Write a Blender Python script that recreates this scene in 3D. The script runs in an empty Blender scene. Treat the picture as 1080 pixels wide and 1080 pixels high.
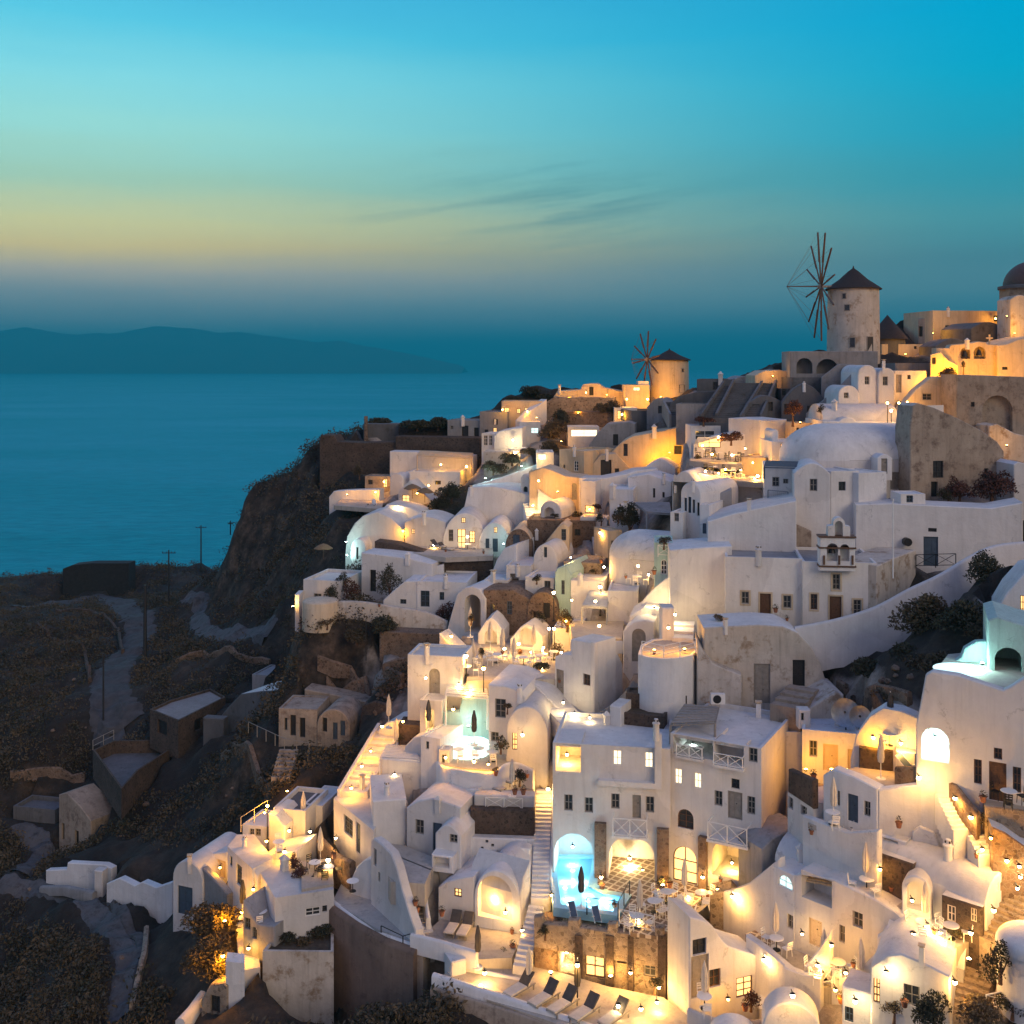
import bpy, bmesh, math, random
import numpy as np
from mathutils import Vector, noise, Matrix
from mathutils.geometry import tessellate_polygon
R = random.Random(11)
F = 1158.0; CZ = 130.0; HY = 385.0
SC = bpy.context.scene
COL = SC.collection
pi = math.pi

# ------------------------------------------------------------------ points
def P(px, py, Y):
    return Vector(((px-540)*Y/F, Y, CZ-(py-HY)*Y/F))
def PZ(px, py, z):
    Y = F*(CZ-z)/(py-HY)
    return Vector(((px-540)*Y/F, Y, z))

# ------------------------------------------------------------------ materials
MATS = {}
def newmat(name):
    m = bpy.data.materials.new(name); m.use_nodes = True
    nt = m.node_tree; nt.nodes.clear()
    out = nt.nodes.new('ShaderNodeOutputMaterial'); b = nt.nodes.new('ShaderNodeBsdfPrincipled')
    nt.links.new(b.outputs[0], out.inputs[0])
    MATS[name] = m
    return m, nt, b
def nd(nt, typ, **kw):
    n = nt.nodes.new(typ)
    for k, v in kw.items(): setattr(n, k, v)
    return n
def noise_node(nt, scale, detail=5, rough=.6, vec=None):
    n = nd(nt, 'ShaderNodeTexNoise'); n.inputs['Scale'].default_value = scale
    n.inputs['Detail'].default_value = detail; n.inputs['Roughness'].default_value = rough
    if vec is not None: nt.links.new(vec, n.inputs['Vector'])
    return n
def ramp(nt, fac, stops):
    r = nd(nt, 'ShaderNodeValToRGB'); e = r.color_ramp.elements
    while len(e) < len(stops): e.new(.5)
    for i, (p, c) in enumerate(stops):
        e[i].position = p; e[i].color = (c[0], c[1], c[2], 1) if not isinstance(c, float) else (c, c, c, 1)
    nt.links.new(fac, r.inputs[0]); return r
def mixc(nt, fac, a, b, mode='MIX'):
    m = nd(nt, 'ShaderNodeMix', data_type='RGBA', blend_type=mode)
    for s, v in ((0, fac), (6, a), (7, b)):
        if hasattr(v, 'is_linked'): nt.links.new(v, m.inputs[s])
        else: m.inputs[s].default_value = v if s == 0 else (v[0], v[1], v[2], 1)
    return m.outputs[2]
def pos(nt):
    return nd(nt, 'ShaderNodeNewGeometry').outputs['Position']
def bump(nt, b, h, strength=.3, dist=.05):
    n = nd(nt, 'ShaderNodeBump'); n.inputs['Strength'].default_value = strength; n.inputs['Distance'].default_value = dist
    nt.links.new(h, n.inputs['Height']); nt.links.new(n.outputs[0], b.inputs['Normal'])

def plaster(name, c0, c1, stain=None, st_lo=.58, st_hi=.7, sscale=.5):
    m, nt, b = newmat(name); p = pos(nt)
    n1 = noise_node(nt, .35, 6, .65, p)
    mp = nd(nt, 'ShaderNodeMapping'); mp.inputs['Scale'].default_value = (1.6, 1.6, .35); nt.links.new(p, mp.inputs[0])
    n2 = noise_node(nt, 1.2, 5, .7, mp.outputs[0])
    oi = nd(nt, 'ShaderNodeObjectInfo')
    r1 = ramp(nt, n1.outputs[0], [(.3, c1), (.68, c0)])
    r2 = ramp(nt, n2.outputs[0], [(.32, .80), (.62, 1.)])
    col = mixc(nt, .45 if name.startswith('pl') else .8, r1.outputs[0], r2.outputs[0], 'MULTIPLY')
    rv = ramp(nt, oi.outputs['Random'], [(0, (.86, .85, .84)), (.5, (1., .985, .96)), (1, (.95, .97, 1.))])
    col = mixc(nt, 1., col, rv.outputs[0], 'MULTIPLY')
    # hand-laid coats: patches of newer wash, hairline cracks, run-off streaks
    vp = nd(nt, 'ShaderNodeTexVoronoi'); vp.inputs['Scale'].default_value = .42; wv = nd(nt, 'ShaderNodeMix', data_type='VECTOR'); wv.inputs[0].default_value = .45
    nw = noise_node(nt, .8, 3, .6, p); nt.links.new(p, wv.inputs[4]); nt.links.new(nw.outputs['Color'], wv.inputs[5]); nt.links.new(wv.outputs[1], vp.inputs['Vector'])
    rp_ = ramp(nt, vp.outputs['Color'], [(.1, .82), (.5, .95), (.9, 1.04)]); col = mixc(nt, .6, col, rp_.outputs[0], 'MULTIPLY')
    vc = nd(nt, 'ShaderNodeTexVoronoi', feature='DISTANCE_TO_EDGE'); vc.inputs['Scale'].default_value = .55; wc = nd(nt, 'ShaderNodeMix', data_type='VECTOR'); wc.inputs[0].default_value = .6
    nc = noise_node(nt, 1.7, 5, .7, p); nt.links.new(p, wc.inputs[4]); nt.links.new(nc.outputs['Color'], wc.inputs[5]); nt.links.new(wc.outputs[1], vc.inputs['Vector'])
    rc_ = ramp(nt, vc.outputs['Distance'], [(.004, 1.), (.012, 0.)]); rm_ = ramp(nt, nw.outputs[0], [(.5, 0.), (.62, .55)])
    ck = nd(nt, 'ShaderNodeMath', operation='MULTIPLY'); nt.links.new(rc_.outputs[0], ck.inputs[0]); nt.links.new(rm_.outputs[0], ck.inputs[1])
    col = mixc(nt, ck.outputs[0], col, tuple(x*.45 for x in c1))
    ms = nd(nt, 'ShaderNodeMapping'); ms.inputs['Scale'].default_value = (3.4, 3.4, .16); nt.links.new(p, ms.inputs[0]); ns = noise_node(nt, 1., 4, .6, ms.outputs[0])
    rs_ = ramp(nt, ns.outputs[0], [(.30, .66), (.46, 1.)]); col = mixc(nt, .26 if name.startswith('pl') else .6, col, rs_.outputs[0], 'MULTIPLY')
    if stain:
        n3 = noise_node(nt, sscale, 8, .72, p)
        r3 = ramp(nt, n3.outputs[0], [(st_lo, 0.), (st_hi, 1.)])
        col = mixc(nt, r3.outputs[0], col, stain)
    nt.links.new(col, b.inputs['Base Color']); b.inputs['Roughness'].default_value = .9
    n4 = noise_node(nt, 5, 6, .65, p); n5 = noise_node(nt, .9, 3, .5, p)
    hs = nd(nt, 'ShaderNodeMath', operation='MULTIPLY_ADD'); hs.inputs[1].default_value = 3.; nt.links.new(n5.outputs[0], hs.inputs[0]); nt.links.new(n4.outputs[0], hs.inputs[2])
    bump(nt, b, hs.outputs[0], .32, .07)
    return m
def masonry(name, stone, stone2, mortar, scale=3.2, msize=.09):
    m, nt, b = newmat(name); p = pos(nt)
    wob = noise_node(nt, 2.5, 2, .5, p)
    add = nd(nt, 'ShaderNodeMix', data_type='VECTOR'); add.inputs[0].default_value = .12
    nt.links.new(p, add.inputs[4]); nt.links.new(wob.outputs['Color'], add.inputs[5])
    v = nd(nt, 'ShaderNodeTexVoronoi', feature='DISTANCE_TO_EDGE'); v.inputs['Scale'].default_value = scale
    nt.links.new(add.outputs[1], v.inputs['Vector'])
    v2 = nd(nt, 'ShaderNodeTexVoronoi'); v2.inputs['Scale'].default_value = scale; nt.links.new(add.outputs[1], v2.inputs['Vector'])
    rc = ramp(nt, v2.outputs['Color'], [(.15, stone), (.5, stone2), (.85, tuple(x*.6 for x in stone))])
    rm = ramp(nt, v.outputs['Distance'], [(msize*.4, 0.), (msize, 1.)])
    n = noise_node(nt, .6, 4, .6, p); rn = ramp(nt, n.outputs[0], [(.3, .65), (.7, 1.15)])
    col = mixc(nt, rm.outputs[0], mortar, rc.outputs[0]); col = mixc(nt, 1., col, rn.outputs[0], 'MULTIPLY')
    nt.links.new(col, b.inputs['Base Color']); b.inputs['Roughness'].default_value = .92
    bump(nt, b, rm.outputs[0], .6, .05); return m
def simple(name, c, rough=.6, metal=0., var=.18, scale=4, emit=None):
    m, nt, b = newmat(name); p = pos(nt)
    n = noise_node(nt, scale, 5, .6, p)
    r = ramp(nt, n.outputs[0], [(.3, tuple(x*(1-var) for x in c)), (.7, tuple(min(1, x*(1+var)) for x in c))])
    nt.links.new(r.outputs[0], b.inputs['Base Color']); b.inputs['Roughness'].default_value = rough; b.inputs['Metallic'].default_value = metal
    if emit:
        b.inputs['Emission Color'].default_value = (*emit[0], 1); b.inputs['Emission Strength'].default_value = emit[1]
    return m

plaster('pl', (.82, .805, .79), (.71, .695, .68), (.42, .35, .28), .66, .80, .45)
plaster('plroof', (.80, .79, .77), (.62, .61, .59), (.40, .37, .33), .64, .80, .5)
plaster('old', (.66, .60, .53), (.52, .46, .39), (.30, .22, .15), .52, .64, .8)
plaster('cream', (.70, .58, .42), (.60, .47, .32), (.36, .27, .18), .62, .78, .5)  # true cream on many parts; on floodlit ridge walls it carries lamp amber
plaster('ruin', (.47, .39, .31), (.34, .27, .21), (.17, .12, .09), .5, .66, 1.1)
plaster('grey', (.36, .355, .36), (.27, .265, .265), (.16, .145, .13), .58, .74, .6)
plaster('dkshadepl', (.17, .17, .18), (.12, .12, .125), (.07, .065, .06), .55, .7, .6)  # dark plaster; on dim upper houses and steps it stands for shade
plaster('tealpl', (.50, .70, .66), (.42, .62, .58))  # teal plaster; on walls labelled teal lit it holds that light's tint
masonry('stone', (.17, .105, .07), (.25, .165, .11), (.24, .18, .13), 5.2)
masonry('dkstone', (.075, .05, .04), (.12, .08, .058), (.10, .075, .058), 6)
masonry('ltstone', (.26, .195, .14), (.38, .30, .22), (.36, .29, .22), 4.6)
masonry('paving', (.42, .37, .31), (.50, .45, .38), (.62, .57, .5), 1.6, .05)
plaster('floor', (.52, .48, .43), (.42, .38, .33), (.3, .26, .22), .6, .75, .7)
plaster('floorblue', (.46, .48, .5), (.36, .38, .4))
simple('wood', (.115, .055, .028), .55, 0, .3, 9)
simple('woodgrey', (.27, .245, .215), .6)
simple('woodblue', (.06, .09, .13), .5)
simple('woodblack', (.025, .024, .026), .5)
simple('white', (.78, .77, .74), .5, 0, .05)
simple('glass', (.045, .047, .05), .12, 0, .3)
simple('metal', (.03, .03, .033), .45, .6)
simple('galv', (.35, .36, .37), .4, .8)
simple('fabric', (.62, .55, .46), .9, 0, .1)
simple('fabricdk', (.07, .062, .058), .9, 0, .2)
simple('terracotta', (.30, .12, .06), .8)
plaster('brownwall', (.25, .175, .13), (.16, .11, .085), (.09, .06, .05), .55, .72, .9)
simple('thatch', (.22, .14, .075), .95, 0, .35, 14)
simple('darkroof', (.035, .025, .022), .9, 0, .4, 6)
simple('silhouette_stone', (.020, .021, .023), .95, 0, .3, 2)  # near-black silhouette of the ridge ruin put into its base colour
simple('dome', (.10, .055, .042), .6, 0, .2)
simple('soil', (.07, .052, .036), .95, 0, .45, 2.5)
simple('poolt', (.34, .62, .74), .3, 0, .08)
simple('litwarm', (.8, .6, .35), .4, 0, .1, 2, ((1., .58, .20), 1.5))
simple('litwhite', (.8, .8, .8), .4, 0, .1, 2, ((1., .76, .42), 1.7))
simple('litcyan', (.7, .9, .9), .4, 0, .1, 2, ((.62, .95, .92), 1.1))
simple('globe', (.9, .8, .6), .4, 0, 0, 2, ((1., .70, .32), 55.))
simple('globegold', (.9, .7, .4), .4, 0, 0, 2, ((1., .58, .14), 40.))
simple('globecool', (.9, .9, .9), .4, 0, 0, 2, ((.8, 1., .95), 40.))
for nm, a, b_ in (('leaf', (.026, .029, .015), (.070, .060, .032)), ('leafdry', (.060, .045, .025), (.125, .088, .045)), ('leafred', (.07, .03, .02), (.12, .045, .03)), ('scrub', (.040, .036, .024), (.125, .092, .052))):
    m, nt, b = newmat(nm); p = pos(nt); n = noise_node(nt, .35, 4, .7, p)
    n2 = noise_node(nt, 7, 3, .6, p)
    r = ramp(nt, n.outputs[0], [(.32, a), (.66, b_)])
    r2 = ramp(nt, n2.outputs[0], [(.3, .55), (.7, 1.3)])
    nt.links.new(mixc(nt, 1., r.outputs[0], r2.outputs[0], 'MULTIPLY'), b.inputs['Base Color']); b.inputs['Roughness'].default_value = .85
# water of a pool: mostly clear with a reflecting skin
m, nt, b = newmat('poolwater'); nt.nodes.remove(b)
out = [n for n in nt.nodes if n.type == 'OUTPUT_MATERIAL'][0]
tr = nd(nt, 'ShaderNodeBsdfTransparent'); tr.inputs[0].default_value = (.72, .93, 1, 1)
gl = nd(nt, 'ShaderNodeBsdfGlossy'); gl.inputs['Roughness'].default_value = .16
fr = nd(nt, 'ShaderNodeFresnel'); fr.inputs[0].default_value = 1.33
nz = noise_node(nt, 2.2, 3, .5, pos(nt)); bp = nd(nt, 'ShaderNodeBump'); bp.inputs['Strength'].default_value = .15
nt.links.new(nz.outputs[0], bp.inputs['Height']); nt.links.new(bp.outputs[0], gl.inputs['Normal']); nt.links.new(bp.outputs[0], fr.inputs['Normal'])
tl = nd(nt, 'ShaderNodeBsdfTranslucent'); tl.inputs[0].default_value = (.62, .92, 1, 1); m0 = nd(nt, 'ShaderNodeMixShader'); m0.inputs[0].default_value = .62; nt.links.new(tr.outputs[0], m0.inputs[1]); nt.links.new(tl.outputs[0], m0.inputs[2])
mx = nd(nt, 'ShaderNodeMixShader'); nt.links.new(fr.outputs[0], mx.inputs[0]); nt.links.new(m0.outputs[0], mx.inputs[1]); nt.links.new(gl.outputs[0], mx.inputs[2])
nt.links.new(mx.outputs[0], out.inputs[0])
# criss-cross paved floor
m, nt, b = newmat('lattice'); p = pos(nt)
mp = nd(nt, 'ShaderNodeMapping'); mp.inputs['Rotation'].default_value = (0, 0, .62); nt.links.new(p, mp.inputs[0])
br = nd(nt, 'ShaderNodeTexBrick'); br.offset = 0.; br.inputs['Scale'].default_value = 1.; br.inputs['Brick Width'].default_value = .55; br.inputs['Row Height'].default_value = .55
br.inputs['Mortar Size'].default_value = .07; br.inputs['Color1'].default_value = (.16, .11, .075, 1); br.inputs['Color2'].default_value = (.22, .15, .1, 1); br.inputs['Mortar'].default_value = (.55, .48, .38, 1)
nt.links.new(mp.outputs[0], br.inputs['Vector']); nt.links.new(br.outputs[0], b.inputs['Base Color']); b.inputs['Roughness'].default_value = .8

# ------------------------------------------------------------------ mesh builder
class Fr:
    """facade frame: u along, w into the building, z up; o is the base point"""
    def __init__(s, A, B):
        s.o = Vector(A); d = Vector((B[0]-A[0], B[1]-A[1], 0)); s.W = d.length; s.u = d.normalized()
        s.w = Vector((-s.u.y, s.u.x, 0))
    def p(s, u, w, z): return s.o + s.u*u + s.w*w + Vector((0, 0, z))
    def pix(s, px, py, w=0.):
        d = Vector(((px-540)/F, 1., -(py-HY)/F)); n = s.w
        q = s.o + s.w*w - Vector((0, 0, CZ))
        t = q.dot(n)/d.dot(n); h = Vector((0, 0, CZ)) + d*t - s.o
        return (h.dot(s.u), h.z)

class MB:
    def __init__(s): s.v = []; s.f = []; s.mi = []
    def add(s, vs, fs, m=0):
        n = len(s.v); s.v += [Vector(v) for v in vs]
        for f in fs: s.f.append(tuple(i+n for i in f)); s.mi.append(m)
    def quad(s, a, b, c, d, m=0): s.add([a, b, c, d], [(0, 1, 2, 3)], m)
    def boxp(s, c8, m=0):
        s.add(c8, [(0, 3, 2, 1), (4, 5, 6, 7), (0, 1, 5, 4), (1, 2, 6, 5), (2, 3, 7, 6), (3, 0, 4, 7)], m)
    def fbox(s, fr, u0, u1, w0, w1, z0, z1, m=0):
        s.boxp([fr.p(u0, w0, z0), fr.p(u1, w0, z0), fr.p(u1, w1, z0), fr.p(u0, w1, z0), fr.p(u0, w0, z1), fr.p(u1, w0, z1), fr.p(u1, w1, z1), fr.p(u0, w1, z1)], m)
    def box(s, x0, x1, y0, y1, z0, z1, m=0):
        s.boxp([(x0, y0, z0), (x1, y0, z0), (x1, y1, z0), (x0, y1, z0), (x0, y0, z1), (x1, y0, z1), (x1, y1, z1), (x0, y1, z1)], m)
    def tube(s, a, b, r0, r1=None, n=7, m=0):
        a = Vector(a); b = Vector(b); r1 = r0 if r1 is None else r1
        d = (b-a).normalized(); x = d.orthogonal().normalized(); y = d.cross(x)
        vs = [a+(x*math.cos(t)+y*math.sin(t))*r0 for t in [2*pi*i/n for i in range(n)]] + [b+(x*math.cos(t)+y*math.sin(t))*r1 for t in [2*pi*i/n for i in range(n)]]
        s.add(vs, [(i, (i+1) % n, n+(i+1) % n, n+i) for i in range(n)]+[tuple(range(n-1, -1, -1)), tuple(range(n, 2*n))], m)
    def lathe(s, c, prof, n=20, a0=0., a1=2*pi, m=0):
        c = Vector(c); full = abs(a1-a0-2*pi) < 1e-4; k = n if full else n+1
        vs = []
        for r, z in prof:
            for i in range(k):
                t = a0+(a1-a0)*i/n; vs.append(c+Vector((max(r, 1e-4)*math.cos(t), max(r, 1e-4)*math.sin(t), z)))
        fs = []
        for j in range(len(prof)-1):
            for i in range(n):
                i2 = (i+1) % k; fs.append((j*k+i, j*k+i2, (j+1)*k+i2, (j+1)*k+i))
        s.add(vs, fs, m)
    def prism(s, pts, z0, z1, m=0):
        n = len(pts); vs = [(p[0], p[1], z0) for p in pts]+[(p[0], p[1], z1) for p in pts]
        tri = tessellate_polygon([[Vector((p[0], p[1], 0)) for p in pts]])
        s.add(vs, [(i, (i+1) % n, n+(i+1) % n, n+i) for i in range(n)]+[tuple(i+n for i in t) for t in tri], m)
    def ico(s, c, r, m=0, sq=1.):
        s.lathe(c, [(r*math.sin(pi*i/6), -r*sq*math.cos(pi*i/6)) for i in range(7)], 10, m=m)
    def build(s, name, mats, parent=None, origin=None, ang=35):
        o3 = Vector(origin) if origin is not None else (parent['_o'] if parent is not None and '_o' in parent else Vector((0, 0, 0)))
        o3 = Vector(o3)
        me = bpy.data.meshes.new(name)
        me.from_pydata([tuple(v-o3) for v in s.v], [], s.f)
        for m in (mats if isinstance(mats, (list, tuple)) else [mats]): me.materials.append(MATS[m])
        if any(s.mi): me.polygons.foreach_set('material_index', s.mi)
        if len(s.f) < 60000:
            bm = bmesh.new(); bm.from_mesh(me); bmesh.ops.remove_doubles(bm, verts=bm.verts, dist=.0008)
            bmesh.ops.recalc_face_normals(bm, faces=bm.faces)
            if name in ('water', 'sea_water'):
                for f in bm.faces:
                    if f.normal.z < 0: f.normal_flip()
            bm.to_mesh(me); bm.free()
        me.polygons.foreach_set('use_smooth', [True]*len(me.polygons))
        me.set_sharp_from_angle(angle=math.radians(ang))
        ob = bpy.data.objects.new(name, me); COL.objects.link(ob)
        if parent is not None: ob.parent = parent
        else: ob.location = o3
        return ob

LABELS = {}
def tag(o, label, cat, group=None, kind='thing'):
    if label in LABELS and group is None: print('DUPLABEL', label)
    LABELS[label] = 1
    n = len(label.split())
    if not 4 <= n <= 16: print('LABELLEN', n, label)
    o['label'] = label; o['category'] = cat; o['kind'] = kind
    if group: o['group'] = group
    return o
def empty(name, loc):
    o = bpy.data.objects.new(name, None); COL.objects.link(o); o.location = loc; o.empty_display_size = .3
    o['_o'] = tuple(loc); return o
def struct(o): o['kind'] = 'structure'; return o
def dup(root, loc, rz=0., sc=1.):
    r = root.copy(); COL.objects.link(r); r.location = loc; r.rotation_euler = (0, 0, rz); r.scale = (sc, sc, sc)
    for ch in root.children:
        c = ch.copy(); COL.objects.link(c); c.parent = r
        for g in ch.children:
            d = g.copy(); COL.objects.link(d); d.parent = c
    return r

# ------------------------------------------------------------------ ground bookkeeping
CTRL = []      # terrain control points
FOOT = []      # (polygon, z) the ground must stay below
TOWN = []
def ctrl(p, dz=0.): CTRL.append((p[0], p[1], p[2]+dz))
def foot(pts, z): FOOT.append(([(p[0], p[1]) for p in pts], z))

# ------------------------------------------------------------------ houses
def inset(poly, r):
    n = len(poly); out = []
    for i in range(n):
        a = Vector(poly[i-1]); b = Vector(poly[i]); c = Vector(poly[(i+1) % n])
        d1 = (b-a).normalized(); d2 = (c-b).normalized()
        n1 = Vector((-d1.y, d1.x)); n2 = Vector((-d2.y, d2.x))
        k = n1+n2; L = k.length_squared
        off = k*(2*r/L) if L > .15 else n1*r
        if off.length > 3*r: off = off.normalized()*3*r
        out.append(tuple(b+off))
    return out
def arch_pts(x0, z0, x1, z1, n=10, rise=None):
    w = (x1-x0)/2; h = min(w if rise is None else rise, (z1-z0)*.95); zs = z1-h
    pts = [(x0, z0), (x1, z0)]
    for i in range(n+1):
        t = pi*i/n; pts.append(((x0+x1)/2+w*math.cos(t), zs+h*math.sin(t)))
    return pts
FEATK = {   # kind: (depth, leaf material, glass material)
    'w': (.2, 'woodgrey', 'glass'), 'wb': (.2, 'woodblue', 'glass'), 'ww': (.16, 'white', 'glass'), 'wk': (.25, 'woodblack', 'glass'), 'wl': (.14, 'wood', 'litwarm'),
    'wL': (.14, 'white', 'litwhite'), 'wc': (.14, 'white', 'litcyan'), 'ws': (.12, 'fabric', 'glass'), 'wn': (.22, 'wood', 'glass'),
    'd': (.18, 'wood', None), 'dg': (.18, 'woodgrey', None), 'db': (.18, 'woodblue', None), 'dk': (.3, 'woodblack', None), 'dc': (.16, 'cream', None), 'dl': (.2, 'wood', 'litwarm'), 'dw': (.16, 'white', 'glass'),
    'o': (1.6, None, None), 'os': (.7, None, None), 'od': (3.2, None, None)}
def facade(mb, fr, outline, feats, zlo=None):
    """front skin of a wall with real openings; returns the openings"""
    ring = [Vector((u, z, 0)) for u, z in outline]; holes = []; ops = []
    us = [p[0] for p in outline]; zs = [p[1] for p in outline]
    for ft in feats:
        k, x0, y0, x1, y1 = ft[:5]; opt = ft[5] if len(ft) > 5 else ''
        ym = (y0+y1)/2; xm = (x0+x1)/2
        u0 = fr.pix(x0, ym)[0]; u1 = fr.pix(x1, ym)[0]; z0 = fr.pix(xm, y1)[1]; z1 = fr.pix(xm, y0)[1]
        if u0 > u1: u0, u1 = u1, u0
        u0 = max(u0, min(us)+.06); u1 = min(u1, max(us)-.06); z1 = min(z1, max(zs)-.06)
        if u1-u0 < .15 or z1-z0 < .15: continue
        hp = arch_pts(u0, z0, u1, z1) if 'a' in opt else [(u0, z0), (u1, z0), (u1, z1), (u0, z1)]
        holes.append(hp); ops.append((k, opt, u0, z0, u1, z1, hp))
    loops = [ring]+[[Vector((u, z, 0)) for u, z in h] for h in holes]
    flat = [v for l in loops for v in l]
    tri = tessellate_polygon(loops)
    mb.add([fr.p(v.x, 0, v.y) for v in flat], tri)
    for k, opt, u0, z0, u1, z1, hp in ops:
        dep = FEATK[k][0]; n = len(hp)
        for i in range(n):
            a = hp[i]; b = hp[(i+1) % n]
            mb.quad(fr.p(a[0], 0, a[1]), fr.p(b[0], 0, b[1]), fr.p(b[0], dep, b[1]), fr.p(a[0], dep, a[1]))
        t = tessellate_polygon([[Vector((u, z, 0)) for u, z in hp]])
        mb.add([fr.p(u, dep, z) for u, z in hp], t)
    return ops
def openings(root, fr, ops):
    for k, opt, u0, z0, u1, z1, hp in ops:
        dep, leaf, gl = FEATK[k]
        if leaf is None: continue
        w = u1-u0; h = z1-z0; y0 = dep-.05; arch = 'a' in opt
        mb = MB(); b = min(.07, w*.14)
        inn = inset(hp, b)
        n = len(hp)
        for i in range(n):
            j = (i+1) % n
            mb.quad(fr.p(*[hp[i][0], y0-.04, hp[i][1]]), fr.p(hp[j][0], y0-.04, hp[j][1]), fr.p(inn[j][0], y0-.04, inn[j][1]), fr.p(inn[i][0], y0-.04, inn[i][1]))
            mb.quad(fr.p(inn[i][0], y0-.04, inn[i][1]), fr.p(inn[j][0], y0-.04, inn[j][1]), fr.p(inn[j][0], y0+.02, inn[j][1]), fr.p(inn[i][0], y0+.02, inn[i][1]))
        if k[0] == 'd':
            t = tessellate_polygon([[Vector((u, z, 0)) for u, z in inn]])
            um = (u0+u1)/2
            if gl is None:
                mb.add([fr.p(u, y0, z) for u, z in inn], t)
                for (a, c) in ((u0+b, um-.02), (um+.02, u1-b)):
                    for (e, g) in ((.06, .42), (.47, .90)):
                        if c-a > .12: mb.fbox(fr, a+.06, c-.06, y0-.025, y0, z0+h*e, z0+h*g)
                d = mb.build('door', leaf, root)
            else:
                mb.fbox(fr, um-.03, um+.03, y0-.035, y0+.01, z0+b, z1-b-.02)
                for q in (.3, .6): mb.fbox(fr, u0+b, u1-b, y0-.03, y0+.01, z0+h*q-.03, z0+h*q+.03)
                d = mb.build('door', leaf, root)
                g = MB(); g.add([fr.p(u, y0+.012, z) for u, z in inn], t); g.build('pane', gl, d, root['_o'])
            kn = MB(); kn.ico(fr.p(um+.09, y0-.06, z0+1.0), .035); kn.build('handle', 'metal', d, root['_o'])
        else:
            um = (u0+u1)/2
            if k != 'wk' or w > .5: mb.fbox(fr, um-.025, um+.025, y0-.035, y0+.01, z0+b, z1-b-.01)
            for q in ((.5,) if h < 1.1 else (.34, .67)): mb.fbox(fr, u0+b, u1-b, y0-.03, y0+.01, z0+h*q-.02, z0+h*q+.02)
            if 's' in opt:   # sill
                mb.fbox(fr, u0-.08, u1+.08, -.07, .0, z0-.08, z0-.01)
            d = mb.build('window', leaf, root)
            g = MB(); t = tessellate_polygon([[Vector((u, z, 0)) for u, z in inn]])
            g.add([fr.p(u, y0+.012, z) for u, z in inn], t); g.build('pane', gl, d, root['_o'])
        if 't' in opt:   # raised surround
            sm = MB(); q = .13
            sm.fbox(fr, u0-q, u0-.005, -.045, .0, z0 if k[0] == 'd' else z0-q, z1+q); sm.fbox(fr, u1+.005, u1+q, -.045, 0, z0 if k[0] == 'd' else z0-q, z1+q)
            sm.fbox(fr, u0-.004, u1+.004, -.042, 0, z1+.005, z1+q)
            if k[0] != 'd': sm.fbox(fr, u0-.004, u1+.004, -.042, 0, z0-q, z0-.005)
            sm.build('surround', 'cream', root)

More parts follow.
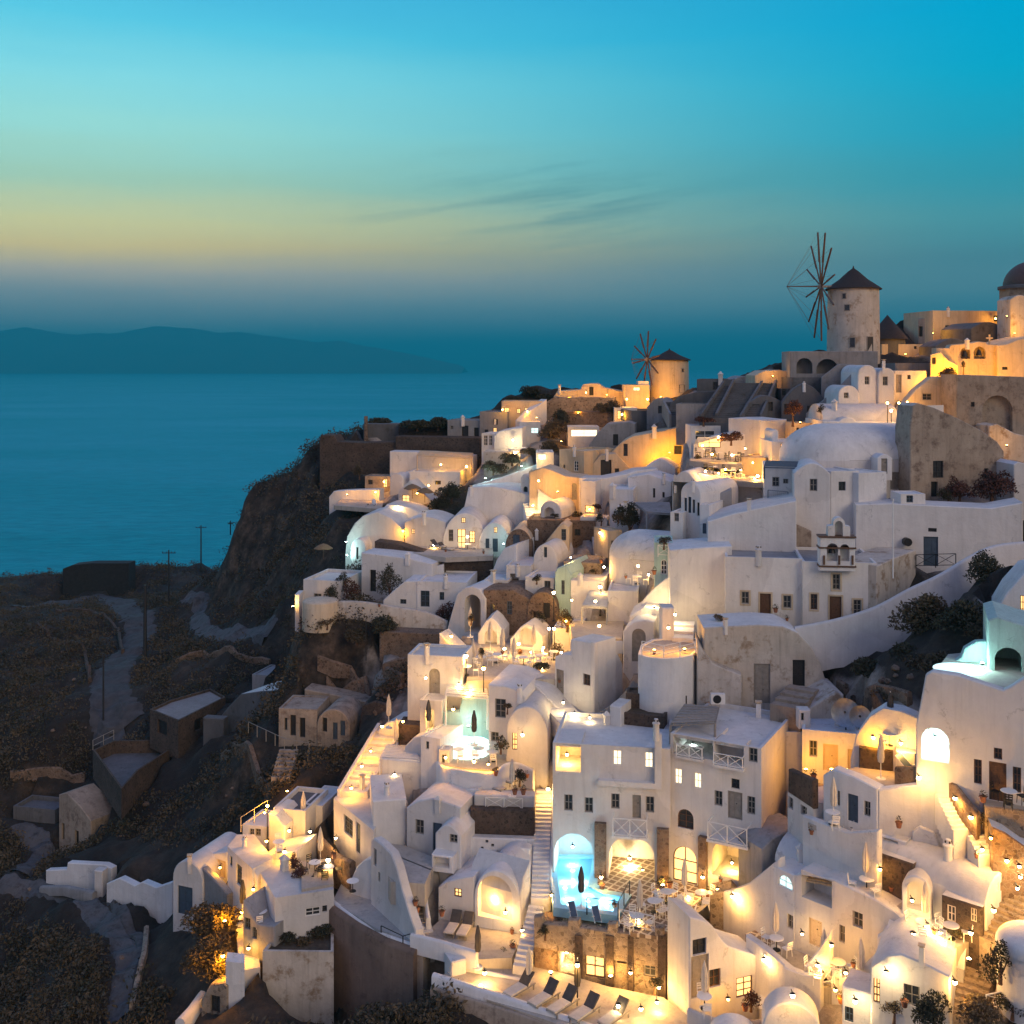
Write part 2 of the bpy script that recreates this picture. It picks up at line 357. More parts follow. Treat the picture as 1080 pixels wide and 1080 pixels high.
def H(label, A, B, top, d=6., feats=(), kind='flat', rise=None, m='pl', rm=None, name='house', cat='house', par=.22, sk=2.5, prof=None, group=None, ct=True, side=(), up=.75, fd=0, back=True):
    """house with a profiled front from pixel A=(px,py,Y) to B=(px,Y); top = pixel height at A, or prof = top line in pixels"""
    a = P(*A); bY = B[1]; b = Vector(((B[0]-540)*bY/F, bY, a.z)); fr = Fr(a, b); W = fr.W
    root = empty(name, a); rm = rm or ('plroof' if m == 'pl' else m)
    if kind == 'poly':
        tp = [fr.pix(x, y) for x, y in prof]
        Hh = max(z for u, z in tp)
        outl = [(tp[0][0], -sk), (tp[-1][0], -sk)]+tp[::-1]
    else:
        Hh = fr.pix(A[0], top)[1] if kind == 'flat' else fr.pix((A[0]+B[0])/2, top)[1]
        if kind == 'flat': outl = [(0, -sk), (W, -sk), (W, Hh), (0, Hh)]
        else:
            r = rise if rise is not None else (min(W/2, Hh*.75) if kind == 'vault' else min(.9, Hh*.3))
            n = 14; outl = [(0, -sk), (W, -sk)]+[(W/2+W/2*math.cos(pi*i/n), Hh-r+r*math.sin(pi*i/n)) for i in range(n+1)] if kind == 'vault' else \
                [(0, -sk), (W, -sk)]+[(W-W*i/n, Hh-r+r*math.sin(pi*i/n)) for i in range(n+1)]
    wm = MB(); ch = .07
    flatp = kind == 'flat' and par > 0
    ring0 = inset(outl, ch) if not flatp else outl
    if flatp: ch = 0
    ops = facade(wm, fr, ring0, feats)
    rf = MB(); n = len(outl); roofface = []
    for i in range(n):
        j = (i+1) % n; p0 = outl[i]; p1 = outl[j]
        e = Vector((p1[0]-p0[0], p1[1]-p0[1])); nz = -e.x/(e.length+1e-9)   # z part of the outward normal (outline is CCW)
        up_ = nz > .32
        if flatp and up_: continue
        if nz < -.9: continue
        tgt = rf if up_ else wm
        if ch: wm.quad(fr.p(ring0[i][0], 0, ring0[i][1]), fr.p(ring0[j][0], 0, ring0[j][1]), fr.p(p1[0], ch, p1[1]), fr.p(p0[0], ch, p0[1]))
        tgt.quad(fr.p(p0[0], ch, p0[1]), fr.p(p1[0], ch, p1[1]), fr.p(p1[0], d, p1[1]), fr.p(p0[0], d, p0[1]))
    t = tessellate_polygon([[Vector((u, z, 0)) for u, z in outl]])
    if back: wm.add([fr.p(u, d, z) for u, z in outl], t)
    if flatp:
        q = .2; h = Hh
        for (u0, u1, w0, w1) in ((0, W, 0, q), (0, W, d-q, d), (0, q, q, d-q), (W-q, W, q, d-q)):
            wm.quad(fr.p(u0, w0, h), fr.p(u1, w0, h), fr.p(u1, w1, h), fr.p(u0, w1, h))
        c = [(q, q), (W-q, q), (W-q, d-q), (q, d-q)]
        for i in range(4):
            a0, b0 = c[i], c[(i+1) % 4]; wm.quad(fr.p(*a0, h), fr.p(*b0, h), fr.p(*b0, h-par), fr.p(*a0, h-par))
        rf.quad(*[fr.p(x, y, h-par) for x, y in c])
    for sd in side:      # openings on a side wall: ('L' or 'R', kind, x0,y0,x1,y1)
        s_, ft = sd[0], sd[1:]
        f2 = Fr(fr.p(0, d, 0), fr.p(0, 0, 0)) if s_ == 'L' else Fr(fr.p(W, 0, 0), fr.p(W, d, 0))
        k, x0, y0, x1, y1 = ft[:5]; xm = (x0+x1)/2; ym = (y0+y1)/2
        u0 = f2.pix(x0, ym)[0]; u1 = f2.pix(x1, ym)[0]; z0 = f2.pix(xm, y1)[1]; z1 = f2.pix(xm, y0)[1]
        f2.o = f2.o - f2.w*(FEATK[k][0]+.0)
        openings(root, f2, [(k, '', u0, z0, u1, z1, [(u0, z0), (u1, z0), (u1, z1), (u0, z1)])])
    wm.build('wall', m, root)
    if rf.f: rf.build('roof', rm, root)
    openings(root, fr, ops)
    tag(root, label, cat, group)
    us = [u for u, z in outl]
    if ct:
        fp = [fr.p(min(us)-.3, -.2, 0), fr.p(max(us)+.3, -.2, 0), fr.p(max(us)+.3, max(d, fd)+.3, 0), fr.p(min(us)-.3, max(d, fd)+.3, 0)]
        foot(fp, a.z-.25)
        for uu in ((min(us)+max(us))/2,) if W < 7 else (min(us)+1, max(us)-1):
            ctrl(fr.p(uu, -.6, -.35)); q = fr.p(uu, d+.8, min(Hh*up, 4.)); ctrl(q)
        TOWN.append(fr.p(W/2, d/2, 0))
    root['_h'] = Hh
    return root, fr

def PB(label, ref, pts, h, feats=(), m='pl', rm=None, par=.22, name='house', cat='house', sk=2.5, group=None, ct=True, kind='thing', up=.75):
    """flat-roofed block whose roof outline is traced on the level plane through ref=(px,py,Y); pts run front-left, front-right, back..."""
    zt = P(*ref).z; w = [PZ(x, y, zt) for x, y in pts]
    ar = sum(w[i].x*w[(i+1) % len(w)].y-w[(i+1) % len(w)].x*w[i].y for i in range(len(w)))
    if ar < 0: print('CW', label)
    base = [Vector((p.x, p.y, zt-h)) for p in w]; o = sum(base, Vector())/len(base)
    root = empty(name, o); wm = MB(); rf = MB(); allops = []
    n = len(base)
    for i in range(n):
        fr = Fr(base[i], base[(i+1) % n]); fs = [f[1:] for f in feats if f[0] == i]
        ops = facade(wm, fr, [(0, -sk), (fr.W, -sk), (fr.W, h), (0, h)], fs); allops.append((fr, ops))
    pl = [(p.x, p.y) for p in w]
    if par > 0:
        inn = inset(pl, .2)
        for i in range(n):
            j = (i+1) % n
            wm.quad((*pl[i], zt), (*pl[j], zt), (*inn[j], zt), (*inn[i], zt)); wm.quad((*inn[i], zt), (*inn[j], zt), (*inn[j], zt-par), (*inn[i], zt-par))
    else: inn = pl
    t = tessellate_polygon([[Vector((x, y, 0)) for x, y in inn]]); rf.add([(x, y, zt-par) for x, y in inn], t)
    wm.build('wall', m, root); rf.build('roof', rm or ('plroof' if m == 'pl' else m), root)
    for fr, ops in allops: openings(root, fr, ops)
    tag(root, label, cat, group, kind)
    if ct:
        foot(base, zt-h-.25); f0 = Fr(base[0], base[1]); ctrl(f0.p(f0.W/2, -.6, -.35))
        bk = (base[2]+base[-1])/2 if n >= 4 else o
        ctrl((bk.x, bk.y+.8, zt-h+min(h*up, 4.))); TOWN.append(o)
    root['_h'] = h
    return root, allops

def TR(ref, pts, m='floor', th=.5, name='terrace_paving', ct=True):
    z = P(*ref).z; w = [PZ(x, y, z) for x, y in pts]; mb = MB(); mb.prism([(p.x, p.y) for p in w], z-th, z)
    o = sum(w, Vector())/len(w)
    ob = struct(mb.build(name, m, None, (o.x, o.y, z)))
    if ct:
        foot(w, z-.2); ctrl((o.x, o.y, z-.3)); TOWN.append(o)
    return z
def TRw(pts3, m='floor', th=.4, name='terrace_paving'):
    z = pts3[0][2]; mb = MB(); mb.prism([(p[0], p[1]) for p in pts3], z-th, z); return struct(mb.build(name, m, None, tuple(pts3[0])))

def WL(label, pts, h, t=.35, m='pl', name='boundary_wall', cat='wall', group=None, ct=False, n=None, rail=False):
    """free-standing wall along points (px, py of its top, Y[, h])"""
    q = [P(*p[:3]) for p in pts]; hs = [p[3] if len(p) > 3 else h for p in pts]
    if n:   # smooth the line
        qq = []; hh = []
        for i in range(len(q)-1):
            p0 = q[max(i-1, 0)]; p1 = q[i]; p2 = q[i+1]; p3 = q[min(i+2, len(q)-1)]
            for k in range(n):
                s = k/n; qq.append(.5*((2*p1)+(p2-p0)*s+(2*p0-5*p1+4*p2-p3)*s*s+(3*p1-p0-3*p2+p3)*s**3)); hh.append(hs[i]*(1-s)+hs[i+1]*s)
        q = qq+[q[-1]]; hs = hh+[hs[-1]]
    mb = MB(); L = len(q); sec = []
    for i in range(L):
        a = q[max(i-1, 0)]; b = q[min(i+1, L-1)]; d = Vector((b.x-a.x, b.y-a.y, 0)); d.normalize(); nn = Vector((-d.y, d.x, 0))*(t/2); z = Vector((0, 0, 1))
        c = .3*t
        sec.append([q[i]-nn-z*hs[i], q[i]-nn-z*c, q[i]-nn*.45, q[i]+nn*.45, q[i]+nn-z*c, q[i]+nn-z*hs[i]])
    for i in range(L-1):
        for k in range(5): mb.quad(sec[i][k], sec[i+1][k], sec[i+1][k+1], sec[i][k+1])
    for s_ in (sec[0], sec[-1]): mb.add(s_, [tuple(range(6))])
    o = q[len(q)//2]-Vector((0, 0, hs[len(q)//2]))
    ob = mb.build(name, m, None, tuple(o), 50); tag(ob, label, cat, group)
    if ct:
        for i in range(0, L, max(1, L//4)): ctrl(q[i]-Vector((0, .8, hs[i]-.2)))
    return ob

def ST(label, lo, hi, width, m='pl', name='staircase', cat='stairs', n=None, side=0., sm='pl', tread=None, group=None, ct=True):
    """steps from the pixel point lo=(px,py,Y) up to hi; side = parapet height on both flanks"""
    a = P(*lo); b = P(*hi); dz = b.z-a.z; n = n or max(3, min(40, int(round(dz/.19))))
    run = Vector((b.x-a.x, b.y-a.y, 0)); fr = Fr(a, a+Vector((run.y, -run.x, 0)))   # u across, w along the climb
    L = run.length; mb = MB(); hw = width/2
    for i in range(n):
        z1 = dz*(i+1)/n; w0 = L*i/n; w1 = L if i == n-1 else L*(i+1)/n+.02
        mb.fbox(fr, -hw, hw, w0, w1, dz*i/n-1.6, z1)
    root = empty(name, a); mb.build('step_flight', m, root)
    if side:
        for s_ in (-1, 1):
            pm = MB(); u0 = s_*hw-(.0 if s_ > 0 else .25); u1 = u0+.25
            pm.boxp([fr.p(u0, -.1, -1.6), fr.p(u1, -.1, -1.6), fr.p(u1, L+.1, dz-1.6), fr.p(u0, L+.1, dz-1.6), fr.p(u0, -.1, side), fr.p(u1, -.1, side), fr.p(u1, L+.1, dz+side), fr.p(u0, L+.1, dz+side)])
            pm.build('parapet', sm, root)
    tag(root, label, cat, group)
    if ct:
        for s_ in (.1, .5, .9): ctrl(a.lerp(b, s_), -.5)
        foot([fr.p(-hw, -.2, 0), fr.p(hw, -.2, 0), fr.p(hw, L*.5, 0), fr.p(-hw, L*.5, 0)], a.z-.3)
        foot([fr.p(-hw, L*.5, 0), fr.p(hw, L*.5, 0), fr.p(hw, L, 0), fr.p(-hw, L, 0)], a.z+dz*.45)
    return root

def RL(label, pts, h=.95, m='white', style='bars', name='railing', group=None, n=3):
    """railing over base points (px,py,Y)"""
    q = [P(*p) for p in pts]; mb = MB(); Z = Vector((0, 0, 1))
    for i in range(len(q)-1):
        a, b = q[i], q[i+1]; k = max(1, int(round((b-a).length/1.4)))
        for j in range(k+1):
            p = a.lerp(b, j/k); mb.tube(p-Z*.1, p+Z*h, .04, n=5)
        if style == 'bars':
            for s_ in [(.35+.65*x/(n-1))*h for x in range(n)] if n > 1 else [h]: mb.tube(a+Z*s_, b+Z*s_, .03, n=4)
        elif style == 'cross':
            for s_ in (.1, h): mb.tube(a+Z*s_, b+Z*s_, .035, n=4)
            for j in range(k):
                c, d = a.lerp(b, j/k), a.lerp(b, (j+1)/k)
                mb.tube(c+Z*.1, d+Z*h, .025, n=4); mb.tube(d+Z*.1, c+Z*h, .025, n=4)
        else:
            for s_ in (.1, h): mb.tube(a+Z*s_, b+Z*s_, .03, n=4)
            kk = int((b-a).length/.16)
            for j in range(kk): p = a.lerp(b, j/kk); mb.tube(p+Z*.1, p+Z*h, .014, n=4)
    ob = mb.build(name, m, None, tuple(q[0])); tag(ob, label, 'railing', group); return ob

def DM(label, c, r, h, drum=0., m='pl', name='dome', cat='dome', a0=0., a1=2*pi, root=None, sk=1.5):
    """dome over centre point c (world, at the springing line)"""
    c = Vector(c); pr = [(r, -drum-sk), (r, 0)]+[(r*math.cos(pi/2*i/9), h*math.sin(pi/2*i/9)) for i in range(1, 10)]
    mb = MB(); mb.lathe(c, pr, 28, a0, a1)
    ob = mb.build(name, m, None, tuple(c-Vector((0, 0, drum)))); tag(ob, label, cat); return ob

# ------------------------------------------------------------------ lamps
def light(parent, loc, e, col, rad=.12):
    ld = bpy.data.lights.new('bulb', 'POINT'); ld.energy = e; ld.color = col; ld.shadow_soft_size = rad
    o = bpy.data.objects.new('bulb', ld); COL.objects.link(o); o.location = loc
    if parent is not None: o.parent = parent
    return o
WARM = (1., .49, .095); GOLD = (1., .40, .012); WHITE = (1., .68, .30); COOL = (.55, 1., .92); BLUE = (.46, .84, 1.)
LSC = .9
def LP(label, px, py, Y, e=60, kind='wall', col=WARM, group=None, h=None):
    """a lit lamp at pixel (px,py) depth Y"""
    p = P(px, py, Y); vr = R.uniform(.72, 1.25); g = 'globegold' if col is GOLD else 'globecool' if col in (COOL, BLUE) else 'globe'
    if kind == 'post':
        hh = h or 2.6; root = empty('lamp_post', p-Vector((0, 0, hh)))
        mb = MB(); mb.tube(p-Vector((0, 0, hh)), p-Vector((0, 0, .1)), .05, .035); mb.lathe(p-Vector((0, 0, hh)), [(.12, 0), (.12, .1), (.05, .16)], 10); mb.build('post', 'metal', root)
        gm = MB(); gm.ico(p, .13*vr); gm.build('globe', g, root); hd = MB(); hd.lathe(p, [(.17, .14), (.10, .2), (.0, .24)], 10); hd.build('cap', 'metal', root)
        light(root, (0, 0, hh-.28), e*LSC, col)
    elif kind == 'up':
        root = empty('ground_spotlight', p)
        mb = MB(); mb.lathe(p, [(.0, -.08), (.10, -.08), (.12, .0), (.12, .06)], 10); mb.build('housing', 'metal', root)
        gm = MB(); gm.lathe(p, [(.115, .04), (.08, .075), (.0, .085)], 10); gm.build('lens', g, root)
        light(root, (0, 0, .3), e*LSC, col)
    else:
        root = empty('wall_lamp', p)
        mb = MB(); mb.tube(p+Vector((0, .02, .13)), p+Vector((0, .3, .16)), .03, n=5); mb.lathe(p, [(.15, .10), (.08, .15), (.0, .18)], 10); mb.build('bracket', 'metal', root)
        gm = MB(); gm.ico(p, .105*vr); gm.build('globe', g, root)
        light(root, (0, -.42, -.16), e*LSC, col)
    return tag(root, label, 'lamp', group)
# ================================================================== the tall windmill and the ridge
def windmill(label, px, py, Y, rpx, top, cone, m, hub, sail_r, nspoke, nrm, feats, lean=.93, cloth=None):
    c = P(px, py, Y); r = rpx*Y/F; h = (py-top)*Y/F; hc = (top-cone)*Y/F
    root = empty('windmill', c)
    n = 28; wm = MB(); pr = [(r*1.02, -3.), (r, 0)]+[(r*(1-(1-lean)*i/6), h*i/6) for i in range(1, 7)]
    wm.lathe(c, pr, n); wm.build('tower', m, root)
    rm = MB(); rm.lathe(c, [(r*lean+.30, h-.10), (r*lean+.34, h+.02), (r*.55, h+hc*.42), (r*.2, h+hc*.78), (.10, h+hc*.92), (.07, h+hc), (.0, h+hc+.1)], n); rm.build('roof', 'darkroof', root)
    for k, x0, y0, x1, y1 in feats:
        a0 = P((x0+x1)/2, (y0+y1)/2, Y-r*.9); d = Vector((a0.x-c.x, a0.y-c.y, 0)).normalized(); u = Vector((-d.y, d.x, 0))
        hw = (x1-x0)/2*Y/F; z0 = -(y1-py)*(Y-r)/F; z1 = -(y0-py)*(Y-r)/F
        rr = r*(1-(1-lean)*max(0, (z0+z1)/2)/h); rc = math.sqrt(max(rr*rr-hw*hw, .01))
        b = c+d*(rc-.10); f = Fr(b-u*hw*-1, b-u*hw); 
        f = Fr(c+d*(rc+.02)+u*-hw, c+d*(rc+.02)+u*hw)
        f.o = c+d*(rc+.02)-u*hw; f.u = u; f.w = -d; W = 2*hw
        mb = MB(); q = .07
        for (a, b_, e, g) in ((0, W, z0, z0+q), (0, W, z1-q, z1), (0, q, z0, z1), (W-q, W, z0, z1)): mb.fbox(f, a, b_, -.05, .3, e, g)
        ob = mb.build('door' if k == 'd' else 'window', 'woodgrey', root)
        pm = MB(); pm.quad(f.p(q, .0, z0+q), f.p(W-q, .0, z0+q), f.p(W-q, .0, z1-q), f.p(q, .0, z1-q)); pm.build('pane', 'woodblack' if k == 'd' else 'glass', ob, root['_o'])
    hb = P(*hub); nv = Vector((nrm[0], nrm[1], 0)).normalized(); ax = Vector((c.x, c.y, hb.z))
    am = MB(); am.tube(ax, hb-nv*-.5, .16, .13, 8); am.lathe(hb, [(0, -.3), (.3, -.25), (.3, .25), (0, .3)], 10); am.build('axle', 'woodgrey', root)
    v = Vector((0, 0, 1)); h_ = v.cross(nv).normalized(); tips = []
    for i in range(nspoke):
        t = 2*pi*i/nspoke+.13; d = h_*math.cos(t)+v*math.sin(t); sm = MB(); tip = hb+d*sail_r+nv*.15; tips.append(tip)
        sm.tube(hb, tip, .11, .05, 6)
        if cloth: sm.tube(hb+d*sail_r*.45+nv*.10, tip+nv*.02, .13, .10, 6)
        sm.build('sail_spar', 'wood', root)
    rg = MB(); nose = hb+nv*(sail_r*.62); rg.tube(hb, nose, .09, .05, 6)
    for i in range(nspoke):
        rg.tube(tips[i], nose, .014, n=4)
    rg.build('rigging', 'wood', root)
    tag(root, label, 'windmill'); foot([c+Vector((math.cos(t)*r*1.2, math.sin(t)*r*1.2, 0)) for t in [2*pi*i/12 for i in range(12)]], c.z-.2)
    ctrl(c, -.3); return root
windmill('tall pale windmill with a pointed dark cone roof on the ridge', 900, 372, 130, 27, 305, 281, 'old', (866, 302, 129.2), 6.5, 12, (-.99, .02),
         [('w', 886.5, 309, 891, 315), ('w', 890, 321, 896, 328), ('w', 896, 356, 902, 367), ('d', 913, 355, 921, 372)], .965, True)
windmill('squat golden floodlit windmill with a low dark cone roof', 706, 416, 150, 20.5, 379.5, 368, 'cream', (682.5, 379, 149), 3.9, 10, (-.935, -.355),
         [('w', 720, 388, 723.5, 392), ('d', 716, 405, 724, 414)], .97, True)

H('platform wall with two dark arched openings carrying the tall windmill', (833, 399, 125.5), (926, 124.5), 370.5, 6.5, [('o', 840, 377.5, 857, 394, 'a'), ('o', 861, 378.5, 884, 394, 'a')], name='mill_platform', cat='platform', m='grey', par=0)
# cone hut
c = P(936, 366, 136); rt = empty('hut', c); mb = MB(); mb.lathe(c, [(2.1, -2), (2.1, 1.0)], 20); mb.build('wall', 'dkshadepl', rt); mb = MB(); mb.lathe(c, [(2.5, .95), (0, 4.)], 20); mb.build('roof', 'darkroof', rt)
tag(rt, 'low round hut with a dark cone roof behind the tall windmill', 'hut')
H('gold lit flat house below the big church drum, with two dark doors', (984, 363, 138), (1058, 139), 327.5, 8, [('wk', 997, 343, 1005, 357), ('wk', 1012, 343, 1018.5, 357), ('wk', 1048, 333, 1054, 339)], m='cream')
H('pale corner house at the skyline with one tall dark window', (968, 363, 141), (985, 139), 336, 6, [('wk', 968.5, 344, 973, 355)], m='grey', par=0)
H('dark barrel vaulted house before the gold skyline house', (1024, 363, 130), (1060, 131), 339.5, 6, m='dkshadepl', kind='seg', rise=.8)
H('long dark roofed outbuilding above the bells', (986, 372, 127), (1025, 127), 357, 5, m='dkshadepl', kind='seg', rise=.9)
# church drum and dome at the frame's edge
c = P(1090, 366, 134); rt = empty('church', c); mb = MB(); k = 134/F
mb.lathe(c, [(33*k, -4), (33*k, 62*k)], 8, pi/8, 2*pi+pi/8); mb.build('drum', 'ruin', rt, ang=20)
mb = MB(); mb.lathe(c, [(35*k, 61*k), (35*k, 64*k), (30*k, 65*k)], 24); mb.build('cornice', 'dkshadepl', rt)
mb = MB(); mb.lathe(c, [(30*k, 64*k)]+[(30*k*math.cos(pi/2*i/9), 64*k+27*k*math.sin(pi/2*i/9)) for i in range(1, 10)], 28); dm = mb.build('dome', 'dome', rt)
for t in (-2.35, -1.57):
    d = Vector((math.cos(t), math.sin(t), 0)); u = Vector((-d.y, d.x, 0)); b = c+d*(33*k*.925+.0); f = Fr(b-u*.5, b+u*.5); f.o = b-u*.5; f.u = u; f.w = -d
    mb = MB(); pts = arch_pts(0, 2.2, 1., 5.4); mb.add([f.p(x, -.03, z) for x, z in pts], [tuple(range(len(pts)))]); mb.build('window', 'glass', rt)
tag(rt, 'domed brown church drum at the top of the village', 'church'); foot([c+Vector((x, y, 0)) for x, y in ((-4, -4), (4, -4), (4, 4), (-4, 4))], c.z-.3)
H('narrow stone tower standing against the domed church', (1066, 398, 126), (1086, 126), 311, 3.5, m='old', kind='seg', rise=.5, name='tower', cat='tower')
# bell wall; cream plaster here and on its neighbours carries the flood's amber
r_, fr = H('gold lit bell wall with two open arches holding bells', (987, 412, 117.5), (1053, 117.5), 361, 1.2, [('os', 1013, 366.5, 1023.5, 378.5, 'a'), ('os', 1027, 365.5, 1039.5, 378.5, 'a')],
  kind='poly', prof=[(987, 367), (1001, 367), (1003, 363.5), (1022, 362), (1032, 360), (1040, 361), (1041, 363), (1053, 363.5)], name='bell_wall', cat='bell wall', m='cream')
for x, y in ((1018.5, 370), (1033.5, 369)):
    u, z = fr.pix(x, y); q = fr.p(u, .25, z); mb = MB(); mb.lathe(q, [(.36, -.62), (.30, -.5), (.2, -.15), (.14, 0), (0, .06)], 12); mb.tube(q, q+Vector((0, 0, .4)), .03)
    o = mb.build('bell', 'metal', None, tuple(q))
    tag(o, 'small dark bell hanging in the gold bell wall, '+('nearer the stairs' if x < 1025 else 'under the stone cross'), 'bell')
mb = MB(); u, z = fr.pix(1046, 360); mb.fbox(fr, u-.08, u+.08, .5, .66, z-.4, z+.75); mb.fbox(fr, u-.35, u+.35, .503, .657, z+.28, z+.44); mb.build('cross', 'cream', r_)
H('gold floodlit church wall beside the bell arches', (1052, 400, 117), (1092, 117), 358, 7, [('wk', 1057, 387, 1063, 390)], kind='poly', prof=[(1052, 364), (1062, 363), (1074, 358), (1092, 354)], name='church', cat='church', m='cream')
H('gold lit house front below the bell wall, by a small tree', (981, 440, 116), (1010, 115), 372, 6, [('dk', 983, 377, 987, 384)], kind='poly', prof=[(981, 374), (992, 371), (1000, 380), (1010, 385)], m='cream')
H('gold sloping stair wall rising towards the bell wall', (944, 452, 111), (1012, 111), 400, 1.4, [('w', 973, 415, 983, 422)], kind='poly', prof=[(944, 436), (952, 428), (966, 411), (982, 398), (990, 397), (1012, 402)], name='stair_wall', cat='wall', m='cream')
H('brown ruined stone building with one tall arched recess', (1009, 480, 107), (1092, 107), 396, 4, [('os', 1036, 417, 1068, 455, 'a'), ('wk', 1024, 424, 1028, 429)], m='ruin', name='ruined_building', cat='ruin', kind='poly', prof=[(1009, 395), (1040, 396), (1092, 398)])
H('low crumbling wall before the arched ruin', (1045, 482, 104), (1092, 104), 448, 3, m='old', kind='poly', prof=[(1043, 449), (1052, 447), (1070, 457), (1092, 462)], name='ruined_wall', cat='wall')
H('white house front with a rounded top and one window, wider of the two', (905, 432, 114), (925, 114), 385, 6, [('w', 912, 397, 917, 405.5)], kind='vault')
H('white house front with a rounded top and one window, beside the brown door', (926.5, 428, 113.6), (944, 113.6), 388, 6, [('w', 931, 397, 936.5, 406.5)], kind='vault')
H('low white house with a tall brown door beside the twin rounded fronts', (944, 420, 114.5), (977, 115), 391, 6, [('dg', 945, 395, 951, 414), ('wk', 957, 395.5, 960.5, 400)])
H('flat roofed annexe with a dark planter on its roof', (944, 396, 121), (982, 121), 383, 5, m='grey')
H('gold lit low house at the back, behind the flat annexe', (930, 378, 134), (976, 134), 363, 4, [('wk', 964, 365, 967, 368)], m='cream')
H('sloping grey wall climbing to the windmill', (850, 448, 118), (908, 116), 386, 4, m='grey', kind='poly', prof=[(850, 436), (880, 412), (900, 392), (908, 386)], name='stair_wall', cat='wall')
H('pale blue grey roofed store below the windmill arches', (836, 412, 123), (875, 123), 398, 5, m='dkshadepl')
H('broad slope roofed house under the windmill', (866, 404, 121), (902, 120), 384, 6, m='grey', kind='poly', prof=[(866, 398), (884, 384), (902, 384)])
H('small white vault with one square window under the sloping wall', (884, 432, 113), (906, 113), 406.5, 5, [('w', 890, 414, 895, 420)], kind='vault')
H('dim vaulted house with two square dark windows in its front', (787, 444, 121), (828, 121), 417, 7, [('wk', 793.5, 426.5, 801, 435), ('wk', 806, 424, 815, 433.5)], kind='seg', rise=1.0, m='dkshadepl')
H('dim domed house below the mill arches with two dark openings', (824, 446, 120), (873, 119), 405, 7, [('wk', 827, 426, 833, 437), ('wk', 851, 428, 858, 434)], kind='seg', rise=2.1, m='dkshadepl')
H('dim blue plastered house behind the domed one', (824, 424, 124), (838, 124), 410, 5, [('wk', 823, 410, 829, 417)], m='dkshadepl')
H('low dim house beside the broad dark steps', (838, 420, 124.5), (872, 124), 402, 5, m='dkshadepl', kind='seg', rise=.7)
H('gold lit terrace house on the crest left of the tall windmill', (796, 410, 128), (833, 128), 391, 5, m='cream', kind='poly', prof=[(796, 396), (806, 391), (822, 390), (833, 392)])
H('dark flat house on the crest between the windmills', (735, 412, 134), (772, 133), 400, 6, [('wk', 752, 403, 757, 411)], m='dkshadepl')
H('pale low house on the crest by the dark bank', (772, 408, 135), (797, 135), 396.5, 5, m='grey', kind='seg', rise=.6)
H('dark planted bank held by a curved wall below the crest', (706, 440, 131), (770, 129), 414, 5, kind='poly', m='dkshadepl', rm='soil', name='planted_bank', cat='bank', prof=[(706, 426), (716, 418), (735, 413), (760, 412), (770, 414)])
ST('wide dark steps rising between walls to the crest', (760, 443, 119), (783, 407, 127), 4.2, 'dkshadepl', side=.6, sm='dkshadepl')
ST('second flight of dark steps beside the square windowed vault', (779, 441, 119), (796, 404, 127), 4.6, 'dkshadepl', side=.5, sm='dkshadepl')
ST('short dim steps beside the squat golden windmill', (717, 440, 128), (709, 424, 133), 2.0, 'dkshadepl', side=.4, sm='grey')
H('pale low wall under the dim steps', (713, 446, 124), (746, 123), 426, 4, m='grey')

# ================================================================== big vault, ruin, houses on the right
H('long barrel vaulted hall with a lit arched window at its eave', (868, 453, 108), (946, 108), 443, 6.5, [('wL', 888, 447, 900, 452)], kind='poly', prof=[(868, 444), (885, 444), (889, 441), (894, 440), (900, 441), (903, 444), (946, 445)], up=1.2)
def barrel(label, A, B, eave, d, h, feats=(), m='pl', rm='plroof', endL=False, name='house', cat='house', sk=2.5):
    """long side front with a barrel roof whose axis runs along the front"""
    a = P(*A); b = Vector(((B[0]-540)*B[1]/F, B[1], a.z)); fr = Fr(a, b); W = fr.W; ze = fr.pix(A[0], eave)[1]; root = empty(name, a)
    wm = MB(); ops = facade(wm, fr, [(0, -sk), (W, -sk), (W, ze), (0, ze)], feats)
    n = 14; arc = [(d/2-d/2*math.cos(pi*i/n), ze+h*math.sin(pi*i/n)) for i in range(n+1)]
    for u in (0, W):
        wm.add([fr.p(u, 0, -sk)]+[fr.p(u, x, z) for x, z in arc]+[fr.p(u, d, -sk)], [tuple(range(n+3))])
    rf = MB()
    for i in range(n): rf.quad(fr.p(-.06, arc[i][0], arc[i][1]+.02), fr.p(W+.06, arc[i][0], arc[i][1]+.02), fr.p(W+.06, arc[i+1][0], arc[i+1][1]+.02), fr.p(-.06, arc[i+1][0], arc[i+1][1]+.02))
    if endL:
        c = fr.p(0, d/2, ze); a0 = math.atan2(fr.w.y, fr.w.x)
        rf.lathe(c, [(d/2, 0)]+[(d/2*math.cos(pi/2*i/9), h*math.sin(pi/2*i/9)+.02) for i in range(1, 10)], 20, a0, a0+pi); wm.lathe(c, [(d/2, -ze-sk), (d/2, 0)], 20, a0, a0+pi)
    wm.build('wall', m, root); rf.build('roof', rm, root); openings(root, fr, ops); tag(root, label, cat)
    foot([fr.p(-.3, -.2, 0), fr.p(W+.3, -.2, 0), fr.p(W+.3, d+.3, 0), fr.p(-.3, d+.3, 0)], a.z-.25); ctrl(fr.p(W/2, -.6, -.35)); ctrl(fr.p(W/2, d+.8, min(ze+h*.3, 4))); TOWN.append(fr.p(W/2, d/2, 0))
    return root, fr
barrel('long hall roof, a smooth tan barrel vault behind the big vault', (869, 452, 109.5), (948, 109.5), 447, 6, 1.9)
H('pale sloping buttress between the barrel hall and the cracked ruin', (944, 470, 104), (966, 102), 432, 4, kind='poly', prof=[(944, 452), (955, 438), (966, 428)], name='buttress', cat='wall')
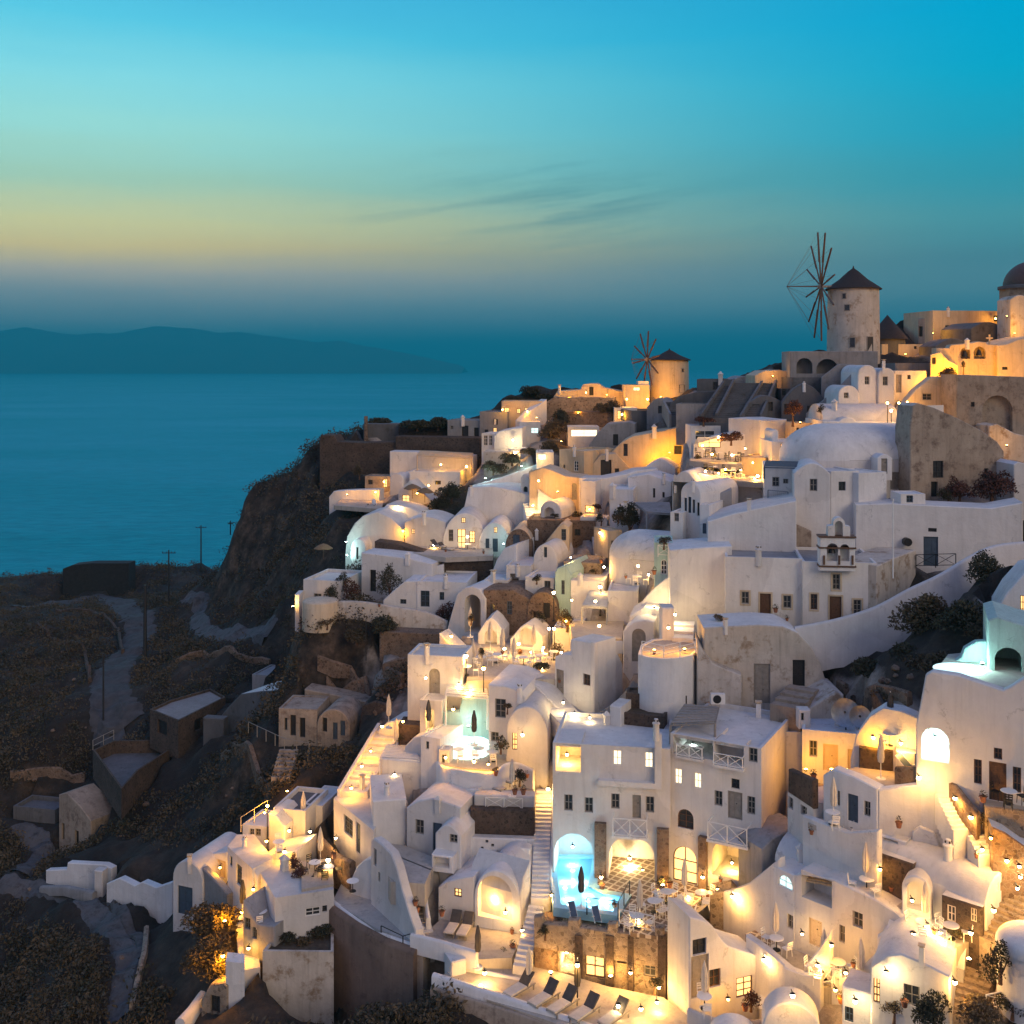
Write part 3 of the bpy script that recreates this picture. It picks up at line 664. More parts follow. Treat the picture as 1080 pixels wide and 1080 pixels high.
barrel('largest white barrel vault with a rounded domed end, above the bell tower', (896, 524, 98), (976, 99.5), 486, 8.6, 3.1, [('dg', 939, 498, 948, 516)], endL=True)
H('small white dormer with a tall brown door on the largest vault', (925, 500, 96.8), (941, 96.8), 479, 3, [('dg', 929.5, 483.5, 936, 500)], kind='seg', rise=.35, name='dormer', cat='dormer', ct=False, sk=.6)
H('cracked plaster ruin with a sloping vaulted roof and barred window', (960, 528, 97), (1059, 98.5), 426, 2.6, [('wk', 984, 486, 995, 504), ('dk', 982, 508, 989, 524), ('wk', 1038, 494, 1042, 505)], kind='poly', m='ruin', rm='old', name='ruined_building', cat='ruin',
  prof=[(960, 452), (963, 428), (968, 425), (985, 430), (1010, 441), (1035, 454), (1052, 466), (1059, 476)])
H('white round topped house with one window, left part of the pair over the bell tower', (837, 548, 94), (876, 93.4), 488.5, 7, [('w', 854, 505, 862, 518)], kind='seg', rise=.9)
H('flat white house with one small square window below the largest vault', (876.5, 546, 93.5), (906, 94), 497, 6, [('wk', 884.5, 508, 892, 517.5)], par=.12)
H('plain bright white annexe catching lamp light beside the small square window', (905.5, 546, 93.2), (935, 94.4), 499, 4, par=.1)
H('long white terrace wall with a dark blue door and a vent', (902, 602, 92), (1079, 89), 531, 3.5, [('wk', 979, 557, 988, 561), ('db', 974, 566, 989.5, 597)], kind='poly', prof=[(902, 532), (940, 531), (1000, 534), (1046, 536), (1079, 530)], name='terrace_wall', cat='wall')
H('white shed at the end of the long terrace wall', (1069, 545, 95), (1092, 95), 485, 5, kind='poly', prof=[(1069, 490), (1074, 487), (1092, 492)])
H('square white cistern box on the terrace wall by the shrubs', (950, 536, 91.4), (976, 91.4), 521, 2.5, [('wb', 956, 522.5, 963, 530)], name='cistern', cat='cistern', ct=False, sk=.5, par=.05)
# church with two brown doors, bell tower
H('church block with one brown door between two framed windows', (765, 658, 87.6), (846.5, 86.6), 587, 6.5, [('w', 782, 624, 790, 637, 't'), ('d', 801.5, 626, 813, 656, 't'), ('w', 826, 628, 834.5, 641.5, 't')], name='church', cat='church', rm='grey')
H('church front under the bell tower with a brown door and an upper window', (846.5, 659, 86.0), (925, 85.2), 592, 7, [('wn', 855, 626.5, 862, 643, 't'), ('d', 875, 629, 887.5, 656, 't'), ('w', 900, 632.5, 908.5, 649, 't'), ('w', 878, 605.5, 886, 622, 't')], name='church', cat='church', rm='grey', m='pl')
f = H('tall two tiered white bell tower on the church roof', (864.5, 600, 85.0), (902, 84.7), 566.5, 1.1, [('os', 872, 573, 884, 592, 'a'), ('os', 886, 574, 896, 592, 'a')], name='bell_tower', cat='bell tower', ct=False, sk=.2, par=.0)
u0, z0 = f[1].pix(873.5, 567); u1, z1 = f[1].pix(897, 546); f2 = Fr(f[1].p(u0, .1, z0), f[1].p(u1, .1, z0)); zz = z1-z0; W = f2.W
mb = MB(); ops = facade(mb, f2, [(0, -.1), (W, -.1), (W, zz*.55), (W*.75, zz*.6)]+[(W*.5+W*.27*math.cos(t), zz*.68+zz*.32*math.sin(t)) for t in [pi*i/8 for i in range(9)]]+[(W*.25, zz*.6), (0, zz*.55)], [('os', 880.5, 549.5, 889, 565.5, 'a')])
outl = [(0, -.1), (W, -.1), (W, zz*.55), (W*.75, zz*.6)]+[(W*.5+W*.27*math.cos(t), zz*.68+zz*.32*math.sin(t)) for t in [pi*i/8 for i in range(9)]]+[(W*.25, zz*.6), (0, zz*.55)]
for i in range(len(outl)): a, b = outl[i], outl[(i+1) % len(outl)]; mb.quad(f2.p(a[0], 0, a[1]), f2.p(b[0], 0, b[1]), f2.p(b[0], .8, b[1]), f2.p(a[0], .8, a[1]))
mb.build('belfry', 'pl', f[0])
mb = MB()
for y in (566, 577.5, 597): u, z = f[1].pix(866, y); mb.fbox(f[1], -.07, f[1].W+.07, -.09, 1.15, z-.07, z+.05)
for x in (869, 885, 899): u, z = f[1].pix(x, 596); mb.fbox(f[1], u-.07, u+.07, -.12, .0, z+.05, z+.75)
mb.build('cornice', 'wood', f[0])
mb = MB(); q = f[1].p(f[1].pix(878, 577)[0], .3, f[1].pix(878, 577)[1]); mb.lathe(q, [(.3, -.5), (.2, -.2), (.12, 0), (0, .05)], 12); o = mb.build('bell', 'metal', None, tuple(q)); tag(o, 'bronze bell hanging inside the two tiered bell tower', 'bell')
H('old brown rendered block behind the church roof', (789, 592, 93), (856, 93), 565, 5, m='ruin', kind='poly', prof=[(789, 566), (800, 560), (820, 551), (840, 553), (856, 560)], name='ruined_building', cat='ruin')
H('white side wall of the church climbing from its corner', (925, 655, 84.8), (966, 90), 598, 3, m='old', kind='poly', prof=[(925, 597), (945, 588), (966, 580)], name='church_wall', cat='wall', ct=False)
WL('curving white boundary wall sweeping up past the church to the frame edge', [(838, 661, 82.2, 3.6), (880, 653, 82, 3.6), (922, 640, 82, 4), (958, 621, 82, 4.2), (992, 605, 82, 4.2), (1022, 587, 82.5, 4.2), (1050, 575, 83, 4), (1095, 570, 83.5, 4)], 4, .5, n=5, ct=True)
H('peeling old vaulted house with a tall grey door', (742, 746, 81), (872, 80.5), 661, 4.2, [('dg', 795, 700, 812.5, 742), ('dk', 836, 696, 849, 724), ('ww', 774, 713, 783, 730)], kind='poly', m='old', rm='plroof', prof=[(742, 662), (800, 659), (826, 661), (842, 668), (856, 683), (866, 702), (872, 722)])
H('tall white wall above the round balcony, by the church steps', (706, 664, 90), (772, 89.5), 577, 5, kind='poly', prof=[(706, 580), (748, 577), (772, 576)], name='house', cat='house')
H('large white building with a pale blue sloping roof beside the restaurant', (746, 604, 92.5), (840, 91), 545, 6.5, kind='poly', prof=[(746, 550), (758, 546.5), (775, 541.5), (805, 535), (840, 528)])
H('blue and white house with a balcony beside the lit restaurant', (806, 528, 98), (839, 97.5), 491, 5, [('w', 814.5, 503, 822, 513), ('w', 826, 505, 831.5, 510)], par=.1)
H('pale house with an open dark doorway behind the blue balcony house', (814, 490, 105), (858, 105), 466, 5, [('dk', 832, 468, 837, 484), ('wk', 839.5, 468, 843, 477), ('wl', 823, 468, 829, 483)], par=.1)
H('small chimney like white arch at the end of the gold wall', (814, 474, 107), (821, 107), 453, 3, kind='vault', name='chimney', cat='chimney')
H('tall curved white retaining wall above the restaurant terrace', (768, 486, 116), (802, 113.5), 440, 4, kind='poly', prof=[(768, 441), (785, 441), (802, 443)], name='retaining_wall', cat='wall')
H('cream lit end of the curved retaining wall', (802, 488, 113.5), (830, 115.5), 443, 4, [('wk', 809, 456, 810.5, 458)], kind='poly', prof=[(802, 443), (815, 443), (830, 442)], name='retaining_wall', cat='wall')
H('gold lit wall with pigeon holes by the round topiary tree', (836, 458, 112), (868, 112), 446, 3, [('wk', 840, 451, 842.5, 453.5), ('wk', 844.5, 451, 847, 453.5), ('wk', 849, 451, 851.5, 453.5), ('wk', 853.5, 451, 856, 453.5)], m='cream', name='garden_wall', cat='wall')

# restaurant terraces
zR1 = TR((740, 487, 111), [(727, 486), (783, 491), (806, 478), (790, 470), (735, 474)], 'floor')
H('sloping white awning roof over the upper restaurant', (731, 474, 116), (794, 114.5), 459, 4, [('wl', 736, 461, 760, 472)], kind='poly', prof=[(731, 468), (752, 460), (775, 456), (794, 459)])
H('flat white canopy building behind the upper restaurant', (729, 466, 119), (776, 119), 449, 4, [('ww', 733, 454, 754, 464)], name='canopy_building')
H('gold glowing block between the two restaurant terraces', (782, 512, 107), (807, 106), 482, 5, name='house', m='cream', par=.1)
zR2 = TR((760, 503, 105.5), [(739, 502), (770, 507), (806, 509), (806, 499), (770, 494), (739, 494)], 'floor')
H('white retaining wall holding up the lower restaurant terrace', (736, 530, 104), (806, 102), 500.5, 4, kind='poly', prof=[(736, 499), (775, 507), (806, 517)], name='retaining_wall', cat='wall')
H('shadowed sloping vault below the restaurant', (741, 542, 99.4), (773, 99), 517, 5, kind='poly', prof=[(741, 531), (752, 522), (772, 516)], m='grey')
H('white arch gabled house with paired blue shutters', (718, 566, 98.5), (739, 97), 509, 6, [('wb', 721.5, 525, 724.5, 541), ('wb', 725.6, 524, 729, 541), ('wb', 730.2, 527, 733, 541), ('wk', 735, 530, 738, 544)], kind='vault')
H('cream house with a small domed roof below the restaurant', (709, 545, 103), (734, 102), 497, 5, [('wk', 710, 501, 713, 508), ('wk', 711, 512, 713, 520)], kind='seg', rise=1.0, m='pl')
H('narrow white house with a gold lit doorway beside the shuttered gable', (707, 575, 97.5), (720, 97), 540, 4, [('w', 711, 540, 716, 550)], par=.1)
H('small white house with a stepped front and blue door', (738, 570, 96), (748, 95.6), 532, 4, [('db', 741, 552, 745, 563)], par=.1)

# ================================================================== centre top: the gold quarter under the small windmill
H('long gold lit house with one dark door on the skyline', (584, 424, 152), (664, 151), 404, 5, [('dk', 621.5, 408, 626, 417)], kind='poly', prof=[(584, 418), (588, 412.5), (612, 411), (615, 405.5), (622, 404.5), (631, 404.5), (638, 409), (664, 414)], m='cream')  # cream holds some flood amber here and on the box house
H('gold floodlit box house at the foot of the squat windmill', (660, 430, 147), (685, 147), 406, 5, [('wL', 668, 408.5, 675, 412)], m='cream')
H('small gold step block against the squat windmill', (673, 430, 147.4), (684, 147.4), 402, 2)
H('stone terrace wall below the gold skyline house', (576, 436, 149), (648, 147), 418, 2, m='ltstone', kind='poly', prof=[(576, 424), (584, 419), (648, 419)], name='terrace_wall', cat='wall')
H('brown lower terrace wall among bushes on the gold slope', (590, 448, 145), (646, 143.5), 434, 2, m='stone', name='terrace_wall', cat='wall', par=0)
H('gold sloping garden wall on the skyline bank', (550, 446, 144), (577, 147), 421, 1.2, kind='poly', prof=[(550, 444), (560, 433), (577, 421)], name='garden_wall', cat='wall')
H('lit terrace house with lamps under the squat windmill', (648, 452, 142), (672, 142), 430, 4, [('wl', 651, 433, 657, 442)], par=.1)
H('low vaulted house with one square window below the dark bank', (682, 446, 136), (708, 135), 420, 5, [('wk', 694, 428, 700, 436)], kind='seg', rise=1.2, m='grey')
H('dark flat house with a small window below the squat windmill', (666, 464, 137), (716, 138), 433, 6, [('wk', 683.5, 447, 688, 455)], m='dkshadepl')
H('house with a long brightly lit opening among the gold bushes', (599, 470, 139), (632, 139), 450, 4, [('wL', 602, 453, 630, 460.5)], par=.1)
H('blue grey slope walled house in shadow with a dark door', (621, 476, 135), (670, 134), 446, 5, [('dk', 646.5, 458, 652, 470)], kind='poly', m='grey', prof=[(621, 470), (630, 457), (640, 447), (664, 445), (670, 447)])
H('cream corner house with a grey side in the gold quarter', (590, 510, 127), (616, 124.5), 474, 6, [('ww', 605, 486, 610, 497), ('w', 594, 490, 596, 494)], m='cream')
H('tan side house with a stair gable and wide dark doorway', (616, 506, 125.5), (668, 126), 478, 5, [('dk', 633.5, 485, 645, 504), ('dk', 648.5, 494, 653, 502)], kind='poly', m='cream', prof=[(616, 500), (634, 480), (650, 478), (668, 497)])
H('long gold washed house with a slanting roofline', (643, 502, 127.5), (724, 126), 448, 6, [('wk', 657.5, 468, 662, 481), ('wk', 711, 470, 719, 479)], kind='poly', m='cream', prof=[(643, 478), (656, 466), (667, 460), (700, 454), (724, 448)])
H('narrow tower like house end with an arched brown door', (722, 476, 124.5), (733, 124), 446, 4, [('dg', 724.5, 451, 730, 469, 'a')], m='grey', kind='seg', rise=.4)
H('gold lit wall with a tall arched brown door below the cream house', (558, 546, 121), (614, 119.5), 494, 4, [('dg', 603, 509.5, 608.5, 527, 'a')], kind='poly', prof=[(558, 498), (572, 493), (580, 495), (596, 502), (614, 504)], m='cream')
H('curved white courtyard wall in the middle of the village', (611, 546, 119.3), (694, 120), 496, 3, kind='poly', prof=[(611, 504), (640, 504), (660, 500), (672, 496), (694, 494)], name='courtyard_wall', cat='wall')
H('cream arch topped wall below the gold house', (680, 506, 122), (712, 121), 484, 3, [('w', 691, 498, 697, 503)], kind='seg', rise=1.0, name='courtyard_wall', cat='wall')
H('pale blue house with two narrow dark doors in the courtyard', (662, 528, 116.5), (708, 115), 500, 5, [('dk', 688.5, 515, 691, 525), ('dk', 698.5, 519, 701, 525)], kind='poly', prof=[(662, 503), (684, 500), (708, 508)])
H('small flat pale blue house beside the courtyard plants', (643, 548, 113.5), (668, 113), 516, 5, par=.15)
H('cream porch wall with a gold lit doorway in the courtyard', (613, 548, 117.5), (628, 117), 507, 3, [('wl', 617, 533, 627, 541)], par=.1)
H('low white arched niche house by the lit steps', (570, 560, 117), (592, 116), 528, 4, [('os', 574, 535, 585, 552, 'a')], kind='vault', rise=1.2)
H('white boundary house beside the dark courtyard tree', (650, 570, 110.5), (664, 110), 534, 4, par=.1)
H('low gold lit wall above the central stairs', (612, 560, 114), (640, 113.4), 545, 2, name='garden_wall', cat='wall')

# ================================================================== left top: castle point
H('brown ruined castle wall on the cliff top', (337, 514, 150), (418, 148), 465, 3, kind='poly', m='dkstone', name='castle_wall', cat='ruin', prof=[(337, 464), (338, 459), (352, 459), (356, 466), (385, 467), (418, 466)])
H('small ruined chapel wall with a chimney on the cliff top', (383, 463, 153), (421, 153), 447, 3, m='dkshadepl', name='ruined_wall', cat='ruin', par=0)
H('thin brick chimney standing on the cliff top', (384, 460, 152), (387.5, 152), 439, .5, m='stone', name='chimney', cat='chimney', par=0)
H('dark stone terrace wall along the cliff top', (417, 482, 147.5), (507, 144), 460, 3, m='dkstone', name='terrace_wall', cat='wall', par=0)
H('dark hedge topped stone wall behind the castle point', (420, 466, 152), (474, 151), 447, 3, m='dkstone', name='garden_wall', cat='wall', par=0)
H('white wall behind the pergola below the castle', (411, 508, 143.5), (499, 141.5), 476, 2.5, name='garden_wall', cat='wall', kind='poly', prof=[(411, 476), (455, 477), (499, 481)])
H('white terrace block in front of the pergola', (432, 524, 138.5), (485, 137.5), 497, 4, [('wk', 459, 507, 465, 511)], par=.1)
H('blue grey house with dark doorways on the point', (472, 470, 148.5), (506, 147.5), 443, 5, [('dk', 487, 449, 494, 462), ('dk', 500, 451, 505, 462), ('w', 475, 449, 478, 453)], m='grey', par=.1)
H('pale house with a square window rising behind the point', (506, 470, 147), (535, 146), 434, 6, [('wk', 520, 442, 525, 448), ('wk', 511, 453, 515, 458), ('wl', 520, 451, 524, 456)], m='grey', par=.15)
H('long terrace house with gold lamps under the dark skyline bank', (529, 446, 147), (572, 146.5), 423, 5, [('wl', 532, 430, 537, 436), ('wl', 545, 431, 549, 436), ('wl', 553, 430, 560, 436)], m='cream', par=.1)
H('pale paired arch front with two tall shutters', (508, 484, 138.5), (522, 138), 457, 4, [('ws', 510, 459, 514.5, 470), ('ws', 515.5, 459, 519.5, 470)], par=.1)
H('bright cream lit house front with a gabled top', (521, 482, 137.5), (551, 137), 453, 5, kind='poly', prof=[(521, 460), (526, 455), (540, 452), (551, 451)])
H('white house with a blue pool of light above the planted strip', (548, 464, 141), (570, 141), 445, 4, [('wc', 560, 451, 568, 457)], par=.1)
H('small white house with a bright lit base beside the planted strip', (536, 486, 134.5), (549, 134), 473, 3, [('wL', 539, 475, 548, 483)], par=.1)
H('grey retaining wall under the bright gabled house', (510, 498, 134), (540, 133.5), 476, 3, m='old', name='retaining_wall', cat='wall', par=0)
WL('long pale diagonal wall climbing beside the planted strip', [(498, 512, 128, 1.8), (530, 503, 129, 1.6), (560, 492, 130.5, 1.6), (572, 487, 131, 1.6)], 1.6, .5)
H('cream lit porch house above the diagonal wall', (566, 500, 129), (584, 129), 477, 4, [('wL', 567.5, 479, 576, 485)], par=.1)
H('large white slope sided block with broad blank walls', (485, 560, 125.5), (566, 122.5), 512, 6, kind='poly', prof=[(485, 554), (491, 528), (494, 514), (520, 513), (545, 518), (566, 524)])
H('white gable end with a round dark window', (549, 540, 124), (568, 123), 500, 6, [('wk', 552, 513, 556.5, 519, 'a')], kind='poly', prof=[(549, 504), (552, 500), (562, 510), (568, 516)])
H('white stair flank wall beside the lit steps', (567, 552, 120.5), (585, 120), 514, 2, kind='poly', prof=[(567, 516), (576, 522), (585, 528)], name='stair_wall', cat='wall')
ST('bright lit steps between the white slope block and its flank wall', (566, 551, 118), (561, 530, 122.5), 2.0, 'pl')

# ================================================================== left middle: vaulted houses
H('white flat wing beside the big lit vault, two small windows in its end', (427, 582, 120.5), (470, 120), 545, 6, [('wl', 434, 558, 437.5, 563), ('wk', 434, 547, 436, 551)], kind='seg', rise=.6)
H('big white vault front with an ochre door and lit windows', (467, 580, 119.6), (513, 119.2), 541, 9, [('wl', 486.5, 546, 491, 551.5), ('w', 473, 558.5, 478, 571), ('dl', 482.5, 558, 491, 578.5), ('wl', 495, 560, 501, 572.5)], kind='vault', rise=3.4)
H('small cyan lit vault with blue doors next to the big vault', (505, 584, 117.6), (538, 117.2), 551, 6, [('wl', 521, 556, 524.5, 562), ('db', 512, 568, 516, 582), ('db', 519.5, 568, 525, 582)], kind='vault', rise=2.6)
H('low dark stone wall along the big vault terrace', (395, 600, 116), (470, 114.6), 571, 2, m='dkstone', kind='poly', prof=[(395, 571), (418, 574), (440, 581), (470, 587)], name='terrace_wall', cat='wall')
H('dark stone terrace wall below the small cyan vault', (468, 614, 113), (520, 113), 588, 2, m='dkstone', name='terrace_wall', cat='wall', par=0)
TR((450, 579, 117), [(425, 582), (470, 588), (520, 586), (520, 578), (425, 576)], 'floor')
H('white house with a tall dark door behind a flowering tree', (381, 632, 113), (456, 110.8), 582, 5, [('dk', 390, 601, 396.5, 624)], kind='poly', prof=[(381, 583), (400, 585), (430, 589), (456, 595)])
H('low white house with blue shuttered doors and windows', (440, 645, 107.5), (492, 106.8), 613, 6, [('wb', 443.5, 623, 453, 640), ('wb', 463.5, 624.5, 468.5, 633)], par=.15)
H('white sloping house end with one small blue window', (404, 645, 108.2), (441, 107.6), 612, 5, [('wb', 422, 632, 428.5, 637)], kind='poly', prof=[(404, 633), (416, 622), (427, 613), (441, 613)])
H('upper white terrace house above the blue shuttered house', (413, 622, 112), (440, 111.6), 606, 4, par=.2)
H('small white cistern house with a dark opening above the blue shutters', (452, 612, 112), (468, 112), 596, 3, [('wk', 454, 601, 458.5, 607)], kind='poly', prof=[(452, 604), (458, 598), (468, 595)], name='cistern', cat='cistern')
H('square white courtyard house at the cliff edge with a lattice window', (320, 640, 110.5), (360, 109.5), 611, 6, [('w', 331, 626, 339, 632)], par=.3)
WL('white courtyard wall running back from the cliff edge house', [(322, 614, 112, 2.4), (345, 609, 115, 2.4), (376, 602, 118, 2.4)], 2.4, .4)
c = P(338, 664, 106.5); DM('round cream bastion below the courtyard house', P(338, 634, 106.5), 1.75, .3, 2.3, 'cream', 'bastion', 'bastion', sk=.4)
H('white lit slit wall at the cliff edge', (311, 664, 108.5), (316, 108.5), 627, 2, name='house_wall', cat='wall', par=0, sk=.5)
WL('long weathered white garden wall above the dark ravine', [(348, 634, 106.5, 2.0), (380, 634, 106, 2.2), (420, 640, 105.5, 2.6), (450, 645, 105, 2.6), (472, 655, 104.5, 2.0)], 2.4, .5, 'old', ct=True, n=4)
H('big open archway of a white vaulted passage', (472, 680, 103.6), (512, 102), 619, 5, [('od', 490, 627, 507, 668, 'a')], kind='poly', prof=[(472, 662), (478, 640), (482, 626), (490, 620), (498, 618.5), (506, 622), (512, 632)], name='archway', cat='archway')
H('brown rubble stone house with two blue windows', (510, 680, 102.3), (562, 101), 622, 6, [('wb', 517, 637, 521.5, 648.5), ('wb', 534.5, 634, 540, 648)], m='stone', kind='poly', prof=[(510, 622), (540, 622), (562, 634)])
H('white parapet house with pale shutters over the stone house', (511, 628, 105.5), (536, 105), 611, 4, [('ww', 512, 614, 518, 624), ('ww', 524, 614, 530, 625)], par=.15)
H('rounded white cave mass with blue lit doors at its foot', (364, 592, 122), (426, 121), 541, 6, [('db', 373, 574, 375, 588), ('db', 376.5, 575, 378.5, 588), ('db', 380, 577, 382, 590)], kind='poly', prof=[(364, 584), (366, 566), (374, 552), (383, 544), (398, 540), (412, 546), (422, 556), (426, 562)], name='cave_house', cat='cave house', up=1.)
H('small rounded white cave front below the cave mass', (370, 594, 120), (386, 119.6), 568, 4, [('dk', 375.5, 577, 378, 590)], kind='vault', rise=1.2, name='cave_house', cat='cave house')
H('gold lit rounded wall between the cave mass and the big vault', (400, 572, 127), (444, 126), 530, 4, kind='poly', prof=[(400, 540), (408, 532), (420, 533), (432, 535), (442, 540), (444, 548)], name='garden_wall', cat='wall')
H('gold lit low wall of the cliff edge parking terrace', (347, 532, 139), (400, 137), 516, 1.5, kind='poly', prof=[(347, 524), (352, 518), (366, 517), (400, 516)], name='terrace_wall', cat='wall')
TR((385, 530, 135), [(352, 533), (402, 537), (406, 524), (366, 521)], 'floor')
H('gold lit terrace house with an open porch below the castle wall', (385, 518, 143), (413, 142.5), 502, 3, [('wl', 404, 505, 408.5, 514), ('wk', 388, 506, 393, 511)], m='ruin', par=.1)
WL('winding gold lit wall beside the terrace lamps', [(394, 526, 134, 1.5), (402, 545, 131, 1.5), (412, 556, 128, 1.5), (424, 566, 125, 1.5)], 1.5, .4, n=3)
H('pale low vault beside the pergola wall', (411, 524, 140), (425, 139), 499, 3, kind='vault', rise=.9)
H('gold washed low house below the straw parasols', (420, 545, 133), (454, 132), 515, 3, [('wl', 424, 522, 432, 530)], kind='poly', prof=[(420, 518), (432, 507), (454, 528)])

# ================================================================== centre
H('tan barrel vaulted house with a dark stone front', (533, 596, 112.6), (561, 112.2), 558, 7, [('db', 541, 564, 548, 578)], kind='vault', rise=1.8, m='stone', rm='cream')
H('low brown house with small dark windows behind the central stairs', (556, 570, 114.5), (628, 113.4), 548, 5, [('wb', 592, 556, 600, 564), ('wk', 606, 558, 612, 565)], m='stone', par=.1)
H('gold edged low vault beside the brown house', (575, 580, 111), (600, 110.6), 555, 4, [('wb', 592, 558, 597, 570)], kind='poly', m='cream', prof=[(575, 572), (588, 556), (594, 552), (600, 556)])
ST('upper lit flight of the central village stairs', (637, 593, 108), (632, 566, 113), 1.5, 'pl', side=.0)
ST('lower lit flight of the central village stairs', (642, 616, 103), (641, 598, 107), 1.7, 'pl')
H('tall tan stone house with pilasters beside the central stairs', (641, 607, 107), (656, 107.6), 560, 3, [('w', 644.5, 570, 648, 581), ('w', 650, 573, 653, 583)], m='cream', par=.1)
H('white vaulted house with a slit window above the lamp terrace', (562, 606, 107.4), (588, 106.6), 574, 6, [('wb', 573.5, 577, 577, 588)], kind='vault', rise=1.9)
H('rubble stone terrace wall with a lamp and bar above', (594, 608, 105), (634, 104), 592, 4, m='ltstone', name='terrace_wall', cat='wall', par=0)
H('flat cream house with one blue window in the centre', (554, 632, 103.4), (584, 102.6), 608, 5, [('wb', 574, 612.5, 580.5, 624.5)], par=.12)
H('pale teal gable with a narrow dark window', (585, 634, 101.6), (602, 101), 597, 6, [('wb', 592, 612, 595.5, 627)], kind='poly', prof=[(585, 604), (588, 599), (597, 596), (602, 606)], m='tealpl')
H('cream lit flat house beside the teal gable', (602, 636, 100.6), (637, 100), 612, 6, par=.12)
H('blue grey square house in shadow with an open loggia', (534, 622, 106.4), (560, 106), 596, 5, [('os', 538, 605, 547, 617)], par=.12)
H('rounded white wall swelling beside the brown vault', (518, 616, 110), (545, 109), 568, 5, kind='poly', prof=[(518, 606), (524, 590), (532, 578), (545, 574)])
H('brown vaulted stone niche house above the restaurant', (556, 668, 101), (588, 100.4), 624, 5, [('dk', 573, 636, 580, 652), ('os', 560, 645, 571, 655)], kind='vault', rise=1.6, m='stone')
H('gold glowing plastered block below the table terrace', (641, 655, 96.6), (673, 96.2), 623, 5, par=.15)
barrel('smooth white barrel vault beside the dark courtyard', (664, 608, 99.6), (702, 98), 590, 6, 2.3, endL=True)
H('teal lit house with a balcony and arched white door', (690, 614, 93.6), (710, 93.4), 572, 4, [('dw', 697, 590, 703.5, 606, 'a')], m='tealpl', par=.1)
H('white wall joining the teal balcony house to the tall wall', (708, 612, 92.5), (748, 92.4), 577, 3, par=.1, name='house', side=())
H('brightly lit white wall over the arched doorway', (672, 672, 92.8), (718, 91), 605, 3, kind='poly', prof=[(672, 650), (674, 640), (680, 630), (692, 618), (702, 610), (716, 604)])
H('white cave house with a tall brown arched door', (657, 706, 88.6), (690, 88), 656, 5, [('dg', 666.5, 663, 681, 698, 'a')], kind='poly', prof=[(657, 666), (668, 656), (680, 654), (690, 656)])
H('small blue roofed house before the bright wall', (664, 668, 90.8), (700, 90.2), 640, 4, kind='poly', prof=[(664, 650), (680, 640), (700, 642)], m='pl')
c0 = P(704, 738, 81.5); zt = P(704, 690, 81.5).z
PB('round white balcony bastion with a lit floor', (704, 690, 80.5), [(673, 690), (684, 693.5), (700, 695), (716, 694), (730, 691), (737, 684), (734, 676), (712, 672), (688, 674), (676, 680)], 3.4, par=.12, name='bastion', cat='bastion', rm='floor')
H('tall gold lit gate pier on the round balcony', (698, 676, 85), (711, 85), 641, 1.5, par=0, name='gate_pier', cat='pier')
ST('lit steps rising past the gate pier', (720, 676, 84.5), (722, 655, 88.5), 1.6, 'pl', side=.0)
H('stepped white stair wall beside the old peeling house', (735, 748, 80.2), (782, 79.8), 684, 3, kind='poly', m='old', prof=[(735, 676), (742, 688), (752, 700), (766, 706), (782, 712)], name='stair_wall', cat='wall')
ST('small dark stone steps before the peeling house', (828, 748, 76.5), (848, 724, 79.5), 2.2, 'ruin')
H('octagonal white house end with one small window', (585, 768, 87.4), (627, 84.4), 674, 2.5, [('dg', 584.9, 706, 594.5, 738), ('wn', 615, 711, 622.5, 723)], kind='poly', prof=[(585, 693), (592, 689), (602, 690), (602.5, 674), (627, 678)])
H('plain white flank of the octagonal house facing the balcony', (627, 772, 84.3), (657, 87.6), 678, .3, kind='poly', prof=[(627, 678), (642, 679), (650, 686), (657, 700)])
TR((625, 668, 92), [(604, 672), (656, 674), (658, 655), (600, 655)], 'floor', 2.)
WL('white parapet ringing the lit roof terrace of the octagonal house', [(603, 674, 88.6, 1.0), (630, 676, 86.4, 1.0), (656, 676, 88.4, 1.0)], 1., .25)
PB('lower brown stone planter under the round balcony', (680, 752, 79), [(655, 751), (700, 756), (706, 748), (704, 744), (657, 741)], 1.5, m='dkstone', rm='soil', name='planter', cat='planter', par=.1)
PB('upper brown stone planter under the round balcony', (690, 732, 80.3), [(660, 731), (724, 734), (733, 727), (700, 724), (662, 725)], 1.6, m='dkstone', rm='soil', name='planter', cat='planter', par=.1)
H('white square pier beside the stone planters', (643, 770, 79), (655, 78.6), 744, 2, par=0, name='gate_pier', cat='pier')

# restaurant in the middle (umbrellas)
zM = TR((545, 700, 92), [(492, 718), (590, 716), (612, 690), (585, 672), (500, 668)], 'floor', 1.5)
H('cream arched chapel front behind the folded parasols', (504, 682, 98.6), (531, 98.2), 652, 3, [('os', 511, 664, 524, 680, 'a')], kind='poly', prof=[(504, 668), (512, 655), (518, 651), (524, 656), (531, 666)], name='chapel', cat='chapel')
H('gold lit arched niche wall by the restaurant tables', (538, 690, 97), (572, 96), 660, 3, [('os', 548, 662, 562, 682, 'a')], kind='poly', prof=[(538, 674), (549, 661), (555, 657.5), (562, 661), (572, 672)])
H('cream lit house between the lamp posts', (583, 692, 96.5), (611, 96), 662, 5, par=.12)
H('pale diagonal white wall beside the ravine', (463, 692, 97), (486, 96.2), 668, 2, kind='poly', prof=[(463, 668), (486, 690)], name='stair_wall', cat='wall')
H('white terrace house with an arched grey door', (430, 780, 88.6), (488, 87.8), 690, 3.6, [('dg', 452.5, 705, 464, 734, 'a')], kind='flat', par=.2)
H('narrow cream tower house below the arched grey door', (443, 785, 86.6), (466, 86.2), 738, 2, [('o', 449, 748, 458, 773), ], par=.1)
c = P(486, 735, 85.5)
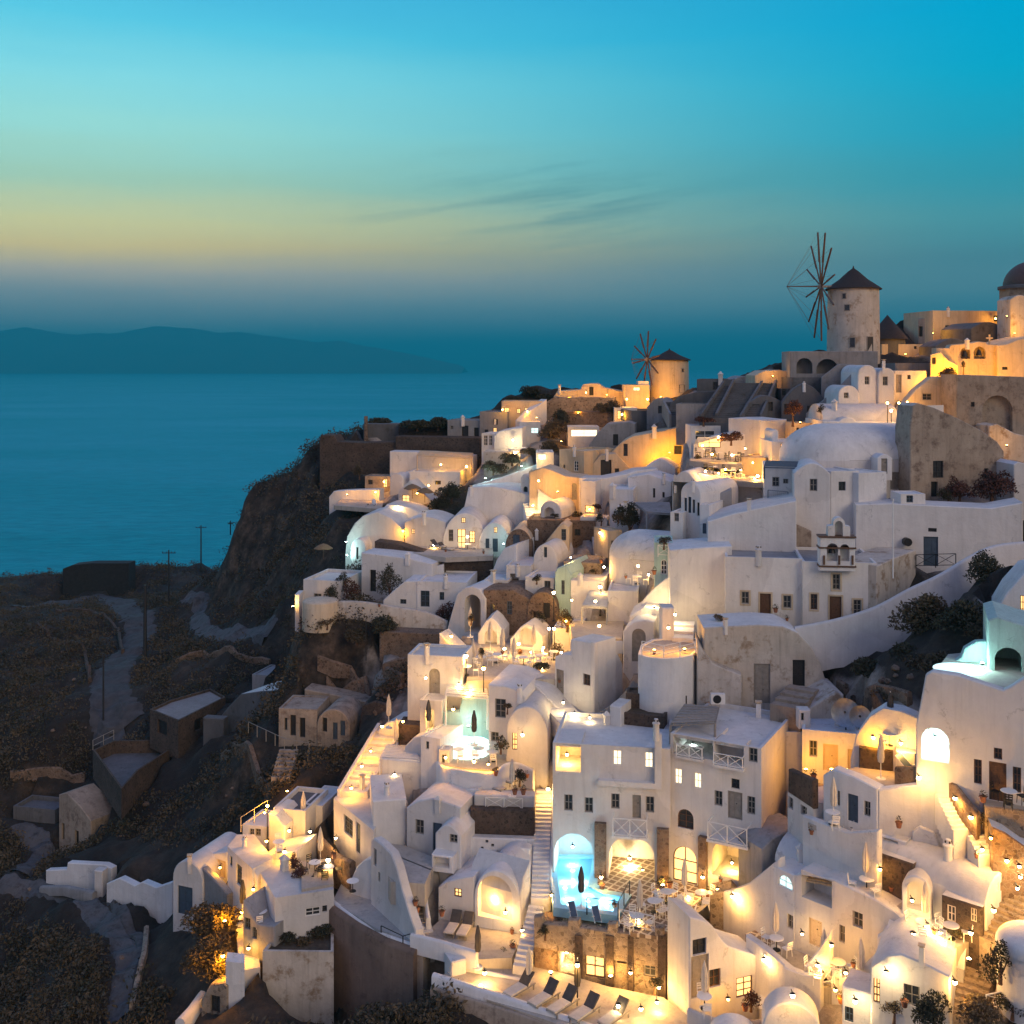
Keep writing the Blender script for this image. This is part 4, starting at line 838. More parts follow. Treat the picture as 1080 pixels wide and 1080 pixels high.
r_, fr = H('teal lit grotto of a small terrace pool', (467, 795, 86.4), (517, 85.9), 736, .5, m='tealpl', kind='poly', prof=[(467, 752), (484, 750), (487, 737), (517, 736)], name='pool_grotto', cat='grotto')
H('white house with a lattice window over the curved terrace', (515, 796, 84.4), (554, 83.6), 722, 6, [('w', 522, 737, 533.5, 757), ('w', 518, 772, 526, 782)], kind='poly', prof=[(515, 722), (535, 724), (550, 730), (554, 736)])
H('rounded white vault front with a narrow lit door', (534, 800, 82.6), (578, 82), 745, 6, [('dl', 540, 773, 545.5, 791)], kind='vault', rise=2.0)
H('large white slanting wall in the middle of the terraces', (549, 752, 87.5), (597, 84.5), 714, 2, kind='poly', prof=[(549, 720), (554, 716), (566, 724), (580, 738), (597, 756)], name='stair_wall', cat='wall')
ST('bright lit steps between the slanting wall and the octagonal house', (608, 764, 81.5), (585, 741, 86.5), 2.2, 'pl')
WL('curved white parapet of the furnished terrace', [(462, 802, 83, 2.2), (468, 808, 81, 2.4), (490, 812, 80, 2.6), (520, 814, 79.6, 2.6), (532, 806, 80, 2.4), (545, 804, 81, 2.4), (563, 812, 80.5, 2.4)], 2.4, .35, n=4)
zJ = TR((500, 806, 82), [(464, 808), (536, 814), (548, 800), (540, 784), (470, 786)], 'floor', 2.5)
H('slim white house with a blue window left of the curved terrace', (444, 825, 83.5), (464, 82.8), 776, 4, [('wb', 449, 782, 452.5, 790)], par=.1)
H('low white house end with a blue strip window beside the slim house', (463, 822, 82.4), (474, 82.2), 790, 1., [('wb', 466, 796, 469, 808)], par=.1, name='house')
mb = MB(); q = P(493, 785, 84.6); mb.lathe(q, [(1.75, -.8), (1.75, .1), (1.55, .12), (1.5, .02), (0, .02)], 24); o = mb.build('plunge_pool', 'litcyan', None, tuple(q)); tag(o, 'small glowing round plunge pool before the teal grotto wall', 'plunge pool')  # whole basin emits cyan in place of underwater lamps
H('white wall block under the slatted pergola', (402, 826, 84.6), (445, 83.8), 800, 5, [('os', 412, 817, 425, 827)], par=.0)
H('brown planter wall by the diagonal lit stairs', (420, 790, 87.2), (443, 87), 764, 2, m='dkstone', name='planter', cat='planter', par=.1)
H('curved white wall above the slatted pergola', (424, 800, 85.6), (446, 85), 776, 3, kind='poly', prof=[(424, 796), (428, 786), (436, 778), (446, 776)], name='garden_wall', cat='wall')
ST('diagonal lit stairs climbing the left edge of the village', (372, 838, 83.5), (412, 768, 93), 1.9, 'pl', side=.35)
H('gold lit terrace wall at the head of the diagonal stairs', (399, 778, 92), (430, 91), 748, 3, kind='poly', prof=[(399, 770), (408, 762), (430, 757)], name='garden_wall', cat='wall')
ST('narrow brown hillside steps with a handrail', (296, 822, 91), (305, 790, 94), 1.6, 'ruin')
H('ruined brown cave dwelling with three openings in the ravine', (294, 782, 97), (334, 96.6), 747, 4, [('dk', 306, 754, 312, 776), ('dk', 316, 757, 322, 778), ('wk', 300, 757, 303, 770)], m='ruin', name='cave_house', cat='cave house', par=.1)
H('ruined brown vault with blue grey doors in the ravine', (334, 784, 96.5), (369, 96), 748, 4, [('dk', 340, 757, 345, 772), ('db', 351, 762, 356, 780), ('db', 359, 760, 364, 776)], kind='vault', rise=1.6, m='ruin', name='cave_house', cat='cave house')
H('ruined dark terrace wall above the ravine caves', (321, 748, 101.5), (386, 100.5), 734, 2, m='ruin', name='terrace_wall', cat='wall', kind='poly', prof=[(321, 727), (350, 732), (386, 740)])
H('crumbling brown ravine wall below the white garden wall', (400, 694, 103), (462, 102), 666, 2, m='stone', name='terrace_wall', cat='wall', par=0)
# ================================================================== the pool house
r1, f1 = H('long white pool house wing over the swimming pool arch', (583, 960, 74.5), (707, 73.2), 783, 6.8, [('wL', 646.5, 791, 656, 807), ('wL', 680, 793, 689, 810), ('w', 595, 838, 604, 855), ('w', 616.5, 841, 625.5, 857), ('w', 644.5, 837, 653.5, 853), ('dg', 667, 838.5, 676, 863), ('w', 681, 840, 690, 857),
   ('od', 584.5, 879, 626, 962, 'a'), ('od', 642, 881, 690.5, 929, 'a'), ('od', 586, 785, 612.5, 814)], par=.3, name='pool_house')
for x0, x1, y0, y1 in ((627.5, 639.5, 867, 927), (693, 705.5, 873, 931)):
    mb = MB(); u0, z0 = f1.pix(x0, y1); u1, z1 = f1.pix(x1, y0); mb.fbox(f1, u0, u1, -.35, .0, z0, z1); mb.build('pilaster', 'stone', r1)
u0, z0 = f1.pix(631.5, 822); u1, z1 = f1.pix(698, 822); mb = MB(); mb.fbox(f1, u0, u1, -.45, 0., z0-.25, z0+.1); mb.fbox(f1, u1-.45, u1, -.45, 0, z0+.1, z0+3.4); mb.build('ledge', 'pl', r1)
r2, f2 = H('tall white pool house block with a teal lit loggia on its top floor', (707, 957, 73.6), (803, 70.6), 773, 8, [('od', 710, 778, 752, 798), ('wL', 711.5, 810.5, 719.5, 827), ('wL', 732, 815, 740, 831.5), ('w', 753.5, 834, 762, 850), ('w', 788, 840, 796.5, 859), ('wk', 771, 821.5, 780, 832), ('dg', 767.5, 835, 783, 864),
   ('o', 753, 784, 784.5, 806), ('w', 789.5, 787, 799, 804), ('wn', 714.5, 853.5, 731.5, 874, 'a'), ('dl', 709.5, 893, 735, 931, 'a'), ('od', 751, 884, 796, 927, 'a')], par=.3, name='pool_house',
   side=[('R', 'wk', 0, 0, 1, 1)][:0])
mb = MB(); u0, z0 = f2.pix(738, 944); u1, z1 = f2.pix(746.5, 882); mb.fbox(f2, u0, u1, -.35, .0, z0, z1); mb.build('pilaster', 'stone', r2)
def balcony(root, fr, x0, x1, yb, h, dep=1.1, label=None):
    u0, z0 = fr.pix(x0, yb, -dep*.5); u1, _ = fr.pix(x1, yb, -dep*.5); mb = MB()
    mb.fbox(fr, u0-.08, u1+.08, -dep, -.003, z0-.16, z0); b = mb.build('balcony', 'pl', root)
    mb = MB()
    for s in (.08, h): mb.tube(fr.p(u0, -dep+.06, z0+s), fr.p(u1, -dep+.06, z0+s), .035, n=4)
    for u in (u0, u1):
        for s in (.08, h): mb.tube(fr.p(u, -dep+.06, z0+s), fr.p(u, 0, z0+s), .035, n=4)
    k = max(2, int((u1-u0)/1.0))
    for j in range(k+1):
        u = u0+(u1-u0)*j/k; mb.tube(fr.p(u, -dep+.06, z0), fr.p(u, -dep+.06, z0+h), .04, n=4)
        if j < k:
            v = u0+(u1-u0)*(j+1)/k; mb.tube(fr.p(u, -dep+.06, z0+.08), fr.p(v, -dep+.06, z0+h), .025, n=4); mb.tube(fr.p(v, -dep+.06, z0+.08), fr.p(u, -dep+.06, z0+h), .025, n=4)
    mb.build('railing', 'white', b, root['_o'])
balcony(r1, f1, 647, 682.5, 878, 1.15)
balcony(r2, f2, 749, 790, 882, 1.15)
balcony(r2, f2, 753.5, 784, 805, .75, .5)
balcony(r2, f2, 714, 741, 796, .75, .35)
H('gold washed recessed house with two lit doors beside the pool house', (846, 820, 74), (906, 73), 769, 5, [('w', 853.5, 781, 862, 798), ('dc', 868, 785, 884, 813), ('dc', 839, 782, 845, 812), ('dc', 894, 790, 899, 814)], par=.25)
H('grey vaulted roof slope between pool house and cascade of balconies', (808, 930, 69), (850, 70.4), 880, 2.4, kind='poly', prof=[(804, 896), (815, 884), (832, 876), (848, 872)], m='grey')
H('old white house end behind the satellite dishes', (846, 768, 77), (890, 77), 735, 4, kind='poly', prof=[(846, 752), (862, 742), (882, 731), (890, 733)], m='old', name='garden_wall', cat='wall')
H('short chimney block on the flat roof by the peeling house', (843, 765, 75), (855, 75), 749, .9, [('wk', 845, 752, 848, 760)], par=0, ct=False, sk=.3, name='chimney', cat='chimney')
PB('broad flat grey roof house linking the pool house to the hill', (790, 752, 80), [(760, 772), (850, 772), (866, 752), (800, 744), (768, 748)], 3., par=.25)
# slatted pergola on the teal loggia
def pergola(label, pts, ph, nsl, m='white', posts=(0, 1), name='pergola', slat=.5):
    """flat slatted roof; pts = 4 pixel corners (px,py,Y) front-left, front-right, back-right, back-left at roof level"""
    q = [P(*p) for p in pts]; root = empty(name, q[0]-Vector((0, 0, ph))); Z = Vector((0, 0, 1))
    for i in posts: mb = MB(); mb.tube(q[i]-Z*ph, q[i], .08, n=6); mb.build('post', m, root)
    mb = MB()
    for a, b in ((0, 1), (3, 2), (0, 3), (1, 2)): mb.tube(q[a], q[b], .07, n=4)
    mb.build('beam', m, root); mb = MB()
    for i in range(nsl):
        s0 = (i+.5-slat/2)/nsl; s1 = (i+.5+slat/2)/nsl
        a, b, c, d = q[0].lerp(q[3], s0), q[1].lerp(q[2], s0), q[1].lerp(q[2], s1), q[0].lerp(q[3], s1); z = Z*.09
        mb.boxp([a+z, b+z, c+z, d+z, a+z*1.6, b+z*1.6, c+z*1.6, d+z*1.6])
    mb.build('slat_roof', m, root); tag(root, label, 'pergola'); return root
pergola('grey slatted canopy over the teal lit loggia', [(707, 765, 74.2), (754, 763, 73.0), (758, 747, 77.2), (722, 744, 78.2)], 2.0, 7, 'woodgrey', (0, 1), 'canopy', .75)
pergola('white slatted pergola glowing above the teal pool grotto', [(470, 733, 86), (514, 737, 85.4), (513, 716, 89.5), (474, 714, 90)], 2.4, 9, 'white', (0, 1, 2), slat=.6)
pergola('small white slatted pergola beside the diagonal lit stairs', [(401, 800, 84.8), (442, 802, 84), (438, 788, 87), (408, 786, 87.6)], 1.6, 9, 'white', (0, 1))
pergola('flat blue pergola roof with a white post over the shaded courtyard', [(682, 541, 105), (708, 543, 104.4), (706, 531, 109), (668, 531, 110)], 3.0, 6, 'grey', (0, 1), slat=.95)
pergola('bright straw pergola on the terrace below the castle', [(440, 480.5, 140.5), (497, 484, 139), (499, 478.5, 142.5), (443, 476, 144)], 2.2, 10, 'cream', (0, 1))
pergola('blue roofed kiosk canopy with white posts by the gold block', [(614, 640, 95.6), (640, 642, 95), (643, 625, 99), (622, 624, 99.6)], 2.6, 5, 'floorblue', (0, 1), 'kiosk', .98)
pergola('dark timber pergola on the blue balcony house roof', [(806, 493, 96.6), (845, 494, 96.2), (845, 488, 99), (808, 487, 99.4)], 1.0, 5, 'woodblue', (0, 1))
pergola('slatted shade over the sunken white patio', [(846, 928, 65.6), (878, 934, 65), (905, 918, 67.6), (880, 903, 68.2)], .9, 3, 'cream', (), 'shade_canopy', .95)

# pool and its terrace
zP = P(640, 926, 73.8).z
TRw([PZ(x, y, zP) for x, y in [(666, 984), (700, 988), (720, 972), (754, 945), (752, 926), (692, 900), (643, 900), (627.5, 927), (629, 935), (642, 941), (667, 945), (652, 972)]], 'lattice', .22, 'patio_paving')
foot([PZ(x, y, zP) for x, y in [(560, 1000), (700, 1003), (752, 950), (750, 925), (583, 925)]], zP-1.8)
ctrl(PZ(640, 1003, zP), -4.4); ctrl(PZ(590, 1003, zP), -4.4); ctrl(PZ(730, 960, zP), -2)
pp = [PZ(x, y, zP) for x, y in [(583.5, 958), (652, 967), (666, 944), (642, 940), (630, 934), (632, 902), (578, 902)]]
mb = MB(); mb.prism([(p.x, p.y) for p in pp], zP-.5, zP-.42); n = len(pp); o = sum(pp, Vector())/n
pc = [(p.x, p.y) for p in pp]; ou = inset(pc, -.22)
for i in range(n):
    j = (i+1) % n
    mb.quad((*pc[i], zP-.42), (*pc[j], zP-.42), (*pc[j], zP+.06), (*pc[i], zP+.06)); mb.quad((*pc[i], zP+.06), (*pc[j], zP+.06), (*ou[j], zP+.06), (*ou[i], zP+.06)); mb.quad((*ou[i], zP+.06), (*ou[j], zP+.06), (*ou[j], zP-.5), (*ou[i], zP-.5))
rp = empty('swimming_pool', (o.x, o.y, zP)); mb.build('basin', 'poolt', rp)
mb = MB(); t = tessellate_polygon([[Vector((x, y, 0)) for x, y in pc]]); mb.add([(x, y, zP-.06) for x, y in pc], t); mb.build('water', 'poolwater', rp)
for k, (x, y) in enumerate(((604, 912), (596, 930), (615, 930), (600, 948), (620, 944), (640, 949), (626, 958), (648, 960))):
    q = PZ(x, y, zP); g = MB(); g.lathe((q.x, q.y, zP-.41), [(.12, -.02), (.12, .02), (0, .03)], 12); g.build('pool_light', 'globecool', rp); light(rp, (q.x-o.x, q.y-o.y, -.2), 40, BLUE, .18)
tag(rp, 'glowing pale blue swimming pool running into the arch of the pool house', 'swimming pool')
# lower stone storey under the pool terrace
H('rubble stone pool house ground floor with bright lit doorways', (563, 1042, 68.9), (588, 68.4), 981, 2.5, [], m='stone', name='stone_house', par=0)
rs, fs_ = H('lit stone front with arched doors below the pool terrace', (588, 1044, 68.35), (704, 66.4), 981, 2.6, [('o', 590, 992, 606, 1026), ('dl', 617, 992, 637.5, 1031, 'a'), ('os', 651, 994, 661, 1016), ('os', 671, 996, 692, 1010), ('w', 679, 1015, 692, 1030)], m='ltstone', name='stone_house', par=0)
for x0, x1 in ((607.5, 615.5), (640, 648), (663, 669), (694.5, 703)):
    mb = MB(); u0, z0 = fs_.pix(x0, 1044); u1, z1 = fs_.pix(x1, 985); mb.fbox(fs_, u0, u1, -.3, 0, z0-1, z1); mb.build('pilaster', 'dkstone', rs)
H('pale stone parapet with piers along the pool terrace edge', (563, 1000, 68.6), (700, 66.2), 983, .4, m='ltstone', kind='poly', prof=[(563, 967), (572, 966), (573, 974), (598, 976), (599, 970), (611, 970), (612, 978), (640, 982), (641, 974), (650, 974), (651, 983), (690, 987), (691, 978), (700, 978)], name='parapet_wall', cat='wall', ct=False, sk=.0)
RL('thin glass pool railing beside the two blue deck chairs', [(619, 963, 69.1), (652, 968, 68.5), (664, 945, 71.3)], 1., 'metal', n=1)
RL('white crossed railing between the piers of the pool terrace', [(653, 975, 67.7), (690, 983, 66.8)], .95, 'white', 'cross')
# bottom centre house
H('white house with a stepped gable and a tall glazed door at the bottom centre', (727, 1090, 63.6), (807, 65.4), 970, 2.6, [('wk', 730.5, 990, 745, 1007), ('dg', 728, 1007.5, 747.5, 1052), ('wn', 748, 1022, 760, 1041), ('wl', 776.5, 1030, 793.5, 1051)], kind='poly',
  prof=[(727, 967), (742, 971), (752, 977), (761, 991), (768, 998), (785, 1004), (803, 1009), (807, 1012)])
zB = P(720, 1062, 63.5).z
WL('low white patio wall at the bottom of the picture', [(726, 1063, 62.5, .8), (752, 1073, 61.4, .8), (780, 1080, 60.5, .8)], .8, .3)
ST('white stairs beside the stepped gable house', (815, 1066, 63.2), (815, 1018, 67.8), 1.5, 'pl', side=0, n=9)
ST('lit corner steps above the stepped gable house', (776, 1002, 68.4), (757, 968, 71.6), 1.9, 'ltstone')
H('stone clad lit stair landing wall by the pool terrace', (748, 985, 70.6), (786, 70), 942, 2, kind='poly', prof=[(748, 944), (770, 938), (786, 955)], m='ltstone', name='stair_wall', cat='wall')
H('gold lit curved wall sweeping down from the arched loggia', (750, 946, 71.3), (822, 66.4), 905, .5, kind='poly', prof=[(750, 943), (772, 938), (790, 931), (806, 918), (822, 905)], name='stair_wall', cat='wall')
zU = P(800, 985, 66.5).z
TR((800, 1000, 66), [(786, 985), (828, 1020), (858, 1005), (812, 975)], 'lattice')
H('white sloping parapet before the umbrella terrace', (786, 1010, 66), (832, 62.6), 986, .4, kind='poly', prof=[(786, 986), (806, 1000), (832, 1022)], name='parapet_wall', cat='wall')

# long stair beside the pool house
ST('long narrow white staircase climbing beside the pool house', (569, 950, 72), (574, 832, 81.5), 1.15, 'pl', n=26, side=0)
ST('lower run of the long white staircase beside the stone house', (549, 1022, 68), (566, 955, 71.8), 1.0, 'pl', n=12)
WL('slim lit parapet on the pool side of the long staircase', [(584, 826, 81.2, 1.0), (583, 880, 77, 1.0), (579, 945, 72.4, 1.0)], 1., .22)
# terraces left of the long stair
zA = TR((535, 838, 79.4), [(503, 842), (562, 846), (565, 818), (535, 808), (512, 822)], 'floor', 1.5)
H('white front wall of the umbrella terrace above the stone band', (500, 884, 78.4), (564, 78), 838, 1.0, [('ws', 513, 843, 550, 853)][:0], par=0, name='terrace_wall', cat='wall')
RL('white crossed railing on the umbrella terrace', [(512, 853, 78.2), (551, 854, 77.9)], .8, 'white', 'cross')
H('broad dark brown stone band below the umbrella terrace', (496, 908, 77.6), (564, 77.3), 854, .8, m='dkstone', par=0, name='terrace_wall', cat='wall')
H('white wall with small round holes under the stone band', (492, 922, 77.0), (564, 76.6), 883, .6, [('wk', x, y, x+3, y+3) for x, y in ((507, 893), (518, 890), (523, 884.5), (504, 900), (530, 895), (512, 886), (548, 889))], name='terrace_wall', cat='wall', par=0)
H('cream box bench against the white wall with holes', (544, 912, 75.6), (559, 75.4), 894, .8, par=0, name='bench', cat='bench', ct=False, sk=.2)
H('low white roof wall before the wall with holes', (490, 935, 76.2), (560, 75.8), 916, .5, kind='poly', prof=[(490, 918), (508, 912), (540, 910), (560, 914)], name='house')
rv, fv = H('lit arched guest room with glass doors and two sunbeds outside', (500, 991, 72.6), (549, 71.6), 918, 6, [('o', 504, 924, 540, 969, 'a')], kind='vault', rise=2.0, name='guest_room')
u0, z0 = fv.pix(505, 969); u1, z1 = fv.pix(537, 926); mb = MB()
for u in (u0, u0*.66+u1*.34, u0*.33+u1*.67, u1): mb.fbox(fv, u-.05, u+.05, .9, .98, z0, z1-.6)
mb.fbox(fv, u0, u1, .903, .977, z0+2.1, z0+2.22); dr = mb.build('glass_door', 'white', rv)
H('cream lit wing with one small square window beside the guest room', (462, 985, 73.6), (500.5, 72.7), 930, 5, [('wl', 479, 937, 487, 946)], kind='poly', prof=[(462, 936), (470, 930), (485, 926), (500, 924)])
H('white wall with rounded end on the far side of the guest room', (549, 985, 71.6), (560, 72.8), 910, 4, kind='poly', prof=[(549, 944), (553, 925), (560, 908)])
zG = TR((500, 990, 71), [(440, 992), (500, 1012), (540, 1010), (556, 975), (470, 965)], 'floor', .8)
WL('cream parapet wall of the guest room terrace', [(434, 984, 70.4, 1.2), (470, 993, 69.2, 1.2), (503, 1003, 68.2, 1.2)], 1.2, .35)
WL('white terrace wall curving down the steps to the guest room', [(451, 925, 75.6, 1.2), (448, 945, 73.6, 1.2), (452, 968, 72, 1.2)], 1.2, .3)
# loungers terrace at the bottom
zL = P(560, 1045, 66.3).z
TRw([PZ(x, y, zL) for x, y in [(458, 1035), (640, 1098), (760, 1098), (700, 1052), (640, 1040), (545, 1012), (476, 1022)]], 'floor', .8, 'terrace_paving'); foot([PZ(x, y, zL) for x, y in [(450, 1035), (640, 1100), (760, 1100), (700, 1040), (545, 1005), (476, 1012)]], zL-1.)
WL('long cream retaining wall under the sunbed terrace', [(457, 1026, 67.2, 7), (530, 1049, 65.2, 7), (600, 1072, 63.4, 7), (650, 1090, 62.2, 7)], 7, .45, 'pl', name='retaining_wall')
WL('dark brown lower face of the sunbed terrace wall', [(455, 1040, 66.6, 6), (530, 1063, 64.6, 6), (600, 1086, 62.8, 6)], 6, .3, 'ruin', name='retaining_wall')
WL('white kerb wall between the sunbeds and the stone front', [(478, 1016, 68.8, .7), (545, 1031, 67.6, .7), (600, 1047, 66.6, .7), (650, 1060, 65.7, .7)], .7, .3)
H('white square corner wall of the sunbed terrace', (476, 1036, 67.8), (492, 68.2), 1015, 1.2, par=0, name='parapet_wall', cat='wall', ct=False, sk=.5)
ST('low lit steps from the stone front down to the sunbeds', (664, 1062, 65.4), (670, 1046, 67), 2.2, 'ltstone', n=3)

# ================================================================== white houses of the left foreground
PB('white flat house with a window and a door in its shaded side', (375, 838, 84), [(352, 842), (394, 876), (408, 852), (430, 846), (424, 836), (402, 824), (366, 826)], 4.2, [(0, 'wb', 362.5, 862, 372, 881), (0, 'db', 375.5, 868, 380, 900)], par=.0)
H('plain white blank walled house beside the terrace', (393, 892, 78.2), (428.5, 78.6), 845, 5, par=0)
H('white house with a bulging roof, one grey window and a tall door', (428.5, 896, 78), (486, 76.6), 846, 7, [('w', 438, 864.5, 447, 880), ('db', 456.5, 868, 466, 898)], kind='poly', prof=[(428.5, 852), (440, 845), (455, 842), (470, 846), (486, 852)])
H('white upper roof block under the curved terrace', (470, 870, 80), (505, 79), 824, 6, kind='poly', prof=[(470, 846), (480, 836), (496, 832), (505, 832)])
H('small arched white house with a blue window before the bulging roof', (459, 902, 75.6), (486, 75.0), 870, 4, [('w', 474, 880, 482.5, 889)], kind='seg', rise=.7)
H('low white counter with a dark opening under the small arched house', (455, 915, 74.6), (478, 74.2), 901, 1.6, [('os', 457, 904, 474, 915)], par=0, ct=False, sk=.3, name='counter', cat='counter')
zC = TR((430, 905, 76), [(398, 895), (455, 918), (462, 906), (428, 892), (400, 888)], 'floor', 1.5)
TRw([PZ(x, y, zC) for x, y in [(412, 930), (448, 932), (455, 917), (398, 894)]], 'floor', 1.5)
H('tall blue white stair wall curving down beside the terrace', (391, 975, 75.6), (438, 70.2), 885, .6, [('wk', 394, 895, 397, 913), ('wk', 399, 920, 401, 930)], kind='poly', prof=[(391, 887), (394, 884), (402, 890), (412, 900), (418, 915), (424, 938), (432, 965), (438, 982)], name='stair_wall', cat='wall')
ST('cream steps going down behind the tall blue white wall', (448, 990, 71.2), (434, 936, 76), 1.3, 'pl', n=11)
zF = TR((395, 965, 74), [(351, 950), (398, 980), (440, 994), (430, 966), (390, 928), (360, 932)], 'floorblue', 1.)
WL('white rim of the high terrace on the big brown wall', [(349, 935, 77.4, .55), (351, 949, 76, .6), (380, 970, 73.6, .6), (410, 986, 71.6, .6), (438, 996, 70.4, .6), (447, 985, 71.2, .6)], .6, .3, 'pl', name='parapet_wall')
WL('high sloping brown retaining wall below the white rim', [(349, 952, 75.9, 9), (380, 973, 73.4, 10), (410, 990, 71.3, 10), (440, 1001, 70, 10)], 10, .8, 'brownwall', name='retaining_wall', ct=True)
WL('end face of the high brown retaining wall turning to the dark gully', [(440, 1001, 70, 9), (447, 992, 71, 9), (450, 984, 73, 9)], 9, .8, 'ruin', name='retaining_wall')
H('rounded white niche wall on the high terrace', (370, 945, 77), (393, 76), 905, .6, kind='poly', prof=[(370, 928), (376, 914), (384, 907), (393, 905)], name='garden_wall', cat='wall')
# far-left cluster
H('white barrel vaulted chapel with a dark door at the cliff foot', (182, 975, 83), (214, 82), 908, 5.5, [('db', 187.5, 935, 203, 965)], kind='vault', rise=1.5, name='chapel', cat='chapel')
H('grey garden wall between the chapel and the long white house', (213, 960, 82.4), (240, 80), 915, .5, kind='poly', prof=[(213, 915), (226, 928), (240, 943)], m='grey', name='garden_wall', cat='wall')
PB('long white house on the left edge with a tall window in its side', (262, 900, 80), [(240, 893), (266, 916), (288, 905), (268, 880), (250, 880)], 4.6, [(0, 'wb', 249, 912, 255, 934), (0, 'wb', 242, 903, 245, 914)], par=0)
H('gold lit doorway house behind the long white house', (218, 925, 84.5), (240, 83.5), 899, 4, [('dc', 227, 907, 238, 925)], par=0, kind='poly', prof=[(218, 905), (224, 900), (240, 898)])
H('narrow gold lit pier beside the long white house', (262, 955, 78), (271, 77.6), 916, 1.5, kind='seg', rise=.4, name='gate_pier', cat='pier')
PB('broad white roofed house with a grey front above the planted terrace', (310, 920, 78), [(271, 914), (290, 947), (352, 938), (345, 915), (300, 903), (285, 905)], 4.6, [(1, 'wk', 340, 955, 345, 962), (1, 'ww', 322, 957, 338, 966)], par=.0)
H('grey balcony block with blue panels and a dark doorway', (256, 990, 74.8), (290, 73.6), 963, 2.5, [('wb', 257, 968, 264, 980), ('wb', 266, 978, 271, 990)], kind='poly', prof=[(256, 950), (262, 962), (272, 975), (290, 977)], m='grey', par=0)
ST('narrow gold lit steps dropping below the balcony block', (264, 1022, 73), (258, 972, 79), 1.3, 'pl', n=14)
PB('planted terrace held by a cream kerb under the broad roofed house', (310, 985, 75), [(277, 1003), (352, 1004), (352, 968), (302, 970)], 4.5, m='old', rm='soil', name='planted_terrace', cat='terrace', par=.15)
TR((325, 920, 77.6), [(318, 938), (352, 932), (350, 905), (318, 908)], 'floor', .6)
H('gold lit terrace walls of the little lamp terrace', (278, 915, 80.4), (314, 79.6), 893, 3, kind='poly', prof=[(278, 903), (296, 900), (314, 897)], name='terrace_wall', cat='wall')
H('gold lit flat house with a dark sunken roof', (288, 885, 84.4), (322, 83.8), 852, 4.5, [('ww', 301, 862, 309, 871)], par=.35, rm='dkshadepl')
H('small white lit house with two windows behind the lamp terrace', (256, 892, 85), (281, 84.4), 869, 3, [('w', 263, 874, 268, 882), ('w', 269, 874, 275, 882)], par=.1)
H('white sloping stair block in the gold lamp terrace', (283, 892, 83.2), (300, 82.8), 858, 3, kind='poly', prof=[(283, 858), (290, 860), (300, 872)], name='stair_wall', cat='wall')
H('flat white roof room beside the diagonal lit stairs', (320, 870, 86), (340, 85.6), 848, 4, par=.05)
WL('brown stone wall along the lane below the white house with a shaded side', [(338, 882, 82, 2.4), (355, 900, 79.4, 2.4), (372, 908, 77.6, 2.4)], 2.4, .5, 'stone')
PB('small gold lit pier house at the foot of the narrow steps', (250, 1010, 72), [(238, 1014), (258, 1016), (258, 1006), (240, 1004)], 2.0, m='pl', par=0, name='house')
H('crumbling stone hut with a dark opening on the slope', (212, 1062, 72), (240, 71.4), 1040, 3, [('wk', 222, 1050, 232, 1068)], kind='poly', m='ltstone', prof=[(212, 1056), (222, 1038), (236, 1036), (240, 1040)], name='ruined_hut', cat='ruin')
WL('pale tumbled wall trailing from the stone hut', [(190, 1074, 71, 1.), (203, 1060, 72.4, 1.), (214, 1045, 73.5, 1.)], 1., .7, 'pl')
# white terraces on the path
H('blue white terrace parapets beside the footpath', (48, 930, 98), (118, 95), 915, .6, kind='poly', prof=[(48, 918), (70, 917), (71, 910), (110, 912), (118, 916)], m='pl', name='terrace_wall', cat='wall')
H('curved white terrace wall with round hollows by the footpath', (112, 950, 92), (182, 88), 930, .6, kind='poly', prof=[(112, 932), (126, 926), (142, 934), (150, 930), (165, 936), (182, 930)], m='pl', name='terrace_wall', cat='wall')
H('white square pillar among the footpath terraces', (99, 942, 94), (108, 93.8), 918, .8, par=0, name='gate_pier', cat='pier')
WL('low pale wall along the footpath terraces', [(44, 934, 97, .8), (70, 934, 95, .8), (100, 940, 93, 1.)], .9, .5, 'grey')
# old quarry platform, ruins in the valley
PB('grey concrete platform house with a sunken yard in the valley', (135, 790, 112), [(98, 791), (128, 832), (146, 812), (180, 790), (168, 780), (120, 781)], 2.3, m='dkstone', rm='dkshadepl', par=1.3, name='platform_house', sk=.6)
RL('thin timber railing at the corner of the concrete platform', [(98, 790, 112), (120, 779, 115)], .9, 'woodgrey', n=2)
PB('flat roofed grey house with a columned porch in the valley', (195, 742, 116), [(158, 748), (188, 760), (238, 735), (222, 726), (180, 738)], 3.0, [(0, 'dk', 166, 760, 176, 775), (1, 'dk', 205, 758, 213, 770)], m='dkstone', rm='grey', par=.25, sk=1.)
H('long grey vaulted outbuilding with a white curved roof in the valley', (232, 772, 112), (292, 108), 730, 5, kind='poly', prof=[(232, 756), (244, 742), (254, 732), (275, 729), (292, 728)], m='dkshadepl', rm='plroof')
H('low grey yard wall beside the vaulted outbuilding', (214, 770, 110), (236, 109.6), 757, 1, par=0, m='dkshadepl', name='yard_wall', cat='wall')
H('small white house with steps beside the cliff', (266, 728, 118), (296, 117), 711, 4, [('ww', 250, 715, 262, 728)][:0], par=.1, m='grey')
H('dark flat ruin standing on the far ridge against the sea', (66, 626, 214), (134, 213), 597, 3, kind='poly', m='silhouette_stone', prof=[(66, 600), (76, 596), (96, 594), (118, 594), (136, 594)], name='ruined_building', cat='ruin')
